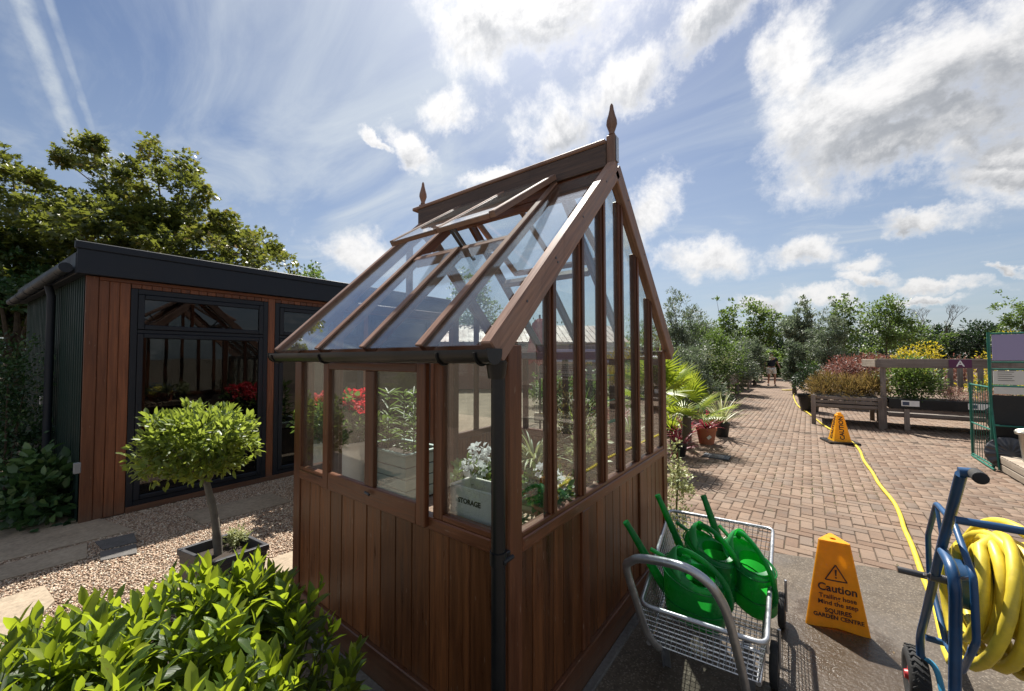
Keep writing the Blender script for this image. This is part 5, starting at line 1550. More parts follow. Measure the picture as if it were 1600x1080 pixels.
# ================================================================== standard bay tree in square planter
PL = thing('planter', 'dark grey rectangular planter standing on the gravel before the garden room', 'planter', (-3.1, .93, 0))
z1 = .36; qs = [Vector(onZ(276, 858, z1)), Vector(onZ(372, 828, z1)), Vector(onZ(421, 850, z1)), Vector(onZ(330, 880, z1))]
pc_ = sum(qs, Vector()) / 4; qs = [pc_ + (q - pc_) * 1.0 for q in qs]
def plt(b):
    q = qs
    lo = [pc_ + Vector(((p.x - pc_.x) * .80, (p.y - pc_.y) * .80, -z1 + .012)) for p in q]
    rim0 = [pc_ + Vector(((p.x - pc_.x) * .96, (p.y - pc_.y) * .96, -.04)) for p in q]
    rim1 = [Vector((p.x, p.y, z1 - .038)) for p in q]; rim2 = [Vector((p.x, p.y, z1)) for p in q]
    inn = [pc_ + Vector(((p.x - pc_.x) * .86, (p.y - pc_.y) * .86, 0)) for p in q]
    inl = [pc_ + Vector(((p.x - pc_.x) * .82, (p.y - pc_.y) * .82, -.06)) for p in q]
    R_ = [lo, rim0, rim1, rim2, inn, inl]; vs = [p for r in R_ for p in r]; fs = [[3, 2, 1, 0]]
    for i in range(5):
        for k in range(4): fs.append([i * 4 + k, i * 4 + (k + 1) % 4, (i + 1) * 4 + (k + 1) % 4, (i + 1) * 4 + k])
    b.add(vs, fs)
pb = part('pot', 'planter_grey', plt, False, PL); bv2 = pb.modifiers.new('b', 'BEVEL'); bv2.width = .006; bv2.segments = 2
part('soil', 'soil', lambda b: b.add([pc_ + Vector(((p.x - pc_.x) * .84, (p.y - pc_.y) * .84, -.055)) for p in qs], [[0, 1, 2, 3]]), False, PL)
# tree
TB = thing('bay_tree', 'clipped standard bay tree with a rounded crown and bare leaning stem in the grey planter', 'tree', (pc_.x, pc_.y, z1 - .05))
tb0 = Vector((pc_.x, pc_.y, z1 - .06)); dT = (pc_ - Vector(EYE)).dot(Vector(_fw))
t1_ = Vector(far(335, 805, dT)); t2_ = Vector(far(323, 755, dT)); t3_ = Vector(far(314, 705, dT)); t0_ = Vector(far(341, 862, dT))
part('trunk', 'bark_grey', lambda b: b.tube(walong([t0_ + Vector((0, 0, -.04)), t0_, t1_, t2_, t3_], 5), [.028 + (.004 if i % 5 == 2 else 0) - .0006 * i for i in range(21)], 12), True, TB)
cc = far(310, 692, dT); cp = cc - np.array(TB.location)
ra_ = 96 / F_PX * dT
o, C = crown('crown', TB, cc + [0, 0, .005], (ra_ * .68, ra_ * .68, ra_ * .51), 290, 17, .050, .46, 'laurel_top', 'broad', 5, .060, .50, .60, .45, TB.location, .9, .2)
part('limb', 'bark_grey', lambda b: [b.tube([t2_, Vector(cc) + Vector((math.cos(a_) * ra_ * .5, math.sin(a_) * ra_ * .5, .0))], [.014, .005], 6) for a_ in (0.3, 1.6, 2.9, 4.1, 5.4)], True, TB)
def small_plant(name, label, cat, base, rad, n, per, L, wid, m, seed, tpl='rhomb', bright=.55, parent=None, group=None, up=.3):
    t = thing(name, label, cat, tuple(base), 0, group)
    c = np.array(base) + [0, 0, rad[2] * .9]
    crown('foliage', t, c, rad, n, per, L, wid, m, tpl, seed, min(rad) * .45, .2, bright, up, base, .9)
    part('stem', 'stem_green', lambda b: [b.tube([tuple(base), (c[0] + math.cos(a_) * rad[0] * .4, c[1] + math.sin(a_) * rad[1] * .4, c[2])], [.006, .003], 5) for a_ in (0, 2.1, 4.2)], True, t)
    return t
sp = Vector(onZ(378, 842, z1 - .02))
small_plant('small_perennial', 'small pale green plant growing at the foot of the bay tree in the planter', 'plant', (sp.x - .02, sp.y - .02, z1 - .055), (.075, .06, .055), 40, 8, .028, .5, 'cream_leaf', 8, 'broad')

# ================================================================== strap-leaved plants
def blades(name, parent, base, n, L, wd, m, seed, spread=(.2, 1.2), droop=.5, seg=6, offset=(0, 0, 0), lift=0, fold=.3):
    g = np.random.default_rng(seed); base = np.array(base, float) - np.array(offset, float)
    az = g.uniform(0, 6.28, n); el = g.uniform(spread[0], spread[1], n); Ls = L * g.uniform(.6, 1.1, n); dr = droop * g.uniform(.4, 1.4, n)
    V = []; T = []
    for k in range(n):
        h = np.array([math.cos(az[k]), math.sin(az[k]), 0]); s_ = np.array([-h[1], h[0], 0])
        p = base + h * .01 + [0, 0, g.uniform(0, lift)]; e_ = el[k]; o = len(V)
        for j in range(seg + 1):
            t = j / seg; w_ = wd * (1 - t ** 2.2) * (.55 + .9 * min(t * 3, 1) * .5)
            V += [p - s_ * w_ + [0, 0, fold * w_], p, p + s_ * w_ + [0, 0, fold * w_]]
            d = h * math.sin(e_) + np.array([0, 0, math.cos(e_)]); p = p + d * Ls[k] / seg; e_ += dr[k] / seg * (1 + t)
        for j in range(seg):
            for q in (0, 1):
                a_ = o + j * 3 + q; T += [(a_, a_ + 1, a_ + 4), (a_, a_ + 4, a_ + 3)]
    rv = np.repeat(np.clip(g.normal(.55, .22, n), 0, 1), seg * 4)
    return npmesh(name, V, T, m, parent, rv, True)
def pot(b, x, y, z, r, h, rim=.012):
    b.lathe([(r * .74, 0), (r * .98, h * .82), (r * 1.06, h * .83), (r * 1.06, h), (r * .94, h), (r * .90, h * .86), (0, h * .86)], (x, y, z), 24)
def potted(name, label, cat, base, r, h, potm, leafs, group=None):
    t = thing(name, label, cat, tuple(base), 0, group)
    part('pot', potm, lambda b: pot(b, *base, r, h), True, t)
    leafs(t, (base[0], base[1], base[2] + h * .85))
    return t
b1 = onZ(1104, 693); b2 = onZ(1128, 682)
def redl(t, p): blades('foliage', t, p, 70, .50, .014, 'cordyline_red', 1, (.05, 1.25), .7, 6, t.location)
tt_ = potted('potted_cordyline', 'red cordyline in a terracotta pot at the edge of the paving', 'potted plant', tuple(b1), .17, .30, 'terracotta', redl)
part('price_label', 'paper', lambda b: b.beam((b1[0] + .05, b1[1] - .165, .12), (b1[0] + .10, b1[1] - .150, .17), .05, .002, (0, -1, .2), .0005), False, tt_)
def grl(t, p): blades('foliage', t, p, 60, .80, .014, 'cream_leaf', 2, (.03, 1.0), .6, 6, t.location)
potted('potted_yucca', 'spiky cream striped plant in a black pot behind the terracotta one', 'potted plant', tuple(b2), .15, .28, 'black_plastic', grl)
# fan palms
def fan_palm(name, label, base, h, nf, Lf, seed, m='palm_leaf', bush=1.0):
    t = thing(name, label, 'palm', tuple(base)); g_ = random.Random(seed)
    part('trunk', 'bark', lambda b: b.tube([(base[0], base[1], base[2]), (base[0] + .02, base[1], base[2] + h)], [.09, .07], 10), True, t)
    for k in range(nf):
        az = k * 2.399 + g_.uniform(-.3, .3); el = g_.uniform(.15, 1.45)
        d = Vector((math.cos(az) * math.sin(el), math.sin(az) * math.sin(el), math.cos(el))); pl = Lf * g_.uniform(.55, .85)
        st = Vector((base[0], base[1], base[2] + h)); hub = st + d * pl - Vector((0, 0, .10 * el))
        b = MB(); b.tube([st, st + d * pl * .5, hub], .008, 6); 
        side = d.cross(Vector((0, 0, 1)));
        if side.length < .1: side = Vector((1, 0, 0))
        side.normalize(); nrm_ = side.cross(d).normalized()
        vs = []; fs = []; nb_ = 26
        for q in range(nb_):
            aa = -2.05 + 4.1 * q / (nb_ - 1); dd = d * math.cos(aa) + side * math.sin(aa); Lb = Lf * g_.uniform(.72, .86) * (.78 + .22 * math.cos(aa))
            pw = dd.cross(nrm_) * (Lf * .026); o = len(vs)
            bend = -nrm_ * Lf * .05 * 0 + Vector((0, 0, -Lf * .10))
            vs += [hub, hub + dd * Lb * .5 - pw + nrm_ * .006, hub + dd * Lb * .5 - nrm_ * .004, hub + dd * Lb * .5 + pw + nrm_ * .006, hub + dd * Lb + bend * g_.uniform(.2, 1.3)]
            fs += [[o, o + 1, o + 2], [o, o + 2, o + 3], [o + 1, o + 4, o + 2], [o + 2, o + 4, o + 3]]
        off = Vector(t.location)
        P = np.array([tuple(v - off) for v in vs]); rv = np.repeat(np.clip(np.array([g_.gauss(.55, .2) for _ in range(nb_)]), 0, 1), 4)
        fo = npmesh('frond', P, np.array(fs), m, t, rv)
        b.build('leaf_stalk', 'stem_green', fo, True, True) if False else None
        s2 = MB(); s2.tube([st - off, st + d * pl * .5 - off, hub - off], .008, 6); s2.build('leaf_stalk', 'stem_green', fo, True, True)
    return t
pb_ = onZ(1060, 700, 0)
fan_palm('fan_palm', 'bright green fan palm beside the far corner of the greenhouse', (-1.95, 6.25, 0), .95, 15, .62, 3)
fan_palm('fan_palm', 'low yellow-green fan palm spreading over the cordylines', (-1.75, 7.35, 0), .55, 12, .60, 5)
for k, (x, y, L, m, lb) in enumerate(((-1.72, 6.75, .46, 'cordyline_red', 'dark red cordyline tuft low beside the greenhouse corner'), (-1.9, 7.9, .55, 'cordyline_red', 'red cordyline behind the terracotta pot'), (-2.25, 8.3, .7, 'palm_leaf', 'green sword-leaved plant behind the red cordylines'), (-2.05, 5.7, .6, 'cream_leaf', 'cream edged strap-leaved plant close to the greenhouse end'), (-2.7, 7.2, .8, 'green_leaf', 'tall arching strap-leaved plant seen through the gable glass'), (-3.3, 6.6, .9, 'cream_leaf', 'pale arching grass seen through the first gable panes'), (-3.4, 8.2, .9, 'cordyline_red', 'pink cordyline seen through the second gable pane'), (-4.0, 7.4, .9, 'palm_leaf', 'light green sword plant behind the staging'), (-2.6, 9.2, .8, 'cream_leaf', 'white-striped sword plant by the kerb behind the greenhouse'), (-4.6, 9.0, 1.0, 'green_leaf', 'dark strap-leaved plant under the timber beam'))):
    t = thing('strap_plant', lb, 'plant', (x, y, 0)); blades('foliage', t, (x, y, .05), 60, L, .016, m, 40 + k, (.05, 1.3), .8, 6, t.location)
    part('pot', 'black_plastic', lambda b: pot(b, x, y, 0, .13, .22), True, t)
# creeper at the far end of the greenhouse gable
cr = thing('creeper', 'cream variegated creeper growing at the foot of the greenhouse far corner', 'creeper', (-.86, 3.32, 0))
crown('foliage', cr, (-.90, 3.40, .40), (.10, .16, .50), 110, 14, .030, .6, 'cream_leaf', 'rhomb', 12, .06, .3, .45, .1, cr.location, .9)
part('stem', 'stem_green', lambda b: b.tube([(-.87, 3.33, 0), (-.88, 3.36, .4), (-.86, 3.38, .85)], .008, 5), True, cr)

# ================================================================== inside the greenhouse
SX = bpy.data.objects
ZT = .78
CX0, CX1 = float(onY(703, 790, 1.235)[0]), float(onY(768, 790, 1.235)[0]); CZ1 = float(onY(735, 764, 1.235)[2])
CRT = thing('storage_crate', 'weathered white wooden crate with the word STORAGE, in the window corner of the greenhouse', 'crate', ((CX0 + CX1) / 2, 1.30, ZT))
def crate(b):
    x0, x1, y0, y1, z0, z1_ = CX0, CX1, 1.235, 1.37, ZT + .002, CZ1
    b.box(x0, x1, y0, y0 + .012, z0, z1_, .002); b.box(x0, x1, y1 - .012, y1, z0, z1_, .002)
    b.box(x0, x0 + .012, y0 + .012, y1 - .012, z0, z1_, .002, 'y'); b.box(x1 - .012, x1, y0 + .012, y1 - .012, z0, z1_, .002, 'y'); b.box(x0 + .012, x1 - .012, y0 + .012, y1 - .012, z0, z0 + .01, .002)
t = mat('chalk_paint'); oc = t.node('ShaderNodeTexCoord').outputs['Object']
vo = t.node('ShaderNodeTexVoronoi', feature='DISTANCE_TO_EDGE'); t.put(vo.inputs['Vector'], t.mapping(oc, scale=(1, 1, 2.0))); vo.inputs['Scale'].default_value = 55
ck_ = t.maprange(vo.outputs['Distance'], .0, .05, .8, 0); n_ = t.noise(oc, 14, 6, .7).outputs[0]
c_ = t.mix(t.math('MULTIPLY', ck_, t.maprange(n_, .4, .6)), (.62, .60, .54), (.22, .18, .13)); finish(t, principled(t, c_, .8, 0, .3, vo.outputs['Distance'], .3, .001))
cbx = part('crate_body', 'chalk_paint', crate, False, CRT)
M_front = Matrix(((1, 0, 0, 0), (0, 0, -1, 0), (0, 1, 0, 0), (0, 0, 0, 1)))
text('lettering', 'STORAGE', .030, (float(onY(733, 786, 1.235)[0]), 1.2338, float(onY(735, 786, 1.235)[2])), M_front, 'print_black', cbx, .0004, .0014)
def bench_plant(name, label, x, y, potm, r, h, pm, leafm, rad, nfl=0, flm=None, seed=0, z=ZT, fl_h=.06, per=9, L=.04, group=None, flr=.03):
    t = thing(name, label, 'potted plant', (x, y, z + .002), 0, group)
    part('pot', potm, lambda b: pot(b, x, y, z + .002, r, h), True, t)
    c = np.array([x, y, z + h + rad[2] * .75])
    crown('foliage', t, c, rad, 60, per, L, .7, leafm, 'broad', seed, min(rad) * .5, .2, .5, .3, t.location, .9)
    g_ = np.random.default_rng(seed + 5)
    for k in range(nfl):
        a_ = g_.uniform(0, 6.28); q = g_.uniform(.1, .95) ** .5; ce = c + [math.cos(a_) * rad[0] * q, math.sin(a_) * rad[1] * q, rad[2] * (1.1 - .55 * q) + g_.uniform(0, fl_h)]
        n = 46; u = rvec(g_, n); P = ce + u * flr * [1, 1, .7]
        V, T, li = leaves(P, norm(u + rvec(g_, n) * .8), u, .028, .026, 'broad')
        fo = npmesh('flower_head', V, T, flm, t, g_.uniform(0, 1, n)[li], offset=t.location)
        bb = MB(); bb.tube([tuple(c), tuple(ce)], .0025, 4); bb.build('flower_stalk', 'stem_green', fo, True, True) if False else None
    return t
bench_plant('geranium', 'white geranium in a dark pot behind the storage crate', float(onY(742, 745, 1.47)[0]), 1.47, 'planter_grey', .075, .12, None, 'green_leaf', (.12, .11, .10), 5, 'white_petal', 3, flr=.042)
bench_plant('geranium', 'second white geranium showing beside the corner post through the gable glass', -1.05, 1.66, 'terracotta', .07, .10, None, 'green_leaf', (.10, .10, .09), 2, 'white_petal', 9, flr=.036)
def sp1(t, p): blades('foliage', t, p, 120, .36, .008, 'cream_leaf', 33, (.05, 1.2), 1.3, 7, t.location)
potted('spider_plant', 'arching striped spider plant on the staging behind the first gable pane', 'potted plant', (-1.34, 1.98, ZT + .002), .11, .16, 'terracotta', sp1)
def sp2_(t, p): blades('foliage', t, p, 40, .18, .006, 'yellow_leaf', 35, (.1, 1.2), .6, 5, t.location)
potted('small_succulent', 'small yellow succulent in a terracotta pot at the sill of the first gable pane', 'potted plant', (-1.08, 1.84, ZT + .002), .075, .09, 'terracotta', sp2_)
bench_plant('foliage_plant', 'small leafy plant with pale specks on the middle of the staging', -1.15, 2.28, 'black_plastic', .06, .09, None, 'cream_leaf', (.11, .10, .12), 0, None, 15)
def sp3(t, p): blades('foliage', t, p, 30, .13, .010, 'green_leaf', 36, (.4, 1.4), .9, 6, t.location)
potted('agave', 'low dark green strap plant on the slats at the gable sill', 'potted plant', (-1.07, 1.42, ZT + .002), .05, .04, 'terracotta', sp3)
HB = thing('hanging_sedge', 'tall brown-green grass in a pot at the back of the greenhouse', 'potted plant', (-1.6, 2.95, .012))
part('pot', 'terracotta', lambda b: pot(b, -1.6, 2.95, .012, .16, .40), True, HB)
crown('foliage', HB, (-1.6, 2.92, .95), (.20, .16, .42), 120, 12, .05, .3, 'rust_leaf', 'rhomb', 44, .08, .3, .35, .3, HB.location, .9)

# between greenhouse and garden room: red geraniums in white pots, sage trough
for k, (px_, py_, dep, lb) in enumerate(((508, 752, 4.6, 'tall white pot of orange-red geraniums beyond the left greenhouse pane'), (553, 756, 4.6, 'tall white pot of crimson geraniums standing in the middle of the window'))):
    bp = far(px_, 0, dep); bp = cam2w((px_ - 800) / F_PX * dep, dep, 0)
    t = thing('potted_geranium', lb, 'potted plant', tuple(bp))
    part('pot', 'white_pot', lambda b: b.lathe([(.13, 0), (.19, .60), (.205, .605), (.205, .64), (.18, .64), (.17, .58), (0, .58)], tuple(bp), 26), True, t)
    c = bp + [0, 0, .86]
    crown('foliage', t, c, (.30, .30, .22), 90, 12, .07, .8, 'green_leaf', 'broad', 50 + k, .10, .2, .45, .3, t.location, .9)
    g_ = np.random.default_rng(70 + k)
    for q in range(14 if k else 10):
        a_ = g_.uniform(0, 6.28); r_ = g_.uniform(0, .30); ce = c + [math.cos(a_) * r_, math.sin(a_) * r_, .16 + g_.uniform(-.06, .14) + (.06 if k else 0)]
        n = 60; u = rvec(g_, n); P = ce + u * .062 * [1, 1, .7]
        V, T, li = leaves(P, norm(u + rvec(g_, n) * .8), u, .045, .045, 'broad')
        npmesh('flower_head', V, T, 'red_petal', t, g_.uniform(0, 1, n)[li] * (.8 if k else 1), offset=t.location)
TG = thing('planter_trough', 'sage green slatted wooden trough seen through the open window panes', 'planter', tuple(cam2w(-1.35, 4.75, 0)), 0)
tg0 = cam2w(-1.35, 4.75, 0)
for k in range(4):
    z_ = .02 + k * .125
    part('slat', 'sage', lambda b: b.box(tg0[0] - .42, tg0[0] + .42, tg0[1] - .26, tg0[1] - .24, z_, z_ + .115, .003), False, TG)
    part('slat', 'sage', lambda b: b.box(tg0[0] + .42, tg0[0] + .44, tg0[1] - .26, tg0[1] + .26, z_, z_ + .115, .003), False, TG)
    part('slat', 'sage', lambda b: b.box(tg0[0] - .42, tg0[0] + .42, tg0[1] + .24, tg0[1] + .26, z_, z_ + .115, .003), False, TG)
part('rim', 'sage', lambda b: (b.box(tg0[0] - .45, tg0[0] + .46, tg0[1] - .28, tg0[1] - .23, .52, .545, .003), b.box(tg0[0] - .45, tg0[0] + .46, tg0[1] + .23, tg0[1] + .28, .52, .545, .003), b.box(tg0[0] - .45, tg0[0] - .40, tg0[1] - .23, tg0[1] + .23, .52, .545, .003), b.box(tg0[0] + .41, tg0[0] + .46, tg0[1] - .23, tg0[1] + .23, .52, .545, .003)), False, TG)
part('soil', 'soil', lambda b: b.box(tg0[0] - .41, tg0[0] + .41, tg0[1] - .235, tg0[1] + .235, .02, .44, .002), False, TG)
for k, (dx, dy) in enumerate(((-.25, 0), (.0, .05), (.28, -.03))):
    t = thing('lily', ('leafy plant at the left end of the sage trough', 'tall leafy stem in the middle of the sage trough', 'leafy plant at the right end of the sage trough')[k], 'plant', (tg0[0] + dx, tg0[1] + dy, .44))
    part('stem', 'stem_green', lambda b: b.tube([(tg0[0] + dx, tg0[1] + dy, .44), (tg0[0] + dx + .02, tg0[1] + dy, 1.15)], .007, 6), True, t)
    g_ = np.random.default_rng(90 + k); n = 60; zz_ = g_.uniform(.5, 1.18, n); a_ = g_.uniform(0, 6.28, n)
    P = np.stack([tg0[0] + dx + .0 * a_, tg0[1] + dy + .0 * a_, zz_], 1); Dv = np.stack([np.cos(a_), np.sin(a_), g_.uniform(.0, .9, n)], 1)
    V, T, li = leaves(P, Dv, np.tile([0, 0, 1.], (n, 1)) + rvec(g_, n) * .2, g_.uniform(.12, .20, n), .035, 'broad')
    npmesh('foliage', V, T, 'green_leaf', t, g_.uniform(.2, .9, n)[li], offset=t.location)
# ================================================================== display cage, dustbin, crate (right edge)
CG = thing('display_cage', 'green wire display cage with a purple header board and printed cards', 'display stand', (2.7, 9.05, 0))
cpart = lambda n_, m_, f_, sm=False: part(n_, m_, f_, sm, CG)
YA, YB, XA, XB_ = 8.62, 9.50, 2.06, 3.9
for (x, y) in ((XA, YA), (XA, YB), (XB_, YA), (XB_, YB)):
    cpart('corner_tube', 'green_tube', lambda b: b.tube([(x, y, .02), (x, y, 1.95 if y == YA else 1.18)], .017, 10), True)
for z in (.08, .62, 1.18, 1.42, 1.52, 1.93):
    cpart('front_rail', 'green_tube', lambda b: b.tube([(XA, YA, z), (XB_, YA, z)], .012, 8), True)
for z in (.05, .55, 1.16):
    cpart('side_rail', 'green_tube', lambda b: b.tube([(XA, YA, z), (XA, YB, z)], .012, 8), True)
cpart('foot', 'green_tube', lambda b: b.tube([(XA - .03, YA - .16, .02), (XA - .01, YB, .02)], .014, 8), True)
cpart('brace', 'green_tube', lambda b: b.tube([(XA, YA + .05, 1.18), (XA + .02, YA - .14, .02)], .012, 8), True)
cpart('side_wires', 'green_tube', lambda b: [b.tube([(XA, YA + .11 * k, .05), (XA, YA + .11 * k, 1.16)], .004, 4, False) for k in range(1, 8)])
cpart('header_board', 'purple_board', lambda b: b.box(XA + .03, XB_ - .02, YA - .012, YA + .004, 1.545, 1.915, .003))
ci = cpart('information_card', 'paper', lambda b: b.box(XA + .03, XA + .42, YA - .010, YA + .002, 1.205, 1.40, .001))
b = MB(); [b.box(XA + .07, XA + .22 - .02 * (k % 2), YA - .0120, YA - .0101, 1.38 - .030 * k, 1.386 - .030 * k, .0002) for k in range(5)]; b.build('print_line', 'print_black', ci)['kind'] = 'stuff'
ci2 = cpart('information_card', 'print_blue', lambda b: b.box(XA + .425, XA + .62, YA - .010, YA + .002, 1.205, 1.40, .001))
ci3 = cpart('information_card', 'paper', lambda b: b.box(XA + .625, XB_ - .1, YA - .010, YA + .002, 1.205, 1.40, .001))
b = MB(); [b.box(XA + .68 + .22 * (k % 2), XA + .86 + .22 * (k % 2), YA - .0120, YA - .0101, 1.36 - .045 * (k // 2), 1.378 - .045 * (k // 2), .0002) for k in range(6)]; b.build('print_line', 'print_black', ci3)['kind'] = 'stuff'
cpart('lower_card', 'paper', lambda b: b.box(XA + .03, XB_ - .1, YA - .008, YA + .002, 1.07, 1.17, .001))
cpart('back_panel', 'black_plastic', lambda b: b.box(XA + .03, XB_ - .02, YA + .05, YA + .06, .10, 1.05, .002))
for k in range(7):
    x = XA + .22 + (k % 4) * .42; z = .08 + (k // 4) * .42
    t = thing('compost_sack', 'shiny black sack stacked in the display cage, %s' % ('bottom left', 'bottom row second from left', 'bottom row third', 'bottom row at the far right end', 'upper row left', 'upper row second', 'upper row third')[k], 'sack', (x, YA + .30, z), 0, 'black sacks in the display cage')
    b = MB(); g_ = random.Random(k); vs = []; fs = []; n1, n2 = 9, 12
    for i in range(n1):
        v = -PI / 2 + PI * i / (n1 - 1)
        for j in range(n2):
            u = 2 * PI * j / n2; cu, su, cv, sv = math.cos(u), math.sin(u), math.cos(v), math.sin(v)
            p = Vector((.20 * abs(cu) ** .5 * (1 if cu > 0 else -1) * abs(cv) ** .45, .16 * abs(su) ** .5 * (1 if su > 0 else -1) * abs(cv) ** .45, .20 + .19 * (abs(sv) ** .7) * (1 if sv > 0 else -1)))
            p += Vector((g_.uniform(-1, 1), g_.uniform(-1, 1), g_.uniform(-1, 1))) * .012
            vs.append(p)
    for i in range(n1 - 1):
        for j in range(n2): fs.append([i * n2 + j, i * n2 + (j + 1) % n2, (i + 1) * n2 + (j + 1) % n2, (i + 1) * n2 + j])
    b.add(vs, fs); b.build('sack_body', 'black_sack', t, True, True)
# bright wet-looking tie ends and dabs of light in the sacks are left to the gloss itself
WC = thing('timber_crate', 'low pale slatted crate carrying the metal dustbin', 'crate', (2.7, 8.0, 0))
for k in range(2):
    z_ = .015 + k * .10
    part('slat', 'pale_timber', lambda b: b.box(2.09, 2.112, 7.3, 8.48, z_, z_ + .085, .004), False, WC)
    part('slat', 'pale_timber', lambda b: b.box(2.113, 3.4, 8.46, 8.48, z_, z_ + .085, .004), False, WC)
    part('slat', 'pale_timber', lambda b: b.box(2.113, 3.4, 7.3, 7.322, z_, z_ + .085, .004), False, WC)
for k in range(14):
    part('top_slat', 'pale_timber', lambda b: b.box(2.09, 3.4, 7.302 + k * .084, 7.302 + k * .084 + .074, .204, .222, .003), False, WC)
BN = thing('dustbin', 'galvanised metal dustbin with a ribbed lid standing on the pale crate', 'dustbin', (2.38, 8.16, .224))
t = mat('bin_steel'); oc = t.node('ShaderNodeTexCoord').outputs['Object']; nn_ = t.noise(t.mapping(oc, scale=(1, 1, .3)), 7, 6, .6).outputs[0]
finish(t, principled(t, t.mix(t.maprange(nn_, .4, .7), (.40, .37, .31), (.55, .54, .50)), t.maprange(nn_, .3, .7, .25, .5), .85, .5, nn_, .1, .004))
part('bin_body', 'bin_steel', lambda b: b.lathe([(.175, 0), (.18, .02), (.176, .03), (.205, .36), (.215, .37), (.215, .385), (.205, .39)], (2.38, 8.16, .224), 36), True, BN)
def lid(b, c, M=None):
    n = 48; prof = [(.232, -.03), (.235, .0), (.225, .012), (.12, .045), (.03, .06), (0, .062)]; vs = []; fs = []
    for (r_, z_) in prof:
        for k in range(n):
            a_ = 2 * PI * k / n; ww = .006 * (1 if k % 4 < 2 else -1) * (1 if .05 < r_ < .23 else 0); vs.append((M or Matrix()) @ Vector((r_ * math.cos(a_), r_ * math.sin(a_), z_ + ww)))
    for i in range(len(prof) - 1):
        for k in range(n): fs.append([i * n + k, i * n + (k + 1) % n, (i + 1) * n + (k + 1) % n, (i + 1) * n + k])
    b.add([v + Vector(c) for v in vs], fs)
part('lid', 'bin_steel', lambda b: lid(b, (2.38, 8.16, .61)), False, BN)
part('lid_handle', 'bin_steel', lambda b: b.tube(walong([(2.33, 8.16, .665), (2.34, 8.16, .70), (2.42, 8.16, .70), (2.43, 8.16, .665)], 4), .006, 8), True, BN)
part('side_handle', 'steel_dark', lambda b: b.tube(walong([(2.50, 8.0, .45), (2.53, 7.93, .50), (2.44, 7.91, .50), (2.42, 7.97, .45)], 4), .006, 8), True, BN)
LD_ = thing('leaning_bin_lid', 'round dark metal bin lid leaning against the display cage behind the dustbin', 'bin lid', (2.16, 8.56, .22))
part('lid', 'steel_dark', lambda b: lid(b, (2.20, 8.56, .24), Matrix.Rotation(R(76), 4, 'X')), False, LD_)
AR = thing('black_arch_handle', 'black arched handle rising behind the metal dustbin', 'handle', (2.66, 8.42, .224))
part('tube', 'black_plastic', lambda b: b.tube(walong([(2.56, 8.45, .224), (2.56, 8.45, .75), (2.60, 8.45, .98), (2.74, 8.45, 1.10), (3.0, 8.45, 1.12)], 5), .022, 10), True, AR)

# ================================================================== plant tables, right
def table(name, label, x0, x1, y0, y1, ztop, nsl=3, group=None, m='weathered', legs=((0, 0), (1, 0), (0, 1), (1, 1)), sl=.07):
    t = thing(name, label, 'plant table', ((x0 + x1) / 2, (y0 + y1) / 2, 0), 0, group)
    for k in range(nsl):
        z1_ = ztop - k * (sl + .022)
        part('side_slat', m, lambda b: b.box(x0, x1, y0, y0 + .028, z1_ - sl, z1_, .004), False, t)
        part('end_slat', m, lambda b: b.box(x1 - .028, x1, y0 + .03, y1 - .03, z1_ - sl, z1_, .004), False, t)
        part('end_slat', m, lambda b: b.box(x0, x0 + .028, y0 + .03, y1 - .03, z1_ - sl, z1_, .004), False, t)
    part('table_deck', m, lambda b: b.box(x0 + .03, x1 - .03, y0 + .03, y1, ztop - nsl * (sl + .022), ztop - nsl * (sl + .022) + .02, .003), False, t)
    for (u, v) in legs:
        x = x0 + (x1 - x0) * u; y = y0 + (y1 - y0) * v; xx = x - .045 if u else x - .045; yy = y - .03 if v == 0 else y - .03
        part('leg', m, lambda b: b.box(xx, xx + .09, yy, yy + (.07 if v else .028), .0, ztop + .02, .004, 'z'), False, t)
    return t
TA = table('plant_table', 'weathered slatted plant table holding rusty grasses, nearest the small caution cone', .06, 1.24, 11.85, 13.4, .68)
TBt = table('plant_table', 'plant table carrying black trays and price cards beside the display cage', 1.36, 3.4, 12.0, 13.3, .46, 2, None, 'weathered', ((.15, 0), (1, 0), (0, 1), (1, 1)))
# pergola bay with the letter A
PG = thing('display_rail', 'weathered timber rail on posts with a plum sign lettered A, over the plant tables', 'display rail', (2.2, 12.1, 0))
part('post', 'weathered', lambda b: b.box(1.26, 1.35, 11.95, 12.04, 0, 1.56, .005), False, PG)
part('post', 'weathered', lambda b: b.box(3.55, 3.64, 11.95, 12.04, 0, 1.56, .005), False, PG)
part('top_rail', 'weathered', lambda b: b.box(1.20, 3.9, 11.925, 11.948, 1.36, 1.555, .005), False, PG)
part('end_rail', 'pale_timber', lambda b: b.beam((1.20, 11.96, 1.46), (1.02, 12.5, 1.46), .05, .17, (0, 0, 1), .004), False, PG)
sg_ = part('letter_sign', 'plum_sign', lambda b: b.box(2.30, 2.62, 11.915, 11.924, 1.375, 1.54, .002), False, PG)
text('lettering', 'A', .17, (2.46, 11.912, 1.455), M_front, 'white_paint', sg_, .001, .003)
for k in range(9): part('picket', 'weathered', lambda b: b.box(2.25 + k * .155, 2.25 + k * .155 + .095, 13.42, 13.44, .75, 1.42, .004), False, PG)
part('back_rail', 'weathered', lambda b: b.box(1.9, 3.8, 13.44, 13.47, 1.33, 1.42, .004), False, PG)
TRY = thing('plant_tray', 'long black tray on the plant table by the display cage with two price cards', 'tray', (2.4, 12.3, .48))
part('tray_body', 'black_plastic', lambda b: b.box(1.38, 3.35, 11.955, 12.6, .47, .68, .01), False, TRY)
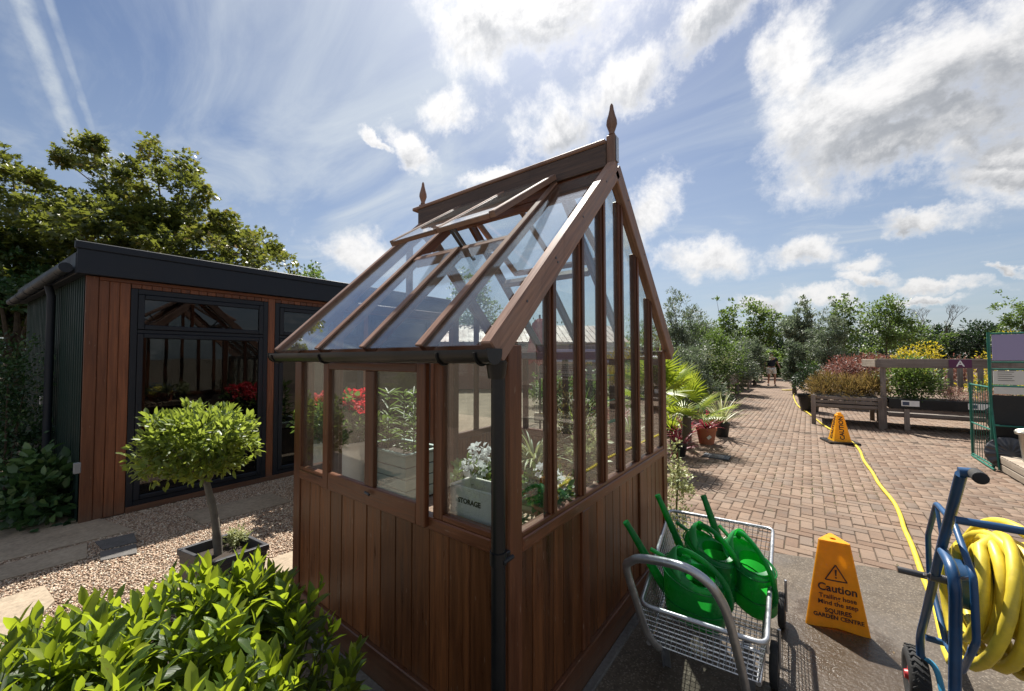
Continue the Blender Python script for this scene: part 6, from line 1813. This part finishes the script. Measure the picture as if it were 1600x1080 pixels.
for x in (1.58, 2.55):
    c_ = part('price_card', 'white_paint', lambda b: b.beam((x, 11.945, .59), (x + .28, 11.945, .59), .004, .12, (0, 0, 1), .001), False, TRY)
    b = MB(); b.box(x + .02, x + .125, 11.9415, 11.9428, .55, .625, .0003); b.build('photo_print', 'print_blue', c_)
def bed(name, label, cat, x0, x1, y0, y1, z, h, m, n, per, L, wd, seed, bright=.5, tpl='rhomb', up=.5, lump=.2, group=None):
    t = thing(name, label, cat, ((x0 + x1) / 2, (y0 + y1) / 2, z), 0, group)
    crown('foliage', t, ((x0 + x1) / 2, (y0 + y1) / 2, z + h * .45), ((x1 - x0) / 2, (y1 - y0) / 2, h * .55), n, per, L, wd, m, tpl, seed, min(.22, h * .4), .15, bright, up, t.location, .8, lump)
    return t
for k in range(3):
    bed('rust_grass', ('rusty brown sedge at the left end of the slatted plant table', 'rusty brown sedge in the middle of the slatted plant table', 'rusty green sedge at the post end of the slatted plant table')[k], 'plant', .05 + k * .40, .55 + k * .42, 11.9, 13.1, .62, .52, 'rust_leaf', 90, 18, .13, .10, 200 + k, .5, 'rhomb', .9)
part('pot_tray', 'black_plastic', lambda b: b.box(.10, 1.2, 11.89, 13.3, .60, .70, .006), False, TA)
bed('green_shrub', 'bushy green shrub in the black tray behind the letter sign post', 'shrub', 1.35, 2.30, 12.05, 12.75, .60, .98, 'green_leaf', 260, 18, .065, .5, 210, .68, 'rhomb', .4, .12)
bed('heather', 'pinkish brown heather at the left of the tray', 'plant', 2.22, 2.70, 12.0, 12.5, .62, .32, 'pink_leaf', 90, 14, .05, .25, 211, .5, 'rhomb', .6)
bed('heather', 'pinkish brown heather at the cage end of the tray', 'plant', 2.62, 3.25, 12.0, 12.5, .62, .30, 'pink_leaf', 100, 14, .05, .25, 212, .6, 'rhomb', .6)
bed('mixed_shrub', 'green shrub behind the pink heathers under the letter sign', 'shrub', 2.7, 3.6, 12.7, 13.3, .6, .45, 'green_leaf', 90, 14, .06, .4, 213, .4)
bed('golden_shrub', 'golden yellow shrub low behind the pickets', 'shrub', 3.0, 4.6, 14.0, 15.2, .5, .75, 'yellow_leaf', 160, 16, .07, .5, 214, .45)
TC = table('plant_table', 'long plant table of red shrubs behind the rusty sedges', .4, 4.4, 15.8, 17.4, .95, 2)
for k, (x0, x1, m, h, lb) in enumerate(((.45, 1.4, 'red_leaf', .86, 'red barberry at the left end of the far plant table'), (1.1, 2.1, 'red_leaf', .95, 'dusky red barberry left of the golden shrubs'), (2.0, 3.1, 'yellow_leaf', 1.22, 'golden yellow shrub above the left of the letter sign'), (3.0, 3.9, 'red_leaf', .72, 'dark red shrub between the golden ones'), (3.6, 5.6, 'yellow_leaf', 1.32, 'broad golden yellow shrub above the letter sign'), (5.4, 6.4, 'yellow_leaf', 1.05, 'yellow-green shrub at the right end of the far plant table'))):
    bed('barberry' if m == 'red_leaf' else 'golden_shrub', lb, 'shrub', x0, x1, 15.9, 17.2, .85, h * .95, m, 130, 16, .07, .5, 220 + k, .5)
bed('barberry', 'reddish hedge plant beyond the grey olive tree', 'shrub', .5, 1.6, 18.5, 20.0, .55, .8, 'red_leaf', 130, 16, .08, .5, 230, .55)
bp_ = onZ(1257, 618)
PT = thing('black_tub', 'large black plant tub at the path edge beside the slatted table', 'plant tub', (-.02, 14.6, 0))
part('tub', 'black_plastic', lambda b: pot(b, -.02, 14.6, 0, .28, .50), True, PT)
crown('foliage', PT, (-.02, 14.6, .95), (.35, .35, .5), 90, 14, .08, .4, 'dark_leaf', 'rhomb', 61, .15, .2, .5, .4, PT.location, .9)

# parked van far right
VN = thing('white_van', 'white van parked far off beyond the golden shrubs', 'van', (10.5, 37, 0))
vp = part('body', 'van_white', lambda b: (b.box(9.2, 11.7, 36, 37.7, .45, 1.25, .12), b.box(9.5, 11.3, 36.05, 37.65, 1.2, 1.75, .2)), False, VN)
part('windscreen', 'dark_glass', lambda b: b.box(9.7, 11.1, 36.02, 36.04, 1.28, 1.62, .01), False, VN)
for x in (9.7, 11.2): part('wheel', 'rubber', lambda b: b.lathe([(.2, -.1), (.32, -.1), (.32, .1), (.2, .1)], (x, 36.1, .32), 16, Matrix.Rotation(PI / 2, 4, 'X')), True, VN)

# ================================================================== tables along the left edge of the far path
rows = [(-4.4, -2.42, 16.6, 18.9, .92), (-4.4, -2.50, 20.8, 23.2, .88), (-4.4, -2.52, 24.4, 27.0, .80), (-4.6, -2.6, 28.6, 31.5, .80)]
nms = ['nearest slatted plant table on the left of the path', 'second slatted plant table along the left of the path', 'third slatted plant table along the left of the path', 'farthest slatted plant table by the walking person']
for k, (x0, x1, y0, y1, zt_) in enumerate(rows):
    table('plant_table', nms[k], x0, x1, y0, y1, zt_, 3, 'slatted plant tables along the left of the path', 'weathered', sl=.13)
    bed('potted_shrub', ('white-edged shrub on the nearest left plant table', 'green shrub on the second left plant table', 'golden green grass on the third left plant table', 'dark shrub on the farthest left plant table')[k], 'shrub', x0 + .2, x1 + .1, y0 + .1, y1 - .1, zt_ - .2, (1.3, 1.45, 1.2, 1.2)[k], ('cream_leaf', 'green_leaf', 'green_leaf', 'dark_leaf')[k], 170, 15, .09, .45, 300 + k, (.3, .6, .75, .6)[k])
YB2 = thing('yellow_notice', 'yellow notice board standing on the path edge among the left tables', 'notice', (-2.45, 23.9, 0))
part('board', 'yellow_petal', lambda b: b.box(-3.1, -2.3, 23.85, 23.88, .85, 1.35, .004), False, YB2) if False else None
bpy.data.objects.remove(YB2)

# ================================================================== behind the greenhouse
KB = thing('raised_kerb', 'low pale timber kerb round the planting bed behind the greenhouse', 'kerb', (-4.2, 8.9, 0))
part('sleeper', 'pale_timber', lambda b: b.beam((-5.6, 8.3, .10), (-2.6, 9.6, .10), .10, .20, (0, 0, 1), .008), False, KB)
BM = thing('timber_pergola', 'dark timber posts and beam behind the greenhouse', 'pergola', (-4.4, 10.0, 0))
part('beam', 'dark_timber', lambda b: b.beam((-7.6, 9.2, 1.98), (-2.7, 12.2, 1.78), .07, .15, (0, 0, 1), .006), False, BM)
for (x, y) in ((-7.2, 9.42), (-5.2, 10.65), (-2.9, 12.05)): part('post', 'dark_timber', lambda b: b.box(x - .06, x + .06, y - .06, y + .06, 0, 1.92, .005), False, BM)
part('hanging_board', 'purple_board', lambda b: b.beam((-6.0, 10.02, 1.66), (-4.35, 11.03, 1.64), .02, .38, (0, 0, 1), .004), False, BM)
RBn = thing('red_parasol', 'closed faded red canvas parasol behind the greenhouse gable', 'parasol', (-4.5, 6.88, 0))
def par(b):
    n = 24; prof = [(.04, 2.42), (.15, 2.32), (.21, 2.0), (.255, 1.7), (.265, 1.48)]; vs = []; fs = []
    for i, (r_, z_) in enumerate(prof):
        for k in range(n):
            a_ = 2 * PI * k / n; q = r_ * (1 + .16 * math.cos(a_ * 6)); vs.append((-4.5 + q * math.cos(a_), 6.88 + q * math.sin(a_), z_ - (.05 * math.cos(a_ * 6) if i == 4 else 0)))
    for i in range(4):
        for k in range(n): fs.append([i * n + k, i * n + (k + 1) % n, (i + 1) * n + (k + 1) % n, (i + 1) * n + k])
    b.add(vs, fs)
part('canopy', 'red_canvas', par, True, RBn)
part('pole', 'dark_timber', lambda b: b.tube([(-4.5, 6.88, 0), (-4.5, 6.88, 2.5)], .022, 8), True, RBn)
BD = thing('shop_building', 'long low building with a reddish ribbed tin roof behind the greenhouse', 'building', (-13, 17.5, 0))
bq = [(-17, 12.5), (-9.0, 20.5)]
part('wall', 'brick_red_wall', lambda b: b.beam((-18, 13.2, 1.2), (-9.4, 21.6, 1.2), 4.0, 2.4, (0, 0, 1), .02), False, BD)
def troof(b):
    A = Vector((-18.4, 12.8, 0)); B = Vector((-9.0, 22.0, 0)); d = (B - A).normalized(); n_ = Vector((d.y, -d.x, 0)); L_ = (B - A).length; k_ = int(L_ / .30)
    for k in range(k_):
        p = A + d * (k * .30)
        vs = [p + n_ * 2.4 + Vector((0, 0, 2.40)), p + d * .295 + n_ * 2.4 + Vector((0, 0, 2.40)), p + d * .295 + Vector((0, 0, 3.45)), p + Vector((0, 0, 3.45)), p - n_ * 2.4 + Vector((0, 0, 2.4)), p + d * .295 - n_ * 2.4 + Vector((0, 0, 2.4))]
        b.add(vs, [[0, 1, 2, 3], [3, 2, 5, 4]])
        b.beam(vs[0] + Vector((0, 0, .01)), vs[3] + Vector((0, 0, .01)), .05, .04, (0, 0, 1), .003)
part('roof', 'roof_tin', troof, False, BD)
part('fascia', 'white_paint', lambda b: b.beam((-18.4 + 1.72, 12.8 - 1.72, 2.33), (-9.0 + 1.72, 22.0 - 1.72, 2.33), .04, .16, (0, 0, 1), .003), False, BD) if False else None

# ================================================================== person on the path
fpos = onZ(1206, 603)
PS = thing('person', 'person in a dark t-shirt and pale shorts walking along the far path', 'person', tuple(fpos), R(14))
def skin(name, verts, edges, radii, m, parent, sub=2):
    me = bpy.data.meshes.new(name); me.from_pydata(verts, edges, [])
    o = bpy.data.objects.new(name, me); COL.objects.link(o); o.parent = parent
    o.modifiers.new('k', 'SKIN'); 
    lay = me.skin_vertices[0] if len(me.skin_vertices) else None
    if lay is None:
        o.modifiers.clear(); bmx = __import__('bmesh').new(); bmx.from_mesh(me); bmx.verts.layers.skin.verify(); bmx.to_mesh(me); bmx.free(); o.modifiers.new('k', 'SKIN'); lay = me.skin_vertices[0]
    for i, r_ in enumerate(radii): lay.data[i].radius = r_ if isinstance(r_, tuple) else (r_, r_)
    lay.data[0].use_root = True
    s_ = o.modifiers.new('s', 'SUBSURF'); s_.levels = sub; s_.render_levels = sub
    me.materials.append(MATS[m])
    bpy.context.view_layer.update()
    m2 = bpy.data.meshes.new_from_object(o.evaluated_get(bpy.context.evaluated_depsgraph_get()))
    m2.polygons.foreach_set('use_smooth', [True] * len(m2.polygons))
    if not m2.materials: m2.materials.append(MATS[m])
    o.modifiers.clear(); o.data = m2
    return o
J = {'pel': (0, 0, .98), 'sp': (0, .0, 1.18), 'ch': (0, 0, 1.38), 'nk': (0, 0, 1.54), 'hd': (0, -.01, 1.64), 'ht': (0, -.01, 1.75),
     'hL': (.10, 0, .93), 'kL': (.13, -.09, .52), 'aL': (.13, -.02, .10), 'fL': (.14, -.15, .04), 'hR': (-.10, 0, .93), 'kR': (-.12, .02, .52), 'aR': (-.13, .14, .12), 'fR': (-.14, .03, .04),
     'sL': (.20, 0, 1.44), 'eL': (.30, .04, 1.18), 'wL': (.36, -.08, .96), 'mL': (.37, -.13, .88), 'sR': (-.20, 0, 1.44), 'eR': (-.29, .06, 1.17), 'wR': (-.31, -.03, .94), 'mR': (-.31, -.06, .86)}
nm = list(J); E_ = [('pel', 'sp'), ('sp', 'ch'), ('ch', 'nk'), ('nk', 'hd'), ('hd', 'ht'), ('pel', 'hL'), ('hL', 'kL'), ('kL', 'aL'), ('aL', 'fL'), ('pel', 'hR'), ('hR', 'kR'), ('kR', 'aR'), ('aR', 'fR'), ('ch', 'sL'), ('sL', 'eL'), ('eL', 'wL'), ('wL', 'mL'), ('ch', 'sR'), ('sR', 'eR'), ('eR', 'wR'), ('wR', 'mR')]
rad_ = {'pel': (.16, .11), 'sp': (.15, .10), 'ch': (.17, .11), 'nk': .055, 'hd': (.085, .10), 'ht': (.07, .085), 'h': .085, 'k': .058, 'a': .038, 'f': .035, 's': .065, 'e': .043, 'w': .028, 'm': .032}
skin('body', [J[k] for k in nm], [(nm.index(a_), nm.index(c_)) for a_, c_ in E_], [rad_.get(k, rad_.get(k[0])) for k in nm], 'skin', PS)
sv = ['pel', 'sp', 'ch', 'sL', 'sR']; sv_p = [(0, 0, .95), J['sp'], (0, 0, 1.41), J['sL'], J['sR'], (.265, .02, 1.28), (-.26, .03, 1.27)]
skin('t_shirt', sv_p, [(0, 1), (1, 2), (2, 3), (2, 4), (3, 5), (4, 6)], [(.19, .135), (.185, .13), (.19, .13), .088, .088, .072, .072], 'navy_cloth', PS)
skin('shorts', [(0, 0, .97), (.105, -.01, .88), (.13, -.06, .60), (-.105, 0, .88), (-.125, .01, .60)], [(0, 1), (1, 2), (0, 3), (3, 4)], [(.175, .12), .115, .098, .115, .098], 'pale_cloth', PS)
b = MB(); b.lathe([(.0, .115), (.05, .105), (.088, .06), (.098, .0), (.092, -.05), (.07, -.08)], (0, .01, 1.69), 16, None, .92, 1.05); b.build('hair', 'hair_dark', PS, True, True)
for x, y in ((.14, -.08), (-.14, .09)):
    b = MB(); b.lathe([(.0, .0), (.05, .002), (.052, .05), (.03, .085), (0, .09)], (x, y, .0), 12, None, .9, 2.3); b.build('shoe', 'hair_dark', PS, True, True)

PS.scale = (1.06, 1.06, 1.05)
# ================================================================== trees
tree_id = [0]
def tree(kind, label, base, h, w_, m, n, per, L, wd, seed, bright=.5, trunkr=.09, base_frac=.28, tpl='rhomb', lump=.25, shape=1.0, group=None, name=None, bark='bark', hollow=.35, up=.25, cat='tree'):
    t = thing(name or (kind + '_tree'), label, cat, tuple(base), 0, group)
    zc_ = base[2] + h * (base_frac + (1 - base_frac) / 2); rz = h * (1 - base_frac) / 2
    o, C = crown('crown', t, (base[0], base[1], zc_), (w_ / 2, w_ / 2, rz), n, per, L, wd, m, tpl, seed, w_ * .13, hollow, bright, up, t.location, 0, lump)
    trunk_limbs('trunk', t, base, (base[0], base[1], zc_), (w_ / 2, w_ / 2, rz), C, bark, trunkr, seed, 11, t.location)
    return t
def T(px, topy, dep, wpx, kind, label, **kw):
    lat = (px - 800) / F_PX * dep; base = cam2w(lat, dep, 0)
    h = 1.6 + (559 - topy - (7 if kind != 'decid' else 3)) / F_PX * dep; w_ = wpx / F_PX * dep * (.86 if kind == 'decid' else 1)
    P = dict(olive=dict(m='olive_leaf', n=170, per=28, L=.085 + dep * .002, wd=.28, bright=.58), decid=dict(m='green_leaf', n=120, per=20, L=.11 + dep * .003, wd=.6, bright=.68, lump=.35),
             dark=dict(m='dark_leaf', n=170, per=24, L=.16 + dep * .003, wd=.5, bright=.5, base_frac=.08, lump=.3), big=dict(m='maple_leaf', n=1, per=1, L=.1, wd=1))[kind]
    P.update(kw); tree_id[0] += 1
    return tree({'olive': 'olive', 'decid': 'broadleaf', 'dark': 'conifer'}.get(kind, 'maple'), label, base, h, w_, seed=400 + tree_id[0], **P)
T(1066, 452, 13, 64, 'olive', 'tall upright grey-green olive tree just right of the greenhouse gable', base_frac=.12, n=260)
T(1105, 495, 14, 90, 'olive', 'broad bushy olive tree behind the fan palms', base_frac=.02, n=330, m='green_leaf', bright=.42, wd=.3)
T(1072, 530, 10.5, 80, 'olive', 'low grey olive bush close behind the fan palm', base_frac=.0, n=240)
T(1135, 473, 24, 46, 'decid', 'slender broadleaf tree left of the path end')
T(1150, 520, 17, 56, 'olive', 'grey olive bush beside the nearest left plant table', base_frac=.05, n=220)
T(1188, 466, 30, 58, 'decid', 'round-topped broadleaf tree above the walking person', n=190)
T(1178, 520, 22, 34, 'olive', 'narrow clipped olive behind the second left table', base_frac=.15)
T(1222, 500, 36, 60, 'dark', 'dark tree at the end of the path')
T(1210, 545, 32, 60, 'decid', 'low yellow-green shrub mass closing the end of the path', base_frac=0, bright=.8, n=200)
T(1250, 545, 26, 40, 'decid', 'green shrub right of the walking person', base_frac=0, bright=.6)
T(1252, 472, 20, 50, 'decid', 'slim silvery tree on the right of the path', m='olive_leaf', bright=.75, n=220, wd=.45)
T(1240, 528, 17, 26, 'olive', 'dark olive bush at the right edge of the path', base_frac=.1, bright=.35)
T(1294, 480, 16, 46, 'olive', 'tall grey olive tree behind the rusty sedge table', base_frac=.18, n=260)
T(1320, 467, 30, 46, 'decid', 'broadleaf tree just right of the tall grey olive')
T(1270, 505, 34, 60, 'dark', 'dark tree behind the grey olive')
T(1350, 500, 40, 80, 'dark', 'wide dark tree behind the red barberries')
T(1386, 460, 32, 66, 'decid', 'biggest round-topped broadleaf tree behind the golden shrubs', n=230)
T(1425, 494, 40, 70, 'dark', 'mid green tree right of the biggest round-topped one', m='green_leaf', bright=.35)
T(1474, 498, 44, 44, 'dark', 'dark pointed conifer beyond the letter sign')
T(1520, 499, 46, 62, 'dark', 'dark spreading conifer left of the purple board')
T(1555, 494, 44, 60, 'dark', 'dark spreading conifer above the purple board')
T(1600, 462, 34, 66, 'decid', 'light broadleaf tree at the right edge of the view', n=200)
T(1650, 480, 38, 90, 'dark', 'dark tree off the right edge')
T(1450, 515, 52, 110, 'dark', 'low dark tree far off behind the golden shrubs', base_frac=0)
T(1300, 520, 50, 120, 'dark', 'low dark tree far off behind the broadleaf trees', base_frac=0)
T(1160, 515, 48, 130, 'dark', 'low dark tree far off left of the path', base_frac=0)
T(1570, 522, 55, 150, 'dark', 'low dark tree far off at the right', base_frac=0)
T(1090, 500, 40, 130, 'dark', 'dark tree behind the olives', base_frac=0)
T(1010, 505, 34, 90, 'decid', 'leafy tree seen through the last gable panes', base_frac=0, n=200)
T(960, 515, 26, 90, 'decid', 'leafy tree seen behind the tin roof', base_frac=0, n=200)
T(905, 500, 36, 110, 'decid', 'leafy tree beyond the ridge of the tin roof', base_frac=0, n=200)
T(985, 560, 15, 90, 'olive', 'grey bush seen low through the gable studs', base_frac=0)
T(930, 575, 12, 70, 'decid', 'green bush beside the hanging purple board', base_frac=0, L=.09)
T(860, 585, 13, 80, 'decid', 'green bush below the red parasol', base_frac=0, L=.09)
T(745, 415, 24, 80, 'decid', 'tree showing through the front roof glass', n=260, base_frac=.1)
T(690, 470, 26, 110, 'decid', 'lower tree left of the one seen through the roof glass', base_frac=0, n=200)
T(800, 500, 30, 130, 'dark', 'dark tree behind the greenhouse centre', base_frac=0)
T(490, 412, 20, 70, 'decid', 'tree tips just above the garden room roof, right of the maple', n=200, base_frac=.3)
T(450, 400, 17, 46, 'decid', 'small twig of leaves by the right end of the maple', n=90, base_frac=.3, m='maple_leaf')
T(560, 470, 26, 110, 'dark', 'dark tree behind the greenhouse vents', base_frac=0)
# the large maples behind the garden room
def bigtree(label, cpx, cpy, dep, rpx, rpz, n, per, seed, m='maple_leaf', L=.112, tpl='maple', bright=.5, twigs=(), lump=.3, name='maple_tree', hollow=.45):
    c = far(cpx, cpy, dep); base = (c[0], c[1], 0); rx_ = rpx / F_PX * dep; rz = rpz / F_PX * dep
    t = thing(name, label, 'tree', base)
    o, C = crown('crown', t, c, (rx_, rx_, rz), n, per, L, .9 if tpl == 'maple' else .6, m, tpl, seed, rx_ * .12, hollow, bright, .15, base, 0, lump)
    trunk_limbs('trunk', t, base, c, (rx_, rx_, rz), C, 'bark', .20, seed, 26, base, .35)
    for k, (tx, ty, tr) in enumerate(twigs):
        cc_ = far(tx, ty, dep); 
        crown('crown', t, cc_, (tr / F_PX * dep,) * 3, 16, 24, L, .9, m, tpl, seed + 50 + k, .20, .2, bright + .1, .2, base)
        part('limb', 'bark', lambda b: b.tube([tuple(c * .75 + cc_ * .25), tuple(c * .4 + cc_ * .6 + [0, 0, .1]), tuple(cc_)], [.035, .02, .008], 6), True, t)
    return t
bigtree('large maple with yellowing leaves rising behind the garden room', 262, 392, 10.5, 136, 100, 330, 92, 501, twigs=((120, 236, 22), (165, 262, 28), (240, 245, 26), (290, 262, 18), (205, 285, 30), (100, 250, 8), (150, 225, 10), (305, 300, 24), (355, 352, 20), (395, 400, 22)))
bigtree('dense dark maple at the left edge behind the garden room', 30, 400, 10.5, 120, 112, 320, 86, 502, bright=.42, twigs=((20, 272, 22), (60, 285, 14), (90, 320, 18)))
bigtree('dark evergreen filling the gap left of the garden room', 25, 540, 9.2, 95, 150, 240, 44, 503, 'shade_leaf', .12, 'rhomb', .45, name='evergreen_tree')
bigtree('shaded tree low behind the garden room roof', 170, 470, 12, 190, 80, 240, 50, 504, bright=.35, L=.16)
# bare branches
BT = thing('bare_tree', 'leafless dead tree with bare branches among the dark conifers', 'tree', tuple(cam2w((1462 - 800) / F_PX * 40, 40, 0)))
def bare(b):
    g_ = random.Random(9); p0 = Vector(BT.location)
    def br(p, d, L_, r_, k):
        q = p + d * L_; b.tube([p, (p + q) / 2 + Vector((g_.uniform(-.1, .1), g_.uniform(-.1, .1), 0)) * L_, q], [r_, r_ * .8, r_ * .55], 5)
        if k: [br(q, (d + Vector((g_.uniform(-.7, .7), g_.uniform(-.7, .7), g_.uniform(-.1, .4)))).normalized(), L_ * .68, r_ * .55, k - 1) for _ in range(3)]
    br(p0, Vector((0, 0, 1)), 2.6, .12, 5)
part('branches', 'bark', bare, False, BT)
# dark undergrowth at the left corner, hosta-like leaves by the cladding
def bush(label, px, py, dep, rx_, ry_, rz, m, n, per, L, wd, seed, tpl='broad', bright=.5, name='shrub', up=.3):
    c = far(px, py, dep); base = (c[0], c[1], 0); t = thing(name, label, 'shrub', base)
    crown('foliage', t, c, (rx_, ry_, rz), n, per, L, wd, m, tpl, seed, .13, .25, bright, up, base, 0, .3)
    part('stem', 'bark', lambda b: [b.tube([base, (c[0] + .12 * math.cos(a_), c[1] + .12 * math.sin(a_), c[2])], [.014, .006], 5) for a_ in (0, 1.5, 3.1, 4.6)], True, t)
    return t
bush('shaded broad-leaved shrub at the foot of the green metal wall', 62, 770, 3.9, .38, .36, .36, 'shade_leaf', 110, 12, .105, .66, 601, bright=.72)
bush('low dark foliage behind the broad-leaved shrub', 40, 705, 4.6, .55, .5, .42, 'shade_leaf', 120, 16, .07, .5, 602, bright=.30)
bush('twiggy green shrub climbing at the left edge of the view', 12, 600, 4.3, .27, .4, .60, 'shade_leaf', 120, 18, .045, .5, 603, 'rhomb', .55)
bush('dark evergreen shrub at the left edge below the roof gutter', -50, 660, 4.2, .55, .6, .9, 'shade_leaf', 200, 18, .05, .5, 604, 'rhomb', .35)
for o in list(S.objects):
    pass
